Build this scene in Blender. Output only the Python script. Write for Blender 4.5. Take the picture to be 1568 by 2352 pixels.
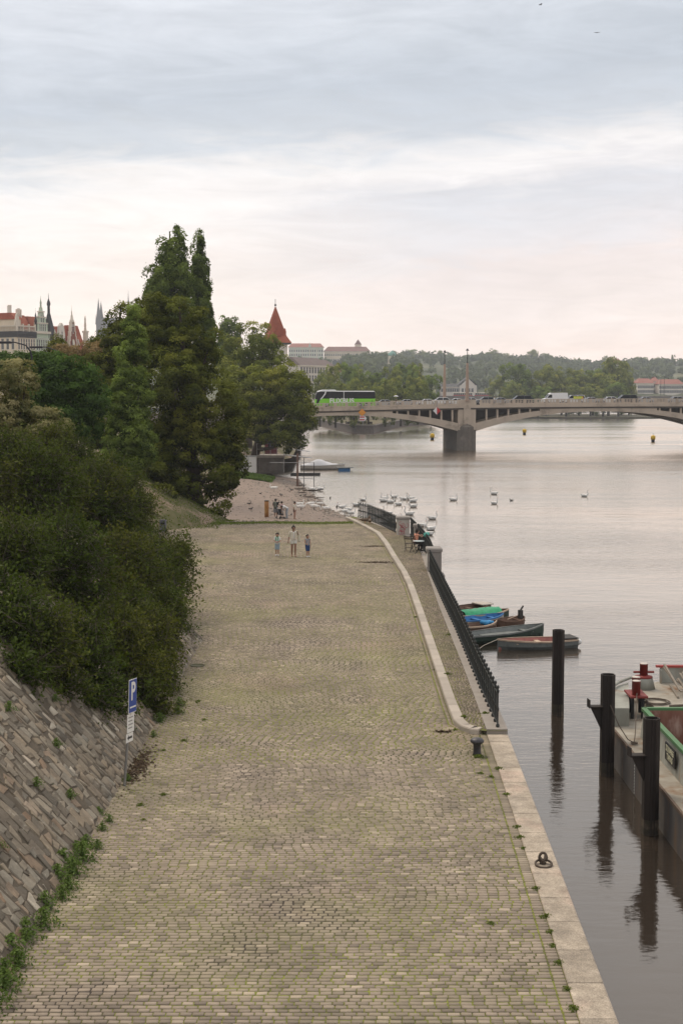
import bpy, bmesh, math, random
import numpy as np
from mathutils import Vector, Matrix

for o in list(bpy.data.objects):
    bpy.data.objects.remove(o)
SC = bpy.context.scene
COL = SC.collection
R = math.radians

# ------------------------------------------------------------------ camera
cam_data = bpy.data.cameras.new("camera")
cam_data.sensor_fit = 'VERTICAL'
cam_data.sensor_height = 36.0
cam_data.lens = 50.0
cam_data.clip_start = 0.1
cam_data.clip_end = 9000.0
CAM = bpy.data.objects.new("camera", cam_data)
COL.objects.link(CAM)
CAM.location = (0, 0, 9.0)
CAM.rotation_euler = (R(90 - 4.74), 0, 0)
SC.camera = CAM

# ------------------------------------------------------------------ render settings
SC.view_settings.view_transform = 'Standard'
SC.view_settings.look = 'None'
SC.view_settings.exposure = 0.42
SC.view_settings.gamma = 1.0
SC.render.engine = 'CYCLES'
SC.cycles.use_denoising = True
SC.cycles.max_bounces = 6
SC.cycles.diffuse_bounces = 3
SC.cycles.glossy_bounces = 3
SC.cycles.transmission_bounces = 3
SC.cycles.transparent_max_bounces = 6
SC.cycles.volume_bounces = 0
SC.cycles.sample_clamp_indirect = 4.0
SC.cycles.caustics_reflective = False
SC.cycles.caustics_refractive = False


def nd(t, typ, ins=None, **pr):
    n = t.nodes.new(typ)
    for k, v in pr.items():
        setattr(n, k, v)
    for k, v in (ins or {}).items():
        s = n.inputs[k]
        if isinstance(v, bpy.types.NodeSocket):
            t.links.new(v, s)
        else:
            if isinstance(v, (tuple, list)) and len(v) == 3 and s.type == 'RGBA':
                v = (*v, 1)
            s.default_value = v
    return n


def mixc(t, fac, a, b, mode='MIX'):
    n = nd(t, 'ShaderNodeMix', {0: fac, 6: a, 7: b}, data_type='RGBA', blend_type=mode)
    return n.outputs[2]


def math_(t, op, a, b=0.0, c=None, clamp=False):
    ins = {0: a, 1: b}
    if c is not None:
        ins[2] = c
    return nd(t, 'ShaderNodeMath', ins, operation=op, use_clamp=clamp).outputs[0]


def ramp(t, fac, stops, interp='LINEAR'):
    n = nd(t, 'ShaderNodeValToRGB', {0: fac})
    n.color_ramp.interpolation = interp
    el = n.color_ramp.elements
    while len(el) < len(stops):
        el.new(0.5)
    for e, (p, c) in zip(el, stops):
        e.position = p
        e.color = (*c, 1) if len(c) == 3 else c
    return n.outputs[0]


def noise(t, vec, scale, detail=4, rough=.55, dist=0.0):
    return nd(t, 'ShaderNodeTexNoise', {'Vector': vec, 'Scale': scale, 'Detail': detail, 'Roughness': rough, 'Distortion': dist}).outputs[0]


def vscale(t, vec, s):
    return nd(t, 'ShaderNodeVectorMath', {0: vec, 1: s}, operation='MULTIPLY').outputs[0]


# ------------------------------------------------------------------ world: pale broken overcast
SUN_AZ, SUN_EL = -32.0, 52.0        # degrees: a veiled sun ahead and to the left
W = bpy.data.worlds.new("World")
SC.world = W
W.use_nodes = True
t = W.node_tree
t.nodes.clear()
sky = nd(t, 'ShaderNodeTexSky', sky_type='NISHITA', sun_disc=False, sun_elevation=R(SUN_EL), sun_rotation=R(SUN_AZ))
tc = nd(t, 'ShaderNodeTexCoord')
dirv = tc.outputs['Generated']
sep = nd(t, 'ShaderNodeSeparateXYZ', {0: dirv})
dx, dy, dz = sep.outputs
# cloud layers: sloped bands broken up by noise stretched along the horizon
st = vscale(t, dirv, (1.6, 1.6, 11.0))
n1 = noise(t, st, 2.2, 6, .55, .6)
n2 = noise(t, vscale(t, dirv, (5., 5., 26.)), 2.0, 8, .6, 1.0)
n3 = noise(t, vscale(t, dirv, (9., 9., 20.)), 3.0, 8, .62, .8)
s = math_(t, 'ADD', math_(t, 'SUBTRACT', dz, math_(t, 'MULTIPLY', dx, 0.085)), .027)
s = math_(t, 'ADD', s, math_(t, 'MULTIPLY', math_(t, 'SUBTRACT', n1, .5), .05))
s = math_(t, 'ADD', s, math_(t, 'MULTIPLY', math_(t, 'SUBTRACT', n2, .5), .052))
s = math_(t, 'ADD', s, math_(t, 'MULTIPLY', math_(t, 'SUBTRACT', n3, .5), .012))
s3 = math_(t, 'MULTIPLY', s, 2.0, clamp=True)
bands = ramp(t, s3, [
    (0.0, (.98, .80, .70)), (.05, (.98, .81, .73)), (.14, (.90, .785, .735)), (.205, (.83, .73, .70)),
    (.235, (.745, .70, .705)), (.30, (.655, .65, .68)), (.335, (.745, .715, .715)), (.358, (.80, .765, .75)),
    (.405, (.52, .545, .585)), (.46, (.465, .50, .55)), (.53, (.52, .55, .595)), (.60, (.605, .625, .665)), (1.0, (.74, .725, .72))])
# the lower grey layer thins out towards the left
lit = ramp(t, s3, [(0.0, (1.06, .88, .76)), (.12, (1.04, .89, .79)), (.26, (.93, .82, .75)), (.325, (.90, .835, .79)),
                   (.365, (.83, .795, .775)), (.405, (.535, .56, .595)), (.46, (.47, .505, .555)), (.6, (.605, .625, .665)), (1.0, (.74, .725, .72))])
lf = math_(t, 'MULTIPLY_ADD', dx, -4.5, math_(t, 'MULTIPLY_ADD', n1, .8, -.05), clamp=True)
cl = mixc(t, lf, bands, lit)
n4 = noise(t, vscale(t, dirv, (7., 7., 34.)), 1.6, 9, .66, 1.4)
br = math_(t, 'ADD', math_(t, 'MULTIPLY_ADD', n2, .30, .70), math_(t, 'MULTIPLY', n4, .30))
cl = mixc(t, 1.0, cl, nd(t, 'ShaderNodeCombineColor', {0: br, 1: br, 2: br}).outputs[0], 'MULTIPLY')
bg1 = nd(t, 'ShaderNodeBackground', {0: sky.outputs[0], 1: 0.10})
bg2 = nd(t, 'ShaderNodeBackground', {0: cl, 1: 1.0})
mx = nd(t, 'ShaderNodeMixShader', {0: .94, 1: bg1.outputs[0], 2: bg2.outputs[0]})
nd(t, 'ShaderNodeOutputWorld', {0: mx.outputs[0]})

# ------------------------------------------------------------------ sun (veiled)
sd = bpy.data.lights.new("sun", 'SUN')
sd.energy = 1.5
sd.angle = R(25)
sd.color = (1.0, .86, .68)
SUN = bpy.data.objects.new("sun", sd)
COL.objects.link(SUN)
_d = Vector((math.sin(R(SUN_AZ)) * math.cos(R(SUN_EL)), math.cos(R(SUN_AZ)) * math.cos(R(SUN_EL)), math.sin(R(SUN_EL))))
SUN.rotation_euler = (-_d).to_track_quat('-Z', 'Y').to_euler()
SUN.location = (0, 0, 60)

# ================================================================== helpers
FPX = 50 / 36 * 2352.0
_p = R(4.74)


def at(x, y, Y):
    """point of the place seen at (x, y) of a 1568 x 2352 view, Y metres ahead"""
    u = -(y - 1176) / FPX
    d = ((x - 784) / FPX, math.cos(_p) + math.sin(_p) * u, -math.sin(_p) + math.cos(_p) * u)
    k = Y / d[1]
    return Vector((d[0] * k, Y, 9 + d[2] * k))


def px(n, Y):
    return n / FPX * Y


MATS = {}


def pm(name, c1, c2=None, scale=2.0, rough=.8, bump=0., bscale=30., metal=0., tint=0., src='attr', spec=.3, stretch=None, detail=6, c3=None, c3s=.4, c3t=.6, local=False):
    """procedural surface: two tones of noise, a third patchy tone, per-piece tint, fine relief"""
    m = bpy.data.materials.new(name)
    m.use_nodes = True
    t = m.node_tree
    b = t.nodes['Principled BSDF']
    if local:
        pos = nd(t, 'ShaderNodeTexCoord').outputs['Object']
    else:
        pos = nd(t, 'ShaderNodeNewGeometry').outputs['Position']
    if stretch:
        pos = vscale(t, pos, stretch)
    c2 = c2 or tuple(x * .75 for x in c1)
    f = noise(t, pos, scale, detail, .6)
    f = math_(t, 'MULTIPLY_ADD', f, 2.2, -.6, clamp=True)
    c = mixc(t, f, (*c1, 1), (*c2, 1))
    if c3:
        g = noise(t, pos, c3s, 5, .6)
        g = math_(t, 'MULTIPLY', math_(t, 'SUBTRACT', g, c3t), 6.0, clamp=True)
        c = mixc(t, g, c, (*c3, 1))
    if tint:
        if src == 'attr':
            r = nd(t, 'ShaderNodeAttribute', attribute_name='tint').outputs['Fac']
        else:
            r = nd(t, 'ShaderNodeObjectInfo').outputs['Random']
        v = math_(t, 'MULTIPLY_ADD', r, 2 * tint, 1 - tint)
        c = nd(t, 'ShaderNodeHueSaturation', {'Value': v, 'Color': c}).outputs[0]
    t.links.new(c, b.inputs['Base Color'])
    b.inputs['Roughness'].default_value = rough
    b.inputs['Metallic'].default_value = metal
    b.inputs['Specular IOR Level'].default_value = spec
    if bump:
        h = noise(t, pos, bscale, 5, .65)
        bn = nd(t, 'ShaderNodeBump', {'Height': h, 'Strength': min(1, bump), 'Distance': .02})
        t.links.new(bn.outputs[0], b.inputs['Normal'])
    MATS[name] = m
    return m


class MB:
    """collects boxes, tubes, lathes and prisms into one mesh"""

    def __init__(self):
        self.v, self.f, self.m, self.s = [], [], [], []
        self.T = Matrix.Identity(4)

    def add(self, vs, fs, mi=0, smooth=False):
        b = len(self.v)
        T = self.T
        self.v += [tuple(T @ Vector(p)) for p in vs]
        self.f += [tuple(b + i for i in f) for f in fs]
        self.m += [mi] * len(fs)
        self.s += [smooth] * len(fs)
        return self

    def box(self, x0, x1, y0, y1, z0, z1, mi=0):
        vs = [(x0, y0, z0), (x1, y0, z0), (x1, y1, z0), (x0, y1, z0), (x0, y0, z1), (x1, y0, z1), (x1, y1, z1), (x0, y1, z1)]
        return self.add(vs, [(0, 3, 2, 1), (4, 5, 6, 7), (0, 1, 5, 4), (1, 2, 6, 5), (2, 3, 7, 6), (3, 0, 4, 7)], mi)

    def cbox(self, x0, x1, y0, y1, z0, z1, c=.02, mi=0):
        """box with chamfered top edges"""
        vs = [(x0, y0, z0), (x1, y0, z0), (x1, y1, z0), (x0, y1, z0), (x0, y0, z1 - c), (x1, y0, z1 - c), (x1, y1, z1 - c), (x0, y1, z1 - c),
              (x0 + c, y0 + c, z1), (x1 - c, y0 + c, z1), (x1 - c, y1 - c, z1), (x0 + c, y1 - c, z1)]
        return self.add(vs, [(0, 3, 2, 1), (0, 1, 5, 4), (1, 2, 6, 5), (2, 3, 7, 6), (3, 0, 4, 7), (4, 5, 9, 8), (5, 6, 10, 9), (6, 7, 11, 10), (7, 4, 8, 11), (8, 9, 10, 11)], mi)

    def bar(self, a, b, w, h=None, mi=0):
        """square bar from a to b"""
        a, b = Vector(a), Vector(b)
        h = h or w
        d = (b - a).normalized()
        up = Vector((0, 0, 1)) if abs(d.z) < .95 else Vector((0, 1, 0))
        r = d.cross(up).normalized()
        u = r.cross(d)
        vs = []
        for q in (a, b):
            for i, j in ((-1, -1), (1, -1), (1, 1), (-1, 1)):
                vs.append(q + r * (i * w / 2) + u * (j * h / 2))
        return self.add(vs, [(3, 2, 1, 0), (4, 5, 6, 7), (0, 1, 5, 4), (1, 2, 6, 5), (2, 3, 7, 6), (3, 0, 4, 7)], mi)

    def tube(self, pts, rad, n=6, mi=0, smooth=True, cap=True, flat=1.0):
        pts = [Vector(p) for p in pts]
        if not isinstance(rad, (list, tuple)):
            rad = [rad] * len(pts)
        vs, fs = [], []
        ref = Vector((.31, .17, .93))
        for i, p in enumerate(pts):
            d = (pts[min(i + 1, len(pts) - 1)] - pts[max(i - 1, 0)]).normalized()
            if abs(d.dot(ref)) > .95:
                ref = Vector((.9, .3, .1))
            r = d.cross(ref).normalized()
            u = r.cross(d)
            for k in range(n):
                a = 2 * math.pi * k / n
                vs.append(p + r * math.cos(a) * rad[i] + u * math.sin(a) * rad[i] * flat)
        for i in range(len(pts) - 1):
            for k in range(n):
                fs.append((i * n + k, i * n + (k + 1) % n, (i + 1) * n + (k + 1) % n, (i + 1) * n + k))
        self.add(vs, fs, mi, smooth)
        if cap:
            self.add([vs[k] for k in range(n)][::-1], [tuple(range(n))], mi)
            self.add([vs[(len(pts) - 1) * n + k] for k in range(n)], [tuple(range(n))], mi)
        return self

    def lathe(self, prof, n=12, c=(0, 0, 0), mi=0, smooth=True):
        vs, fs = [], []
        for r, z in prof:
            for k in range(n):
                a = 2 * math.pi * k / n
                vs.append((c[0] + r * math.cos(a), c[1] + r * math.sin(a), c[2] + z))
        for i in range(len(prof) - 1):
            for k in range(n):
                fs.append((i * n + k, i * n + (k + 1) % n, (i + 1) * n + (k + 1) % n, (i + 1) * n + k))
        fs.append(tuple(range(n))[::-1])
        fs.append(tuple((len(prof) - 1) * n + k for k in range(n)))
        return self.add(vs, fs, mi, smooth)

    def prism(self, poly, y0, y1, mi=0):
        """polygon in x,z extruded along y (poly counter-clockwise seen from -y)"""
        n = len(poly)
        vs = [(x, y0, z) for x, z in poly] + [(x, y1, z) for x, z in poly]
        fs = [tuple(range(n)), tuple(range(2 * n - 1, n - 1, -1))]
        fs += [(i, i + n, (i + 1) % n + n, (i + 1) % n) for i in range(n)]
        return self.add(vs, fs, mi)

    def zprism(self, poly, z0, z1, mi=0):
        """polygon in x,y (counter-clockwise) extruded upwards"""
        n = len(poly)
        vs = [(x, y, z0) for x, y in poly] + [(x, y, z1) for x, y in poly]
        fs = [tuple(range(n))[::-1], tuple(range(n, 2 * n))]
        fs += [(i, (i + 1) % n, (i + 1) % n + n, i + n) for i in range(n)]
        return self.add(vs, fs, mi)

    def sphere(self, c, r, n=8, mi=0, sq=(1, 1, 1)):
        rings = max(3, n // 2)
        prof = [(max(1e-4, r * math.sin(math.pi * i / rings)), -r * math.cos(math.pi * i / rings)) for i in range(rings + 1)]
        vs, fs = [], []
        for rr, z in prof:
            for k in range(n):
                a = 2 * math.pi * k / n
                vs.append((c[0] + rr * math.cos(a) * sq[0], c[1] + rr * math.sin(a) * sq[1], c[2] + z * sq[2]))
        for i in range(rings):
            for k in range(n):
                fs.append((i * n + k, i * n + (k + 1) % n, (i + 1) * n + (k + 1) % n, (i + 1) * n + k))
        return self.add(vs, fs, mi, True)

    def mesh(self, name, mats):
        me = bpy.data.meshes.new(name)
        me.from_pydata(self.v, [], self.f)
        for m in (mats if isinstance(mats, (list, tuple)) else [mats]):
            me.materials.append(m)
        me.polygons.foreach_set('material_index', self.m)
        me.polygons.foreach_set('use_smooth', self.s)
        me.update()
        return me

    def build(self, name, mats, parent=None):
        return put(name, self.mesh(name, mats), parent)


def put(name, me, parent=None):
    o = bpy.data.objects.new(name, me)
    COL.objects.link(o)
    if parent:
        o.parent = parent
    return o


def tag(o, label=None, cat=None, group=None, kind=None):
    if label:
        o['label'] = label
    if cat:
        o['category'] = cat
    if group:
        o['group'] = group
    if kind:
        o['kind'] = kind
    return o


def thing(name, label, cat, loc=(0, 0, 0), rz=0., group=None, sc=1.0):
    o = bpy.data.objects.new(name, None)
    COL.objects.link(o)
    o.empty_display_size = .2
    o.location = loc
    o.rotation_euler = (0, 0, rz)
    o.scale = (sc, sc, sc) if not isinstance(sc, tuple) else sc
    return tag(o, label, cat, group)


KIDS = {}


def copy_tree(o, loc=None, rz=None, label=None, sc=None, parent=None, group=None):
    c = o.copy()
    COL.objects.link(c)
    if parent:
        c.parent = parent
    if loc is not None:
        c.location = loc
    if rz is not None:
        c.rotation_euler = (0, 0, rz)
    if sc is not None:
        c.scale = (sc, sc, sc) if not isinstance(sc, tuple) else sc
    if label:
        c['label'] = label
    if group:
        c['group'] = group
    if o.name not in KIDS:
        KIDS[o.name] = [k for k in o.children]
    for k in KIDS[o.name]:
        copy_tree(k, parent=c)
    return c


def np_mesh(name, V, F, mats, tint=None, smooth=False):
    """V (n,3); F (m,4) quads; optional one tint value per face"""
    me = bpy.data.meshes.new(name)
    V = np.asarray(V, np.float32)
    F = np.asarray(F, np.int32)
    k = F.shape[1]
    me.vertices.add(len(V))
    me.vertices.foreach_set('co', V.ravel())
    me.loops.add(F.size)
    me.loops.foreach_set('vertex_index', F.ravel())
    me.polygons.add(len(F))
    me.polygons.foreach_set('loop_start', np.arange(0, F.size, k, dtype=np.int32))
    try:
        me.polygons.foreach_set('loop_total', np.full(len(F), k, np.int32))
    except Exception:
        pass
    for m in (mats if isinstance(mats, (list, tuple)) else [mats]):
        me.materials.append(m)
    me.update(calc_edges=True)
    if smooth:
        me.polygons.foreach_set('use_smooth', np.ones(len(F), bool))
    if tint is not None:
        a = me.attributes.new('tint', 'FLOAT', 'FACE')
        a.data.foreach_set('value', np.asarray(tint, np.float32))
    return me


def interp(v, xs, ys):
    return float(np.interp(v, xs, ys))
# ================================================================== surfaces of the place
WATER_Z = -3.3


def water_material():
    m = bpy.data.materials.new("river_water")
    m.use_nodes = True
    t = m.node_tree
    t.nodes.clear()
    pos = nd(t, 'ShaderNodeNewGeometry').outputs['Position']
    # long low swell, small ripples and patches of ruffled and smooth water
    w1 = noise(t, vscale(t, pos, (.22, .55, 1)), 1.0, 3, .5, .4)
    w2 = noise(t, vscale(t, pos, (.9, 2.2, 1)), 1.6, 4, .55, .3)
    w3 = noise(t, vscale(t, pos, (3.2, 5.5, 1)), 2.2, 3, .5)
    patch = noise(t, vscale(t, pos, (.012, .035, 1)), 1.0, 4, .55, .8)
    patch = math_(t, 'MULTIPLY_ADD', patch, 4.0, -1.5, clamp=True)
    h = math_(t, 'MULTIPLY', w1, .55)
    h = math_(t, 'ADD', h, math_(t, 'MULTIPLY', w2, math_(t, 'MULTIPLY_ADD', patch, .34, .05)))
    h = math_(t, 'ADD', h, math_(t, 'MULTIPLY', w3, math_(t, 'MULTIPLY_ADD', patch, .06, .022)))
    bp = nd(t, 'ShaderNodeBump', {'Height': h, 'Strength': .5, 'Distance': nd(t, 'ShaderNodeMapRange', {0: nd(t, 'ShaderNodeSeparateXYZ', {0: pos}).outputs[1], 1: 60., 2: 220., 3: .085, 4: .16}).outputs[0]}).outputs[0]
    yy = nd(t, 'ShaderNodeSeparateXYZ', {0: pos}).outputs[1]
    # open river normals tilted towards the quay, shaped to mirror higher, brighter sky
    lean = nd(t, 'ShaderNodeMapRange', {0: yy, 1: 70., 2: 260., 3: 0., 4: -.045}).outputs[0]
    lean = math_(t, 'MULTIPLY', lean, math_(t, 'MULTIPLY_ADD', patch, 1.45, .16))
    bp = nd(t, 'ShaderNodeVectorMath', {0: nd(t, 'ShaderNodeVectorMath', {0: bp, 1: nd(t, 'ShaderNodeCombineXYZ', {1: lean}).outputs[0]}, operation='ADD').outputs[0]}, operation='NORMALIZE').outputs[0]
    # the open river is ruffled by wind, the basin by the quay lies sheltered
    wind = nd(t, 'ShaderNodeMapRange', {0: yy, 1: 55., 2: 240., 3: .05, 4: .17}, interpolation_type='SMOOTHSTEP').outputs[0]
    body = nd(t, 'ShaderNodeBsdfDiffuse', {0: (.040, .031, .024, 1), 'Normal': bp})
    gl = nd(t, 'ShaderNodeBsdfGlossy', {0: (1.0, .91, .81, 1), 'Roughness': wind, 'Normal': bp})
    fr = nd(t, 'ShaderNodeFresnel', {'IOR': 1.42, 'Normal': bp})
    fr = math_(t, 'MINIMUM', math_(t, 'MULTIPLY_ADD', fr.outputs[0], 1.55, .05), .97)
    mx = nd(t, 'ShaderNodeMixShader', {0: fr, 1: body.outputs[0], 2: gl.outputs[0]})
    nd(t, 'ShaderNodeOutputMaterial', {0: mx.outputs[0]})
    return m


M_WATER = water_material()


def stone_material(name, src):
    """granite setts: grey-beige, each sett its own shade, mossy and rosy patches"""
    m = bpy.data.materials.new(name)
    m.use_nodes = True
    t = m.node_tree
    b = t.nodes['Principled BSDF']
    pos = nd(t, 'ShaderNodeNewGeometry').outputs['Position']
    if src == 'attr':
        r = nd(t, 'ShaderNodeAttribute', attribute_name='tint').outputs['Fac']
    else:
        r = nd(t, 'ShaderNodeObjectInfo').outputs['Random']
    c = ramp(t, r, [(0, (.195, .162, .130)), (.25, (.255, .213, .168)), (.5, (.295, .246, .194)), (.75, (.32, .266, .212)), (.93, (.355, .296, .235)), (1, (.43, .36, .285))])
    big = noise(t, pos, .16, 5, .6)
    moss = math_(t, 'MULTIPLY', math_(t, 'SUBTRACT', big, .47), 5.0, clamp=True)
    c = mixc(t, math_(t, 'MULTIPLY', moss, .36), c, (.235, .235, .095, 1))
    pink = noise(t, vscale(t, pos, (1, .7, 1)), .22, 4, .6)
    pk = math_(t, 'MULTIPLY', math_(t, 'SUBTRACT', pink, .56), 6.0, clamp=True)
    c = mixc(t, math_(t, 'MULTIPLY', pk, .45), c, (.40, .29, .235, 1))
    drk = noise(t, pos, .45, 6, .65)
    trk = noise(t, vscale(t, pos, (1.1, .07, 1)), 1.0, 4, .6)
    dk = math_(t, 'ADD', math_(t, 'MULTIPLY_ADD', drk, 1.15, .18), math_(t, 'MULTIPLY', trk, .5))
    c = nd(t, 'ShaderNodeHueSaturation', {'Value': math_(t, 'MINIMUM', dk, 1.2), 'Color': c}).outputs[0]
    sp = noise(t, pos, 70., 4, .7)
    c = mixc(t, .5, c, mixc(t, sp, (.10, .09, .08, 1), (.62, .58, .52, 1)), 'SOFT_LIGHT')
    t.links.new(c, b.inputs['Base Color'])
    b.inputs['Roughness'].default_value = .78
    b.inputs['Specular IOR Level'].default_value = .3
    bn = nd(t, 'ShaderNodeBump', {'Height': noise(t, pos, 45., 5, .7), 'Strength': .5, 'Distance': .012})
    t.links.new(bn.outputs[0], b.inputs['Normal'])
    return m


M_SETT = stone_material("granite_sett", 'attr')
M_SETT_O = stone_material("granite_sett_single", 'obj')

# joints: earth with moss in patches
m = bpy.data.materials.new("joint_earth")
m.use_nodes = True
t = m.node_tree
pos = nd(t, 'ShaderNodeNewGeometry').outputs['Position']
a = noise(t, pos, .35, 5, .65)
g = math_(t, 'MULTIPLY', math_(t, 'SUBTRACT', a, .35), 6.0, clamp=True)
fine = noise(t, pos, 9., 4, .6)
g = math_(t, 'MULTIPLY', g, math_(t, 'MULTIPLY_ADD', fine, 2.4, -.5, clamp=True))
c = mixc(t, g, (.038, .029, .021, 1), mixc(t, noise(t, pos, 3.), (.125, .16, .016, 1), (.28, .285, .034, 1)))
t.links.new(c, t.nodes['Principled BSDF'].inputs['Base Color'])
t.nodes['Principled BSDF'].inputs['Roughness'].default_value = .95
M_JOINT = m

M_COPING = pm("coping_granite", (.42, .37, .31), (.30, .26, .21), 2.5, .75, .5, 60., tint=.13, c3=(.40, .30, .25), c3s=.35, c3t=.52)
M_COPING_O = pm("coping_granite_single", (.42, .37, .31), (.30, .26, .21), 2.5, .75, .5, 60., tint=.13, src='obj', c3=(.40, .30, .25), c3s=.35, c3t=.52)
for _m in (M_COPING, M_COPING_O):
    _t = _m.node_tree
    _b = _t.nodes['Principled BSDF']
    _c = _b.inputs['Base Color'].links[0].from_socket
    _pos = nd(_t, 'ShaderNodeNewGeometry').outputs['Position']
    _sp = math_(_t, 'MULTIPLY_ADD', noise(_t, _pos, 38., 4, .75), 2.6, -.8, clamp=True)
    _st = math_(_t, 'MULTIPLY_ADD', noise(_t, _pos, 1.7, 6, .7), 1.7, .12)
    _c = mixc(_t, .75, _c, mixc(_t, _sp, (.22, .20, .18, 1), (.78, .74, .68, 1)), 'OVERLAY')
    _c = nd(_t, 'ShaderNodeHueSaturation', {'Value': _st, 'Color': _c}).outputs[0]
    _t.links.new(_c, _b.inputs['Base Color'])
M_QWALL = pm("quay_wall_stone", (.17, .15, .13), (.08, .07, .06), 1.2, .85, .6, 12.)
M_CONC = pm("concrete", (.33, .29, .25), (.25, .22, .19), 1.5, .85, .4, 40.)
M_GRASS = pm("grass_ground", (.075, .085, .026), (.15, .125, .07), 1.4, .95, .9, 8., c3=(.26, .19, .14), c3s=.5, c3t=.48)
M_EARTH = pm("earth", (.13, .105, .075), (.07, .07, .03), .8, .95, .6, 8.)
M_BEACH = pm("beach_shingle", (.27, .205, .165), (.19, .145, .115), 1.1, .9, .9, 6., c3=(.31, .25, .20), c3s=3.6, c3t=.56)
M_RAMP = pm("ramp_setts", (.32, .27, .22), (.24, .205, .165), 3., .85, .8, 5., c3=(.30, .30, .13), c3s=.3, c3t=.55)


def rubble_material(name, src):
    m = bpy.data.materials.new(name)
    m.use_nodes = True
    t = m.node_tree
    b = t.nodes['Principled BSDF']
    pos = nd(t, 'ShaderNodeNewGeometry').outputs['Position']
    r = nd(t, 'ShaderNodeAttribute', attribute_name='tint').outputs['Fac'] if src == 'attr' else nd(t, 'ShaderNodeObjectInfo').outputs['Random']
    c = ramp(t, r, [(0, (.10, .085, .064)), (.2, (.16, .135, .10)), (.4, (.21, .175, .128)), (.55, (.24, .19, .13)), (.7, (.215, .195, .155)), (.85, (.275, .235, .175)), (.95, (.21, .14, .088)), (1, (.44, .39, .31))])
    g = math_(t, 'MULTIPLY_ADD', noise(t, pos, 2.6, 6, .65), 1.5, .25)
    c = nd(t, 'ShaderNodeHueSaturation', {'Value': g, 'Color': c}).outputs[0]
    lich = math_(t, 'MULTIPLY', math_(t, 'SUBTRACT', noise(t, pos, 5., 5, .65), .6), 7.0, clamp=True)
    c = mixc(t, math_(t, 'MULTIPLY', lich, .6), c, (.50, .46, .38, 1))
    dirt = math_(t, 'MULTIPLY', math_(t, 'SUBTRACT', noise(t, pos, 1.1, 6, .7), .5), 5.0, clamp=True)
    c = mixc(t, math_(t, 'MULTIPLY', dirt, .65), c, (.11, .085, .062, 1))
    t.links.new(c, b.inputs['Base Color'])
    b.inputs['Roughness'].default_value = .9
    bn = nd(t, 'ShaderNodeBump', {'Height': noise(t, pos, 14., 6, .7), 'Strength': 1.0, 'Distance': .035})
    t.links.new(bn.outputs[0], b.inputs['Normal'])
    return m


M_WALLSTONE = rubble_material("rubble_stone", 'attr')
M_WALLSTONE_O = rubble_material("rubble_stone_single", 'obj')
M_MORTAR = pm("rubble_mortar", (.13, .105, .08), (.07, .058, .04), 2.5, .95, .8, 14.)

# ------------------------------------------------------------------ base ground and river
mb = MB()
mb.box(-3000, 3000, -200, 4200, -9, -7)
g_ = tag(mb.build('ground', M_EARTH), kind='structure')
mb = MB()
mb.add([(-60, -60, WATER_Z), (900, -60, WATER_Z), (900, 1500, WATER_Z), (-60, 1500, WATER_Z)], [(0, 1, 2, 3)])
tag(mb.build('river_water', M_WATER), kind='structure')

# ------------------------------------------------------------------ quay outline (metres, measured along the quay)
XR_Y = [10, 19.7, 29.7, 37.0, 37.3, 38.2, 41, 58, 66, 71, 77.6, 85.3, 91.2, 95.7, 99.8]
XR_X = [3.17, 3.42, 3.69, 3.86, 3.40, 3.05, 3.03, 3.08, 3.08, 3.0, 2.76, 2.52, 2.2, 1.52, .83]
XL_Y = [10, 51, 56, 62, 68, 90, 94, 97, 100]
XL_X = [-5.13, -5.13, -7.0, -11.2, -12.6, -12.3, -11.4, -9.5, -8.5]
xr = lambda y: interp(y, XR_Y, XR_X)
xl = lambda y: interp(y, XL_Y, XL_X)
QEND = 100.0


def kerb_edge(y):           # outer edge of the quay against the river
    return interp(y, [10, 19.7, 29.7, 37, 45, 60, 71, 79, 86, 90, 95.7, 102.3, 104], [3.72, 3.97, 4.23, 4.40, 4.52, 4.66, 4.85, 5.0, 4.95, 4.45, 3.1, 1.6, 1.2])


# pavement bed
ys = np.linspace(12, QEND, 120)
V, F = [], []
for i, y in enumerate(ys):
    V += [(xl(y) - .25, y, -.012), (kerb_edge(y) - .04, y, -.012)]
    if i:
        k = 2 * i
        F.append((k - 2, k - 1, k + 1, k))
PAVE = put('pavement', np_mesh('pavement', V, F, M_JOINT))
tag(PAVE, kind='structure')

rng = np.random.default_rng(7)
random.seed(7)


def sett_geo(cx, cy, w, d, rz, h, ch, V, F, T, tv, tx, ty, near):
    c, s_ = math.cos(rz), math.sin(rz)
    b = len(V)

    def p(x, y, z):
        V.append((cx + x * c - y * s_, cy + x * s_ + y * c, z + tx * x + ty * y))
    hw, hd = w / 2, d / 2
    jit = [(random.uniform(-.007, .007), random.uniform(-.007, .007)) for _ in range(4)]
    cor = [(-hw + jit[0][0], -hd + jit[0][1]), (hw + jit[1][0], -hd + jit[1][1]), (hw + jit[2][0], hd + jit[2][1]), (-hw + jit[3][0], hd + jit[3][1])]
    for x, y in cor:
        p(x, y, -.03)
    if near:
        for x, y in cor:
            p(x, y, h - ch)
    for x, y in cor:
        p(x - math.copysign(ch, x), y - math.copysign(ch, y), h)
    n0 = 0
    for k in range(2 if near else 1):
        for i in range(4):
            j = (i + 1) % 4
            F.append((b + 4 * k + i, b + 4 * k + j, b + 4 * k + 4 + j, b + 4 * k + 4 + i))
            n0 += 1
    q = b + (8 if near else 4)
    F.append((q, q + 1, q + 2, q + 3))
    T += [tv] * (n0 + 1)


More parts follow.
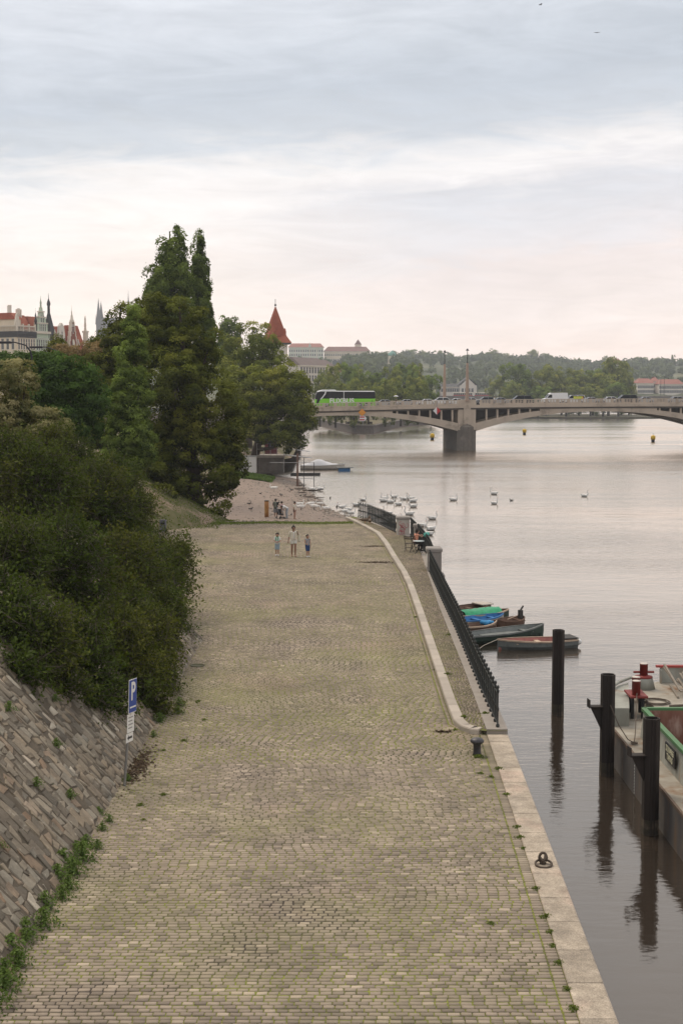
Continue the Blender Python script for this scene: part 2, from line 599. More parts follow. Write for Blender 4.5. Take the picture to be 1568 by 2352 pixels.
# four single setts, shared by the nearest individuals
SETTS = []
for k in range(4):
    V, F, T = [], [], []
    sett_geo(0, 0, 1, 1, 0, .0, .0, V, F, T, 0, 0, 0, False)
    w, d = .205, .15
    V, F, T = [], [], []
    sett_geo(0, 0, w, d, 0, .004, .012, V, F, T, 0, random.uniform(-.02, .02), random.uniform(-.03, .03), True)
    SETTS.append(np_mesh('paver', V, F, M_SETT_O))
V, F, T = [], [], []
n_single = 0
y = 18.6
row = 0
while y < QEND - .1:
    d = .124 + random.uniform(-.007, .007)
    x0, x1 = xl(y), xr(y) - (.21 if y < 37 else .13)
    near = y < 34
    x = x0 - .093 * (row % 2) - random.uniform(0, .035)
    row += 1
    ph = random.uniform(0, 6)
    while x < x1 - .05:
        w = .186 + random.uniform(-.011, .011) + (random.uniform(-.04, .04) if random.random() < .10 else 0)
        if x + w > x1 - .09:
            w = x1 - x
        gap = random.uniform(.014, .021)
        cx, cy = x + w / 2, y + d / 2 + .006 * math.sin(x * 1.3 + ph)
        vis = abs(cx) < .2395 * (cy + .75) and cy > 19.55
        tv = min(1, max(0, random.gauss(.5, .26)))
        if vis and n_single < 300 and x > x0:
            o = put('paver', SETTS[n_single % 4], PAVE)
            o.location = (cx, cy, random.uniform(-.004, .004))
            o.scale = ((w - gap) / .205, (d - .028) / .15, 1)
            o.rotation_euler = (0, 0, random.uniform(-.02, .02))
            n_single += 1
        else:
            sett_geo(cx, cy, w - gap, d - .028, random.uniform(-.02, .02), random.uniform(-.002, .006), .012 if near else .016, V, F, T, tv,
                     random.uniform(-.03, .03), random.uniform(-.04, .04), near)
        x += w
    # one course of setts laid along the edge
    ex1 = xr(y)
    ew = .2 if y < 37 else .12
    sett_geo(ex1 - ew / 2, y + d / 2, ew - .02, d - .026, .03, .003, .012, V, F, T, min(1, max(0, random.gauss(.55, .22))), 0, 0, near)
    y += d
fld = put('paver_field', np_mesh('paver_field', V, F, M_SETT, T), PAVE)
fld['kind'] = 'stuff'

# ------------------------------------------------------------------ quay wall with its coping slabs
QW = tag(thing('quay_wall', 'granite quay wall with broad coping slabs along the river edge', 'quay wall'))
V, F = [], []
ys = np.linspace(8, 104, 100)
for i, y in enumerate(ys):
    V += [(kerb_edge(y) - .03, y, -.02), (kerb_edge(y) + .12, y, -5.0)]
    if i:
        k = 2 * i
        F.append((k - 2, k - 1, k + 1, k))
put('wall_face', np_mesh('wall_face', V, F, M_QWALL), QW)
y = 12.0
while y < 37:
    L = random.uniform(1.15, 1.5)
    y1 = min(y + L, 37.05)
    g = .006
    mb = MB()
    za = random.uniform(.0, .006)
    a0, a1, b0, b1 = kerb_edge(y + g) - .55, kerb_edge(y1 - g) - .55, kerb_edge(y + g), kerb_edge(y1 - g)
    c = .012
    mb.add([(a0, y + g, -.3), (b0, y + g, -.3), (b1, y1 - g, -.3), (a1, y1 - g, -.3),
            (a0, y + g, za), (b0, y + g, za), (b1, y1 - g, za), (a1, y1 - g, za),
            (a0 + c, y + g + c, .015 + za), (b0 - c * 2, y + g + c, .015 + za), (b1 - c * 2, y1 - g - c, .015 + za), (a1 + c, y1 - g - c, .015 + za)],
           [(0, 1, 5, 4), (1, 2, 6, 5), (2, 3, 7, 6), (3, 0, 4, 7), (4, 5, 9, 8), (5, 6, 10, 9), (6, 7, 11, 10), (7, 4, 8, 11), (8, 9, 10, 11)])
    mb.build('coping_slab', M_COPING_O, QW)
    y = y1

# ------------------------------------------------------------------ raised river walk: kerb stones, small mosaic setts, edge slabs
M_KERB = pm("kerb_granite_single", (.43, .375, .31), (.36, .31, .26), 1.5, .75, .4, 60., tint=.12, src='obj')
WALK = tag(thing('river_walk', 'raised river walk of small setts between kerb and railing', 'walkway'))
KP = [(3.62, 37.10), (3.40, 37.22), (3.18, 37.62), (3.06, 38.3), (3.03, 41), (3.05, 50), (3.08, 58), (3.08, 66), (3.0, 71), (2.76, 77.6), (2.52, 85.3), (2.2, 91.2), (1.52, 95.7), (.83, 99.8), (.3, 102.5)]


def along(P, step):
    out, acc = [P[0]], 0
    for a, b in zip(P[:-1], P[1:]):
        L = math.dist(a, b)
        n = max(1, round(L / step))
        for k in range(1, n + 1):
            out.append((a[0] + (b[0] - a[0]) * k / n, a[1] + (b[1] - a[1]) * k / n))
    return out


kp = along(KP, 1.05)
ZW = .13
for (a, b) in zip(kp[:-1], kp[1:]):
    dxy = Vector((b[0] - a[0], b[1] - a[1]))
    L = dxy.length
    nrm = Vector((dxy.y, -dxy.x)).normalized() * .30
    if L < .1:
        continue
    u = dxy.normalized() * .006
    A, B = Vector(a) + u, Vector(b) - u
    c = .02
    n1_ = nrm.normalized() * c
    q = [A, A + nrm, B + nrm, B]
    qi = [A + n1_ + u, A + nrm - n1_ + u, B + nrm - n1_ - u, B + n1_ - u]
    mb = MB()
    mb.add([(p.x, p.y, -.1) for p in q] + [(p.x, p.y, ZW - c) for p in q] + [(p.x, p.y, ZW + .012) for p in qi],
           [(0, 1, 5, 4), (1, 2, 6, 5), (2, 3, 7, 6), (3, 0, 4, 7), (4, 5, 9, 8), (5, 6, 10, 9), (6, 7, 11, 10), (7, 4, 8, 11), (8, 9, 10, 11)])
    mb.build('kerb_stone', M_KERB, WALK)
# walk bed
V, F = [], []
ys = list(np.linspace(37.1, 103, 90))
kx = lambda y: interp(y, [p[1] for p in KP], [p[0] for p in KP])
for i, y in enumerate(ys):
    V += [(kx(y) + .1, y, ZW - .025), (kerb_edge(y) - .02, y, ZW - .025)]
    if i:
        k = 2 * i
        F.append((k - 2, k - 1, k + 1, k))
put('walk_bed', np_mesh('walk_bed', V, F, M_JOINT), WALK)
V, F, T = [], [], []
y = 37.25
while y < 101.5:
    d = .085 + random.uniform(-.01, .01)
    k0 = kx(y) + (.31 if y < 90 else .33)
    x1 = kerb_edge(y) - .56
    if y < 38.2:
        k0 = max(k0, 3.35 + (38.2 - y) * .3)
    x = k0 + random.uniform(-.03, .03)
    while x < x1:
        w = random.uniform(.07, .12)
        sett_geo(x + w / 2, y + d / 2 + random.uniform(-.015, .015), w - .016, d - .014, random.uniform(-.12, .12), ZW + random.uniform(-.006, .008), .014, V, F, T,
                 min(1, max(0, random.gauss(.5, .33))), random.uniform(-.08, .08), random.uniform(-.08, .08), False)
        x += w
    y += d
w_ = put('mosaic_setts', np_mesh('mosaic_setts', V, F, M_SETT, T), WALK)
w_['kind'] = 'stuff'
y = 37.12
while y < 102:
    L = random.uniform(1.3, 1.7) if y < 86 else .9
    y1 = min(y + L, 103)
    g = .008
    w0 = .56
    a0, a1, b0, b1 = kerb_edge(y + g) - w0, kerb_edge(y1 - g) - w0, kerb_edge(y + g), kerb_edge(y1 - g)
    mb = MB()
    mb.add([(a0, y + g, -.2), (b0, y + g, -.2), (b1, y1 - g, -.2), (a1, y1 - g, -.2), (a0, y + g, ZW + .012), (b0, y + g, ZW + .012), (b1, y1 - g, ZW + .012), (a1, y1 - g, ZW + .012)],
           [(0, 1, 5, 4), (1, 2, 6, 5), (2, 3, 7, 6), (3, 0, 4, 7), (4, 5, 6, 7)])
    mb.build('edge_slab', M_CONC, WALK)
    y = y1

# ------------------------------------------------------------------ rubble slope on the left
SLOPE = tag(thing('stone_slope', 'steep rubble stone slope rising beside the cobbled quay', 'retaining wall'))
SA = R(45)
T_MAX = 5.4


def slope_pt(s_, t_, h=0.):
    x = -5.13 - t_ * math.cos(SA) + h * math.sin(SA)
    z = t_ * math.sin(SA) + h * math.cos(SA)
    return (x, s_, z)


mb = MB()
for k in range(30):
    s0, s1 = 10 + k * 1.4, 10 + (k + 1) * 1.4
    mb.add([slope_pt(s0, -.3, .004), slope_pt(s1, -.3, .004), slope_pt(s1, T_MAX, .004), slope_pt(s0, T_MAX, .004)], [(0, 1, 2, 3)])
mb.build('mortar_bed', M_MORTAR, SLOPE)
V, F, T = [], [], []
singles = []
s_ = 15.0
while s_ < 51.5:
    w = random.uniform(.12, .36)
    t_ = random.uniform(-.5, -.05)
    while t_ < T_MAX - .1:
        L = random.uniform(.13, .46)
        skew = .10 + random.uniform(-.012, .012)
        cs, ct = s_ + w / 2 + random.uniform(-.03, .03), t_ + L / 2
        g = random.uniform(.004, .02)
        h = random.uniform(.008, .034)
        cor = []
        for i, j in ((-1, -1), (1, -1), (1, 1), (-1, 1)):
            cor.append((cs + i * (w / 2 - g) + random.uniform(-.07, .07) + skew * (ct + j * L / 2), max(-.1, ct + j * (L / 2 - g) + random.uniform(-.06, .06))))
        ti, tj = random.uniform(-.009, .009), random.uniform(-.009, .009)
        c = random.uniform(.008, .018)
        vv = [slope_pt(a_, b_, -.04) for a_, b_ in cor]
        mc = (sum(a_ for a_, b_ in cor) / 4, sum(b_ for a_, b_ in cor) / 4)
        hs = [h + ti * i + tj * j for i, j in ((-1, -1), (1, -1), (1, 1), (-1, 1))]
        vv += [slope_pt(a_, b_, hh - c) for (a_, b_), hh in zip(cor, hs)]
        k_ = 1 - 2.2 * c / w
        vv += [slope_pt(mc[0] + (a_ - mc[0]) * k_, mc[1] + (b_ - mc[1]) * k_, hh) for (a_, b_), hh in zip(cor, hs)]
        ff = [(0, 1, 5, 4), (1, 2, 6, 5), (2, 3, 7, 6), (3, 0, 4, 7), (4, 5, 9, 8), (5, 6, 10, 9), (6, 7, 11, 10), (7, 4, 8, 11), (8, 9, 10, 11)]
        p = slope_pt(mc[0], mc[1])
        # seen from the quay side: inside the view cone, below the shrub
        yc = (p[2] - 9) / (p[1]) if p[1] > 0 else 0
        vis = (p[0] / (p[1] + .6) > -.25) and p[1] > 19.2 and p[1] < 38.5 and (p[2] - 9) / p[1] < -.185
        tv = min(1, max(0, random.gauss(.45, .27)))
        if random.random() < .05:
            t_ += L
            continue
        if vis and len(singles) < 300:
            mb = MB()
            mb.add(vv, ff)
            mb.build('rubble_stone', M_WALLSTONE_O, SLOPE)
            singles.append(1)
        else:
            b = len(V)
            V += vv
            F += [tuple(b + i for i in f) for f in ff]
            T += [tv] * 9
        t_ += L
    s_ += w
r_ = put('rubble_field', np_mesh('rubble_field', V, F, M_WALLSTONE, T), SLOPE)
r_['kind'] = 'stuff'

# ------------------------------------------------------------------ bank behind and beyond the slope, beach, land on the left
ZB_Y = [0, 99.5, 101, 127, 185, 197, 205, 420]
ZB_Z = [0, 0, -.10, -2.3, -2.2, -1.7, -1.4, .8]
XB_Y = [0, 51, 56, 62, 68, 90, 94, 97, 100, 104, 110, 118, 130, 184, 192, 200, 230, 300, 420]
XB_X = [-5.13, -5.13, -7.0, -11.2, -12.6, -12.3, -11.4, -9.5, -8.5, -8.2, -8.7, -12, -16.0, -17., -17., -16.5, -8.0, -8.5, -12]
rs = np.random.RandomState(3)
ysT = np.concatenate([np.linspace(-5, 50, 28), np.linspace(51.5, 72, 20), np.linspace(73, 205, 90), np.linspace(208, 420, 50)])
offs = [0, .6, 1.4, 2.4, 3.7, 5.25, 6.5, 8.2, 11, 16, 24, 36, 60, 110, 220]
V, F = [], []
for i, y in enumerate(ysT):
    xb, zb = interp(y, XB_Y, XB_X), interp(y, ZB_Y, ZB_Z)
    top = interp(y, [0, 140, 172, 195, 215, 420], [5.2, 4.6, 1.6, .2, .6, 1.6])
    run = interp(y, [0, 51, 60, 100, 185, 200], [5.25, 5.25, 8.5, 9.5, 9., 3.0])
    for o_ in offs:
        k = min(1, o_ / run)
        z = zb + (top - zb) * k - (.12 if o_ == 0 else 0)
        if y <= 51:
            z = (o_ if o_ < 3.7 else 3.7 + min(1.4, (o_ - 3.7) * .2)) - .12
        if o_ > 0:
            z += rs.uniform(-.12, .12) * (1 if y > 53 else .3)
        V.append((xb - o_, y, z))
n = len(offs)
for i in range(len(ysT) - 1):
    for k in range(n - 1):
        F.append((i * n + k, (i + 1) * n + k, (i + 1) * n + k + 1, i * n + k + 1))
tag(put('embankment_ground', np_mesh('embankment_ground', V, F, M_GRASS, smooth=True)), kind='structure')

# sloping end of the quay and the shingle beach
SH_Y = [100, 124, 138.5, 143.5, 151.7, 164.2, 187, 201, 215]
SH_X = [.6, 1.4, 1.3, .3, -1.1, -2.5, -4.8, -5.8, -6.4]


def beach_z(x, y):
    zb = interp(y, [99.9, 101, 127, 185, 197, 205], [-.02, -.10, -2.3, -2.15, -1.65, -1.5])
    xs = interp(y, SH_Y, SH_X)
    zs = WATER_Z + (xs - x) * .16
    if y < 124:
        zs += 2.2 * max(0, (124 - y)) / 24 * 1.2
    return min(zb, zs) if y > 104 else zb


V, F = [], []
ysB = np.linspace(99.9, 206, 140)
xsB = np.linspace(-20, 5, 70)
for y in ysB:
    for x in xsB:
        V.append((x, y, beach_z(x, y) + rs.uniform(-.025, .025) * (y > 102)))
n = len(xsB)
for i in range(len(ysB) - 1):
    for k in range(n - 1):
        F.append((i * n + k, i * n + k + 1, (i + 1) * n + k + 1, (i + 1) * n + k))
tag(put('beach', np_mesh('beach', V, F, M_BEACH, smooth=True)), kind='structure')

# loose stones and drift along the shore
M_PEBBLE = pm("shore_stone", (.34, .29, .24), (.16, .13, .11), 3., .85, .4, 20., tint=.4)
V, F, T = [], [], []
for k in range(3600):
    y = random.uniform(104, 198)
    xs = interp(y, SH_Y, SH_X)
    if random.random() < .6:
        x = xs + random.gauss(-1.2, 1.2)
    else:
        x = random.uniform(-14, xs)
    if y < 138 and x > -1:
        continue
    z = beach_z(x, y)
    r = abs(random.gauss(.03, .045)) + .025
    a = random.uniform(0, 6.3)
    b = len(V)
    for q in range(4):
        aa = a + q * 1.57 + random.uniform(-.4, .4)
        V.append((x + r * math.cos(aa) * 1.5, y + r * math.sin(aa), z - .02))
    for q in range(4):
        aa = a + q * 1.57 + random.uniform(-.3, .3)
        V.append((x + r * .6 * math.cos(aa) * 1.5, y + r * .6 * math.sin(aa), z + r * random.uniform(.4, .8)))
    F += [(b, b + 1, b + 5, b + 4), (b + 1, b + 2, b + 6, b + 5), (b + 2, b + 3, b + 7, b + 6), (b + 3, b, b + 4, b + 7), (b + 4, b + 5, b + 6, b + 7)]
    T += [random.random()] * 5
p_ = tag(put('shore_pebbles', np_mesh('shore_pebbles', V, F, M_PEBBLE, T)), 'loose stones and drift scattered along the shingle shore', 'pebbles', kind='stuff')
M_DRIFT = pm("driftwood_bark", (.12, .09, .07), (.06, .045, .035), 5., .9, .5, 20.)
for k in range(10):
    y = random.uniform(146, 190)
    x = interp(y, SH_Y, SH_X) + random.uniform(-1.6, .5)
    mb = MB()
    a = random.uniform(-.5, .5)
    L = random.uniform(.6, 1.8)
    mb.tube([(-L, 0, .06), (-L * .2, random.uniform(-.1, .1), .1), (L * .5, 0, .09), (L, .1, .14)], [.07, .08, .06, .03], 6)
    mb.tube([(0, 0, .08), (.3, .3, .2), (.5, .5, .32)], [.04, .03, .015], 5)
    o = mb.build('driftwood', M_DRIFT)
    o.location = (x, y, max(beach_z(x, y), WATER_Z - .02))
    o.rotation_euler = (0, 0, a)
    tag(o, 'dark driftwood branch lying at the edge of the shingle beach', 'driftwood', 'driftwood along the shore')
# ================================================================== foliage
def leaf_material(name, dark, light, accent=None, trans=.24, acc_t=.62, acc_s=.25):
    m = bpy.data.materials.new(name)
    m.use_nodes = True
    t = m.node_tree
    t.nodes.clear()
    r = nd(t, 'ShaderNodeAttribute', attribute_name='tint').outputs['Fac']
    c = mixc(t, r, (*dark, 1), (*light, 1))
    if accent:
        pos = nd(t, 'ShaderNodeNewGeometry').outputs['Position']
        g = noise(t, pos, acc_s, 3, .6)
        g = math_(t, 'MULTIPLY', math_(t, 'SUBTRACT', g, acc_t - .12), 5.0, clamp=True)
        c = mixc(t, math_(t, 'MULTIPLY', g, r), c, (*accent, 1))
    d = nd(t, 'ShaderNodeBsdfDiffuse', {0: c})
    tr = nd(t, 'ShaderNodeBsdfTranslucent', {0: mixc(t, .5, c, (light[0] * 1.2, light[1] * 1.25, light[2] * .7, 1))})
    gl = nd(t, 'ShaderNodeBsdfGlossy', {0: (.6, .6, .6, 1), 1: .45})
    mx = nd(t, 'ShaderNodeMixShader', {0: trans, 1: d.outputs[0], 2: tr.outputs[0]})
    mx2 = nd(t, 'ShaderNodeMixShader', {0: .015, 1: mx.outputs[0], 2: gl.outputs[0]})
    nd(t, 'ShaderNodeOutputMaterial', {0: mx2.outputs[0]})
    return m


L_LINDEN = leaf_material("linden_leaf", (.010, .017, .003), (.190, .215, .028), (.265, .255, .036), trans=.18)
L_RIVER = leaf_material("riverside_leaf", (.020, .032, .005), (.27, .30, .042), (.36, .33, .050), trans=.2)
L_DARK = leaf_material("dark_leaf", (.014, .032, .007), (.105, .185, .032))
L_GREEN = leaf_material("green_leaf", (.022, .042, .008), (.28, .37, .070))
L_POPLAR = leaf_material("poplar_leaf", (.020, .038, .009), (.225, .295, .062))
L_PALE = leaf_material("pale_seed_leaf", (.045, .062, .014), (.40, .36, .165), (.52, .44, .24))
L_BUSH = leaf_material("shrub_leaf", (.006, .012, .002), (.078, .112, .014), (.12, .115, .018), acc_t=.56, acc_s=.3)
L_BROWN = leaf_material("brown_leaf", (0.115, 0.081, 0.034), (0.420, 0.300, 0.135))
L_MID = leaf_material("island_leaf", (.040, .062, .014), (.32, .36, .066), (.46, .40, .080))
L_FAR = leaf_material("hill_leaf", (.065, .085, .040), (.16, .19, .085))
L_WEED = leaf_material("weed_leaf", (.05, .085, .02), (.15, .22, .05))
BARK = pm("bark", (.075, .058, .045), (.04, .032, .026), 4., .95, .7, 14.)
TWIG = pm("twig_bark", (.13, .11, .085), (.06, .05, .04), 6., .9)


def unit(a):
    return a / np.maximum(1e-6, np.linalg.norm(a, axis=1, keepdims=True))


def leaf_quads(C, N_, size, rs, aspect=.6):
    """one folded leaf-like quad at every point"""
    n = len(C)
    t1 = unit(np.cross(N_, rs.normal(size=(n, 3))))
    t2 = np.cross(N_, t1)
    L = (size * rs.uniform(.65, 1.3, n))[:, None]
    a, b = t1 * L * .5, t2 * L * .5 * aspect
    V = np.stack([C - a, C + b - N_ * L * .06, C + a, C - b - N_ * L * .06], 1).reshape(-1, 3)
    F = np.arange(4 * n).reshape(-1, 4)
    return V, F


def crown_points(lobes, nclump, rs, deep=.35):
    c = np.array([l[0] for l in lobes], float)
    r = np.array([l[1] for l in lobes], float)
    w = r[:, 0] * r[:, 2]
    out, dirs = [], []
    while len(out) < nclump:
        k = rs.choice(len(lobes), p=w / w.sum())
        d = rs.normal(size=3)
        d /= np.linalg.norm(d)
        f = 1.06 - deep * abs(rs.normal()) * .8
        p = c[k] + d * r[k] * max(.15, f)
        q = ((p - c) / r)
        ins = (np.linalg.norm(q, axis=1) < .62)
        ins[k] = False
        if ins.any() and rs.uniform() < .7:
            continue
        out.append(p)
        dirs.append(d)
    return np.array(out), np.array(dirs)


def crown(name, lobes, nclump, nleaf, leaf, clr, mat, parent, seed, flat=.75, up=.55, aspect=.6, deep=.35, mesh_only=False):
    """leaf clumps: each a small lit dome of leaves, dark gaps left between them"""
    rs = np.random.RandomState(seed)
    P, D = crown_points(lobes, nclump, rs, deep)
    k = rs.randint(0, nclump, nleaf)
    cr = clr * rs.uniform(.55, 1.45, nclump)
    d = unit(rs.normal(size=(nleaf, 3)) + D[k] * .55 + np.array([0, 0, .45]))
    rad = rs.uniform(.62, 1.05, nleaf) ** .6 * (1 + .10 * rs.normal(size=nleaf))
    # each clump is a little uneven: three or four sprays per clump
    sub = unit(rs.normal(size=(nclump * 5, 3)) + np.repeat(D, 5, 0) * .7 + np.array([0, 0, .35]))
    sk = k * 5 + rs.randint(0, 5, nleaf)
    d = unit(d * .72 + sub[sk] * .55)
    off = d * rad[:, None]
    off[:, 2] *= flat
    C = P[k] + off * cr[k][:, None]
    N_ = unit(d * 1.0 + np.array([0, 0, up * .6]) + rs.normal(size=(nleaf, 3)) * .45)
    V, F = leaf_quads(C, N_, leaf, rs, aspect)
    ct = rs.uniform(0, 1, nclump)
    tint = np.clip(-.02 + .50 * ct[k] ** 1.5 + .22 * rs.uniform(0, 1, nleaf) + .34 * d[:, 2], 0, 1)  # leaf colour lightens towards each clump's top, painting in light from above
    me = np_mesh(name, V, F, mat, tint)
    if mesh_only:
        return me, P
    return put(name, me, parent), P


def trunk(parent, base, top, r, targets=(), seed=0, mat=None, name='trunk'):
    """tapered trunk with limbs reaching into the crown"""
    rs = random.Random(seed)
    mb = MB()
    b, tp = Vector(base), Vector(top)
    pts = [b + (tp - b) * f + Vector((rs.uniform(-.3, .3), rs.uniform(-.3, .3), 0)) * f * (1 - f) * 2 for f in (0, .06, .2, .45, .7, 1)]
    mb.tube(pts, [r * 1.45, r * 1.1, r, r * .75, r * .45, r * .12], 9)
    for q in targets:
        q = Vector(q)
        f = min(.9, max(.12, (q.z - b.z) / max(.1, (tp.z - b.z)) * .6))
        s0 = b + (tp - b) * f
        mid = s0 + (q - s0) * .5 + Vector((0, 0, -.08 * (q - s0).length))
        rr = r * (1 - f) * .5 + .02
        mb.tube([s0, mid, q], [rr, rr * .6, .02], 5)
    return mb.build(name, mat or BARK, parent)


def slope_depth(x, y):
    u = -(y - 1176) / FPX
    d = ((x - 784) / FPX, math.cos(_p) + math.sin(_p) * u, -math.sin(_p) + math.cos(_p) * u)
    k = 14.13 / (-d[0] - d[2]) if (-d[0] - d[2]) > 0 else 999
    return d[1] * k


def px_lobes(L, Y0, org, clear=False):
    """lobes given by where they show in the view; real size at their distance"""
    out = []
    for l in L:
        x, y, rx, ry = l[:4]
        Y = l[4] if len(l) > 4 else Y0
        if clear and slope_depth(x, y) < 51:
            Y = min(Y, slope_depth(x, y) - px(rx * .45, Y))
        p = at(x, y, Y) - org
        out.append(((p.x, p.y, p.z), (px(rx, Y), px((rx + ry) / 2, Y) * .85, px(ry, Y))))
    return out


def tree(name, label, Y, L, base, nclump, nleaf, leaf, clr, mat, seed, tr=.35, group=None, limbs=10, cat='tree', deep=.35, flat=.75, up=.55, trunk_top=None, bark=None):
    org = Vector(base)
    th = thing(name, label, cat, base, 0, group)
    lob = px_lobes(L, Y, org)
    o, P = crown('crown', lob, nclump, nleaf, leaf, clr, mat, th, seed, flat=flat, up=up, deep=deep)
    ctr = np.mean([np.array(l[0]) for l in lob], 0)
    zt = max(l[0][2] + l[1][2] * .7 for l in lob)
    rs = np.random.RandomState(seed + 1)
    tg = [P[i] * .96 + ctr * .04 for i in rs.choice(len(P), limbs, replace=False)]
    trunk(th, (0, 0, -.3), trunk_top or (ctr[0], ctr[1], zt), tr, tg, seed, bark)
    return th


# ---- lindens and their neighbours at the head of the quay
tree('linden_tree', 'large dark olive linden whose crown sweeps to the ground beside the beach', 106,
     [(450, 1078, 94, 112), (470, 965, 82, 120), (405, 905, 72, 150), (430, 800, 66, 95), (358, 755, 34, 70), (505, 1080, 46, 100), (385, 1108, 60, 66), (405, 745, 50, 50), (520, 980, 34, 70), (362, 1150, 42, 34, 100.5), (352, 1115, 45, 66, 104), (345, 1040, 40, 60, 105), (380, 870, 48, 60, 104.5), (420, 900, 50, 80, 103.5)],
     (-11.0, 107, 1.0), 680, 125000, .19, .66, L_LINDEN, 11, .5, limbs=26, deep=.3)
tree('green_tree', 'slender fresh green tree standing in front of the big linden', 95,
     [(303, 738, 9, 34), (302, 785, 22, 45), (301, 845, 34, 60), (300, 920, 40, 75), (297, 1000, 43, 75), (285, 1050, 40, 45), (322, 1020, 26, 55)],
     (-14.6, 95, 4.6), 300, 40000, .17, .50, L_GREEN, 12, .22, limbs=16)
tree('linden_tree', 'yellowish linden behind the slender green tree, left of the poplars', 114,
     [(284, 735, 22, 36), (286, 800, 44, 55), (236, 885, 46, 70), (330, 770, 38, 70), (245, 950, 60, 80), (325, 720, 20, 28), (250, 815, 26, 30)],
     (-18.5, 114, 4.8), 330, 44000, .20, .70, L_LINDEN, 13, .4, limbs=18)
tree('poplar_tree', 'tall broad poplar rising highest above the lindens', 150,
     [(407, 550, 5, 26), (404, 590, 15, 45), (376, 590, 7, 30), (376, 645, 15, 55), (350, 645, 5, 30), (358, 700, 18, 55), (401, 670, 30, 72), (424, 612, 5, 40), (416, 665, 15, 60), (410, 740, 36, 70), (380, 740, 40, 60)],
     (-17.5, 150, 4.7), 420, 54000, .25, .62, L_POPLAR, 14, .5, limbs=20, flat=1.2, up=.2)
tree('poplar_tree', 'narrow columnar poplar beside the broad poplar', 156,
     [(459, 562, 4, 20), (459, 600, 11, 40), (460, 650, 16, 50), (463, 705, 18, 55), (468, 760, 20, 55), (486, 790, 11, 50)],
     (-15.2, 156, 4.6), 260, 30000, .25, .5, L_POPLAR, 15, .35, limbs=14, flat=1.3, up=.2)
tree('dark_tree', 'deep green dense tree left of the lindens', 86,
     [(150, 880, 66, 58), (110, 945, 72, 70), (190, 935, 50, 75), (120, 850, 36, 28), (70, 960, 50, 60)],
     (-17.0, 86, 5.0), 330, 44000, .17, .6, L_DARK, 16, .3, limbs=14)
tree('pale_tree', 'tree covered in pale cream seed heads at the left edge', 68,
     [(36, 880, 42, 55), (10, 940, 50, 60), (70, 985, 55, 45), (118, 985, 45, 32), (20, 1010, 60, 50)],
     (-15.6, 68, 5.1), 190, 28000, .14, .42, L_PALE, 17, .2, limbs=12, deep=.3)
tree('green_tree', 'low green tree behind the pale tree under the street lamps', 104,
     [(30, 850, 50, 34), (80, 835, 22, 18), (0, 845, 30, 26)], (-23.5, 104, 5.1), 120, 11000, .17, .6, L_DARK, 18, .25, limbs=8)
tree('brown_tree', 'brownish autumn tinged tree below the brick gable', 124,
     [(175, 832, 34, 28), (150, 812, 16, 16), (228, 815, 34, 30), (205, 850, 40, 30)], (-22, 124, 5.0), 190, 17000, .18, .6, L_BROWN, 19, .28, limbs=9)
tree('green_tree', 'small yellow green tree in front of the gabled houses', 128,
     [(130, 800, 14, 22), (230, 795, 22, 20), (140, 825, 18, 20)], (-24, 128, 5.0), 80, 8000, .18, .55, L_LINDEN, 20, .25, limbs=6)
# ---- trees further along the bank
tree('linden_tree', 'round tree behind the riverside tree, in front of the red tower', 222,
     [(575, 788, 50, 38), (605, 830, 50, 50), (545, 845, 45, 52), (600, 770, 22, 24), (580, 900, 70, 60)],
     (-14.5, 222, 1.0), 250, 36000, .32, 1.1, L_MID, 21, .5, limbs=14)
tree('riverside_tree', 'spreading yellow green tree overhanging the river by the motorboat', 200,
     [(600, 905, 76, 52), (650, 900, 52, 56), (575, 950, 58, 50), (645, 965, 58, 58), (682, 930, 32, 66), (660, 1005, 36, 28), (540, 900, 34, 50), (700, 955, 20, 45)],
     (-12.9, 206, -1.4), 440, 62000, .30, 1.05, L_RIVER, 22, .62, limbs=22)
for k, (x, y0, y1, w) in enumerate([(512, 733, 800, 9), (524, 735, 805, 8), (540, 733, 800, 10)]):
    tree('poplar_tree', ['leftmost of three far dark poplars behind the round tree', 'middle one of three far dark poplars behind the round tree', 'rightmost of three far dark poplars behind the round tree'][k], 330,
         [(x, y0 + 14, w * .6, 16), (x, y0 + 38, w, 24), (x, y0 + 68, w, 26), (x + 1, y1 + 20, w, 30)], (at(x, 900, 330).x, 330, 1.5), 60, 4500, .45, .9, L_POPLAR, 30 + k, .3, limbs=5, flat=1.3, up=.2,
         group='far poplars')

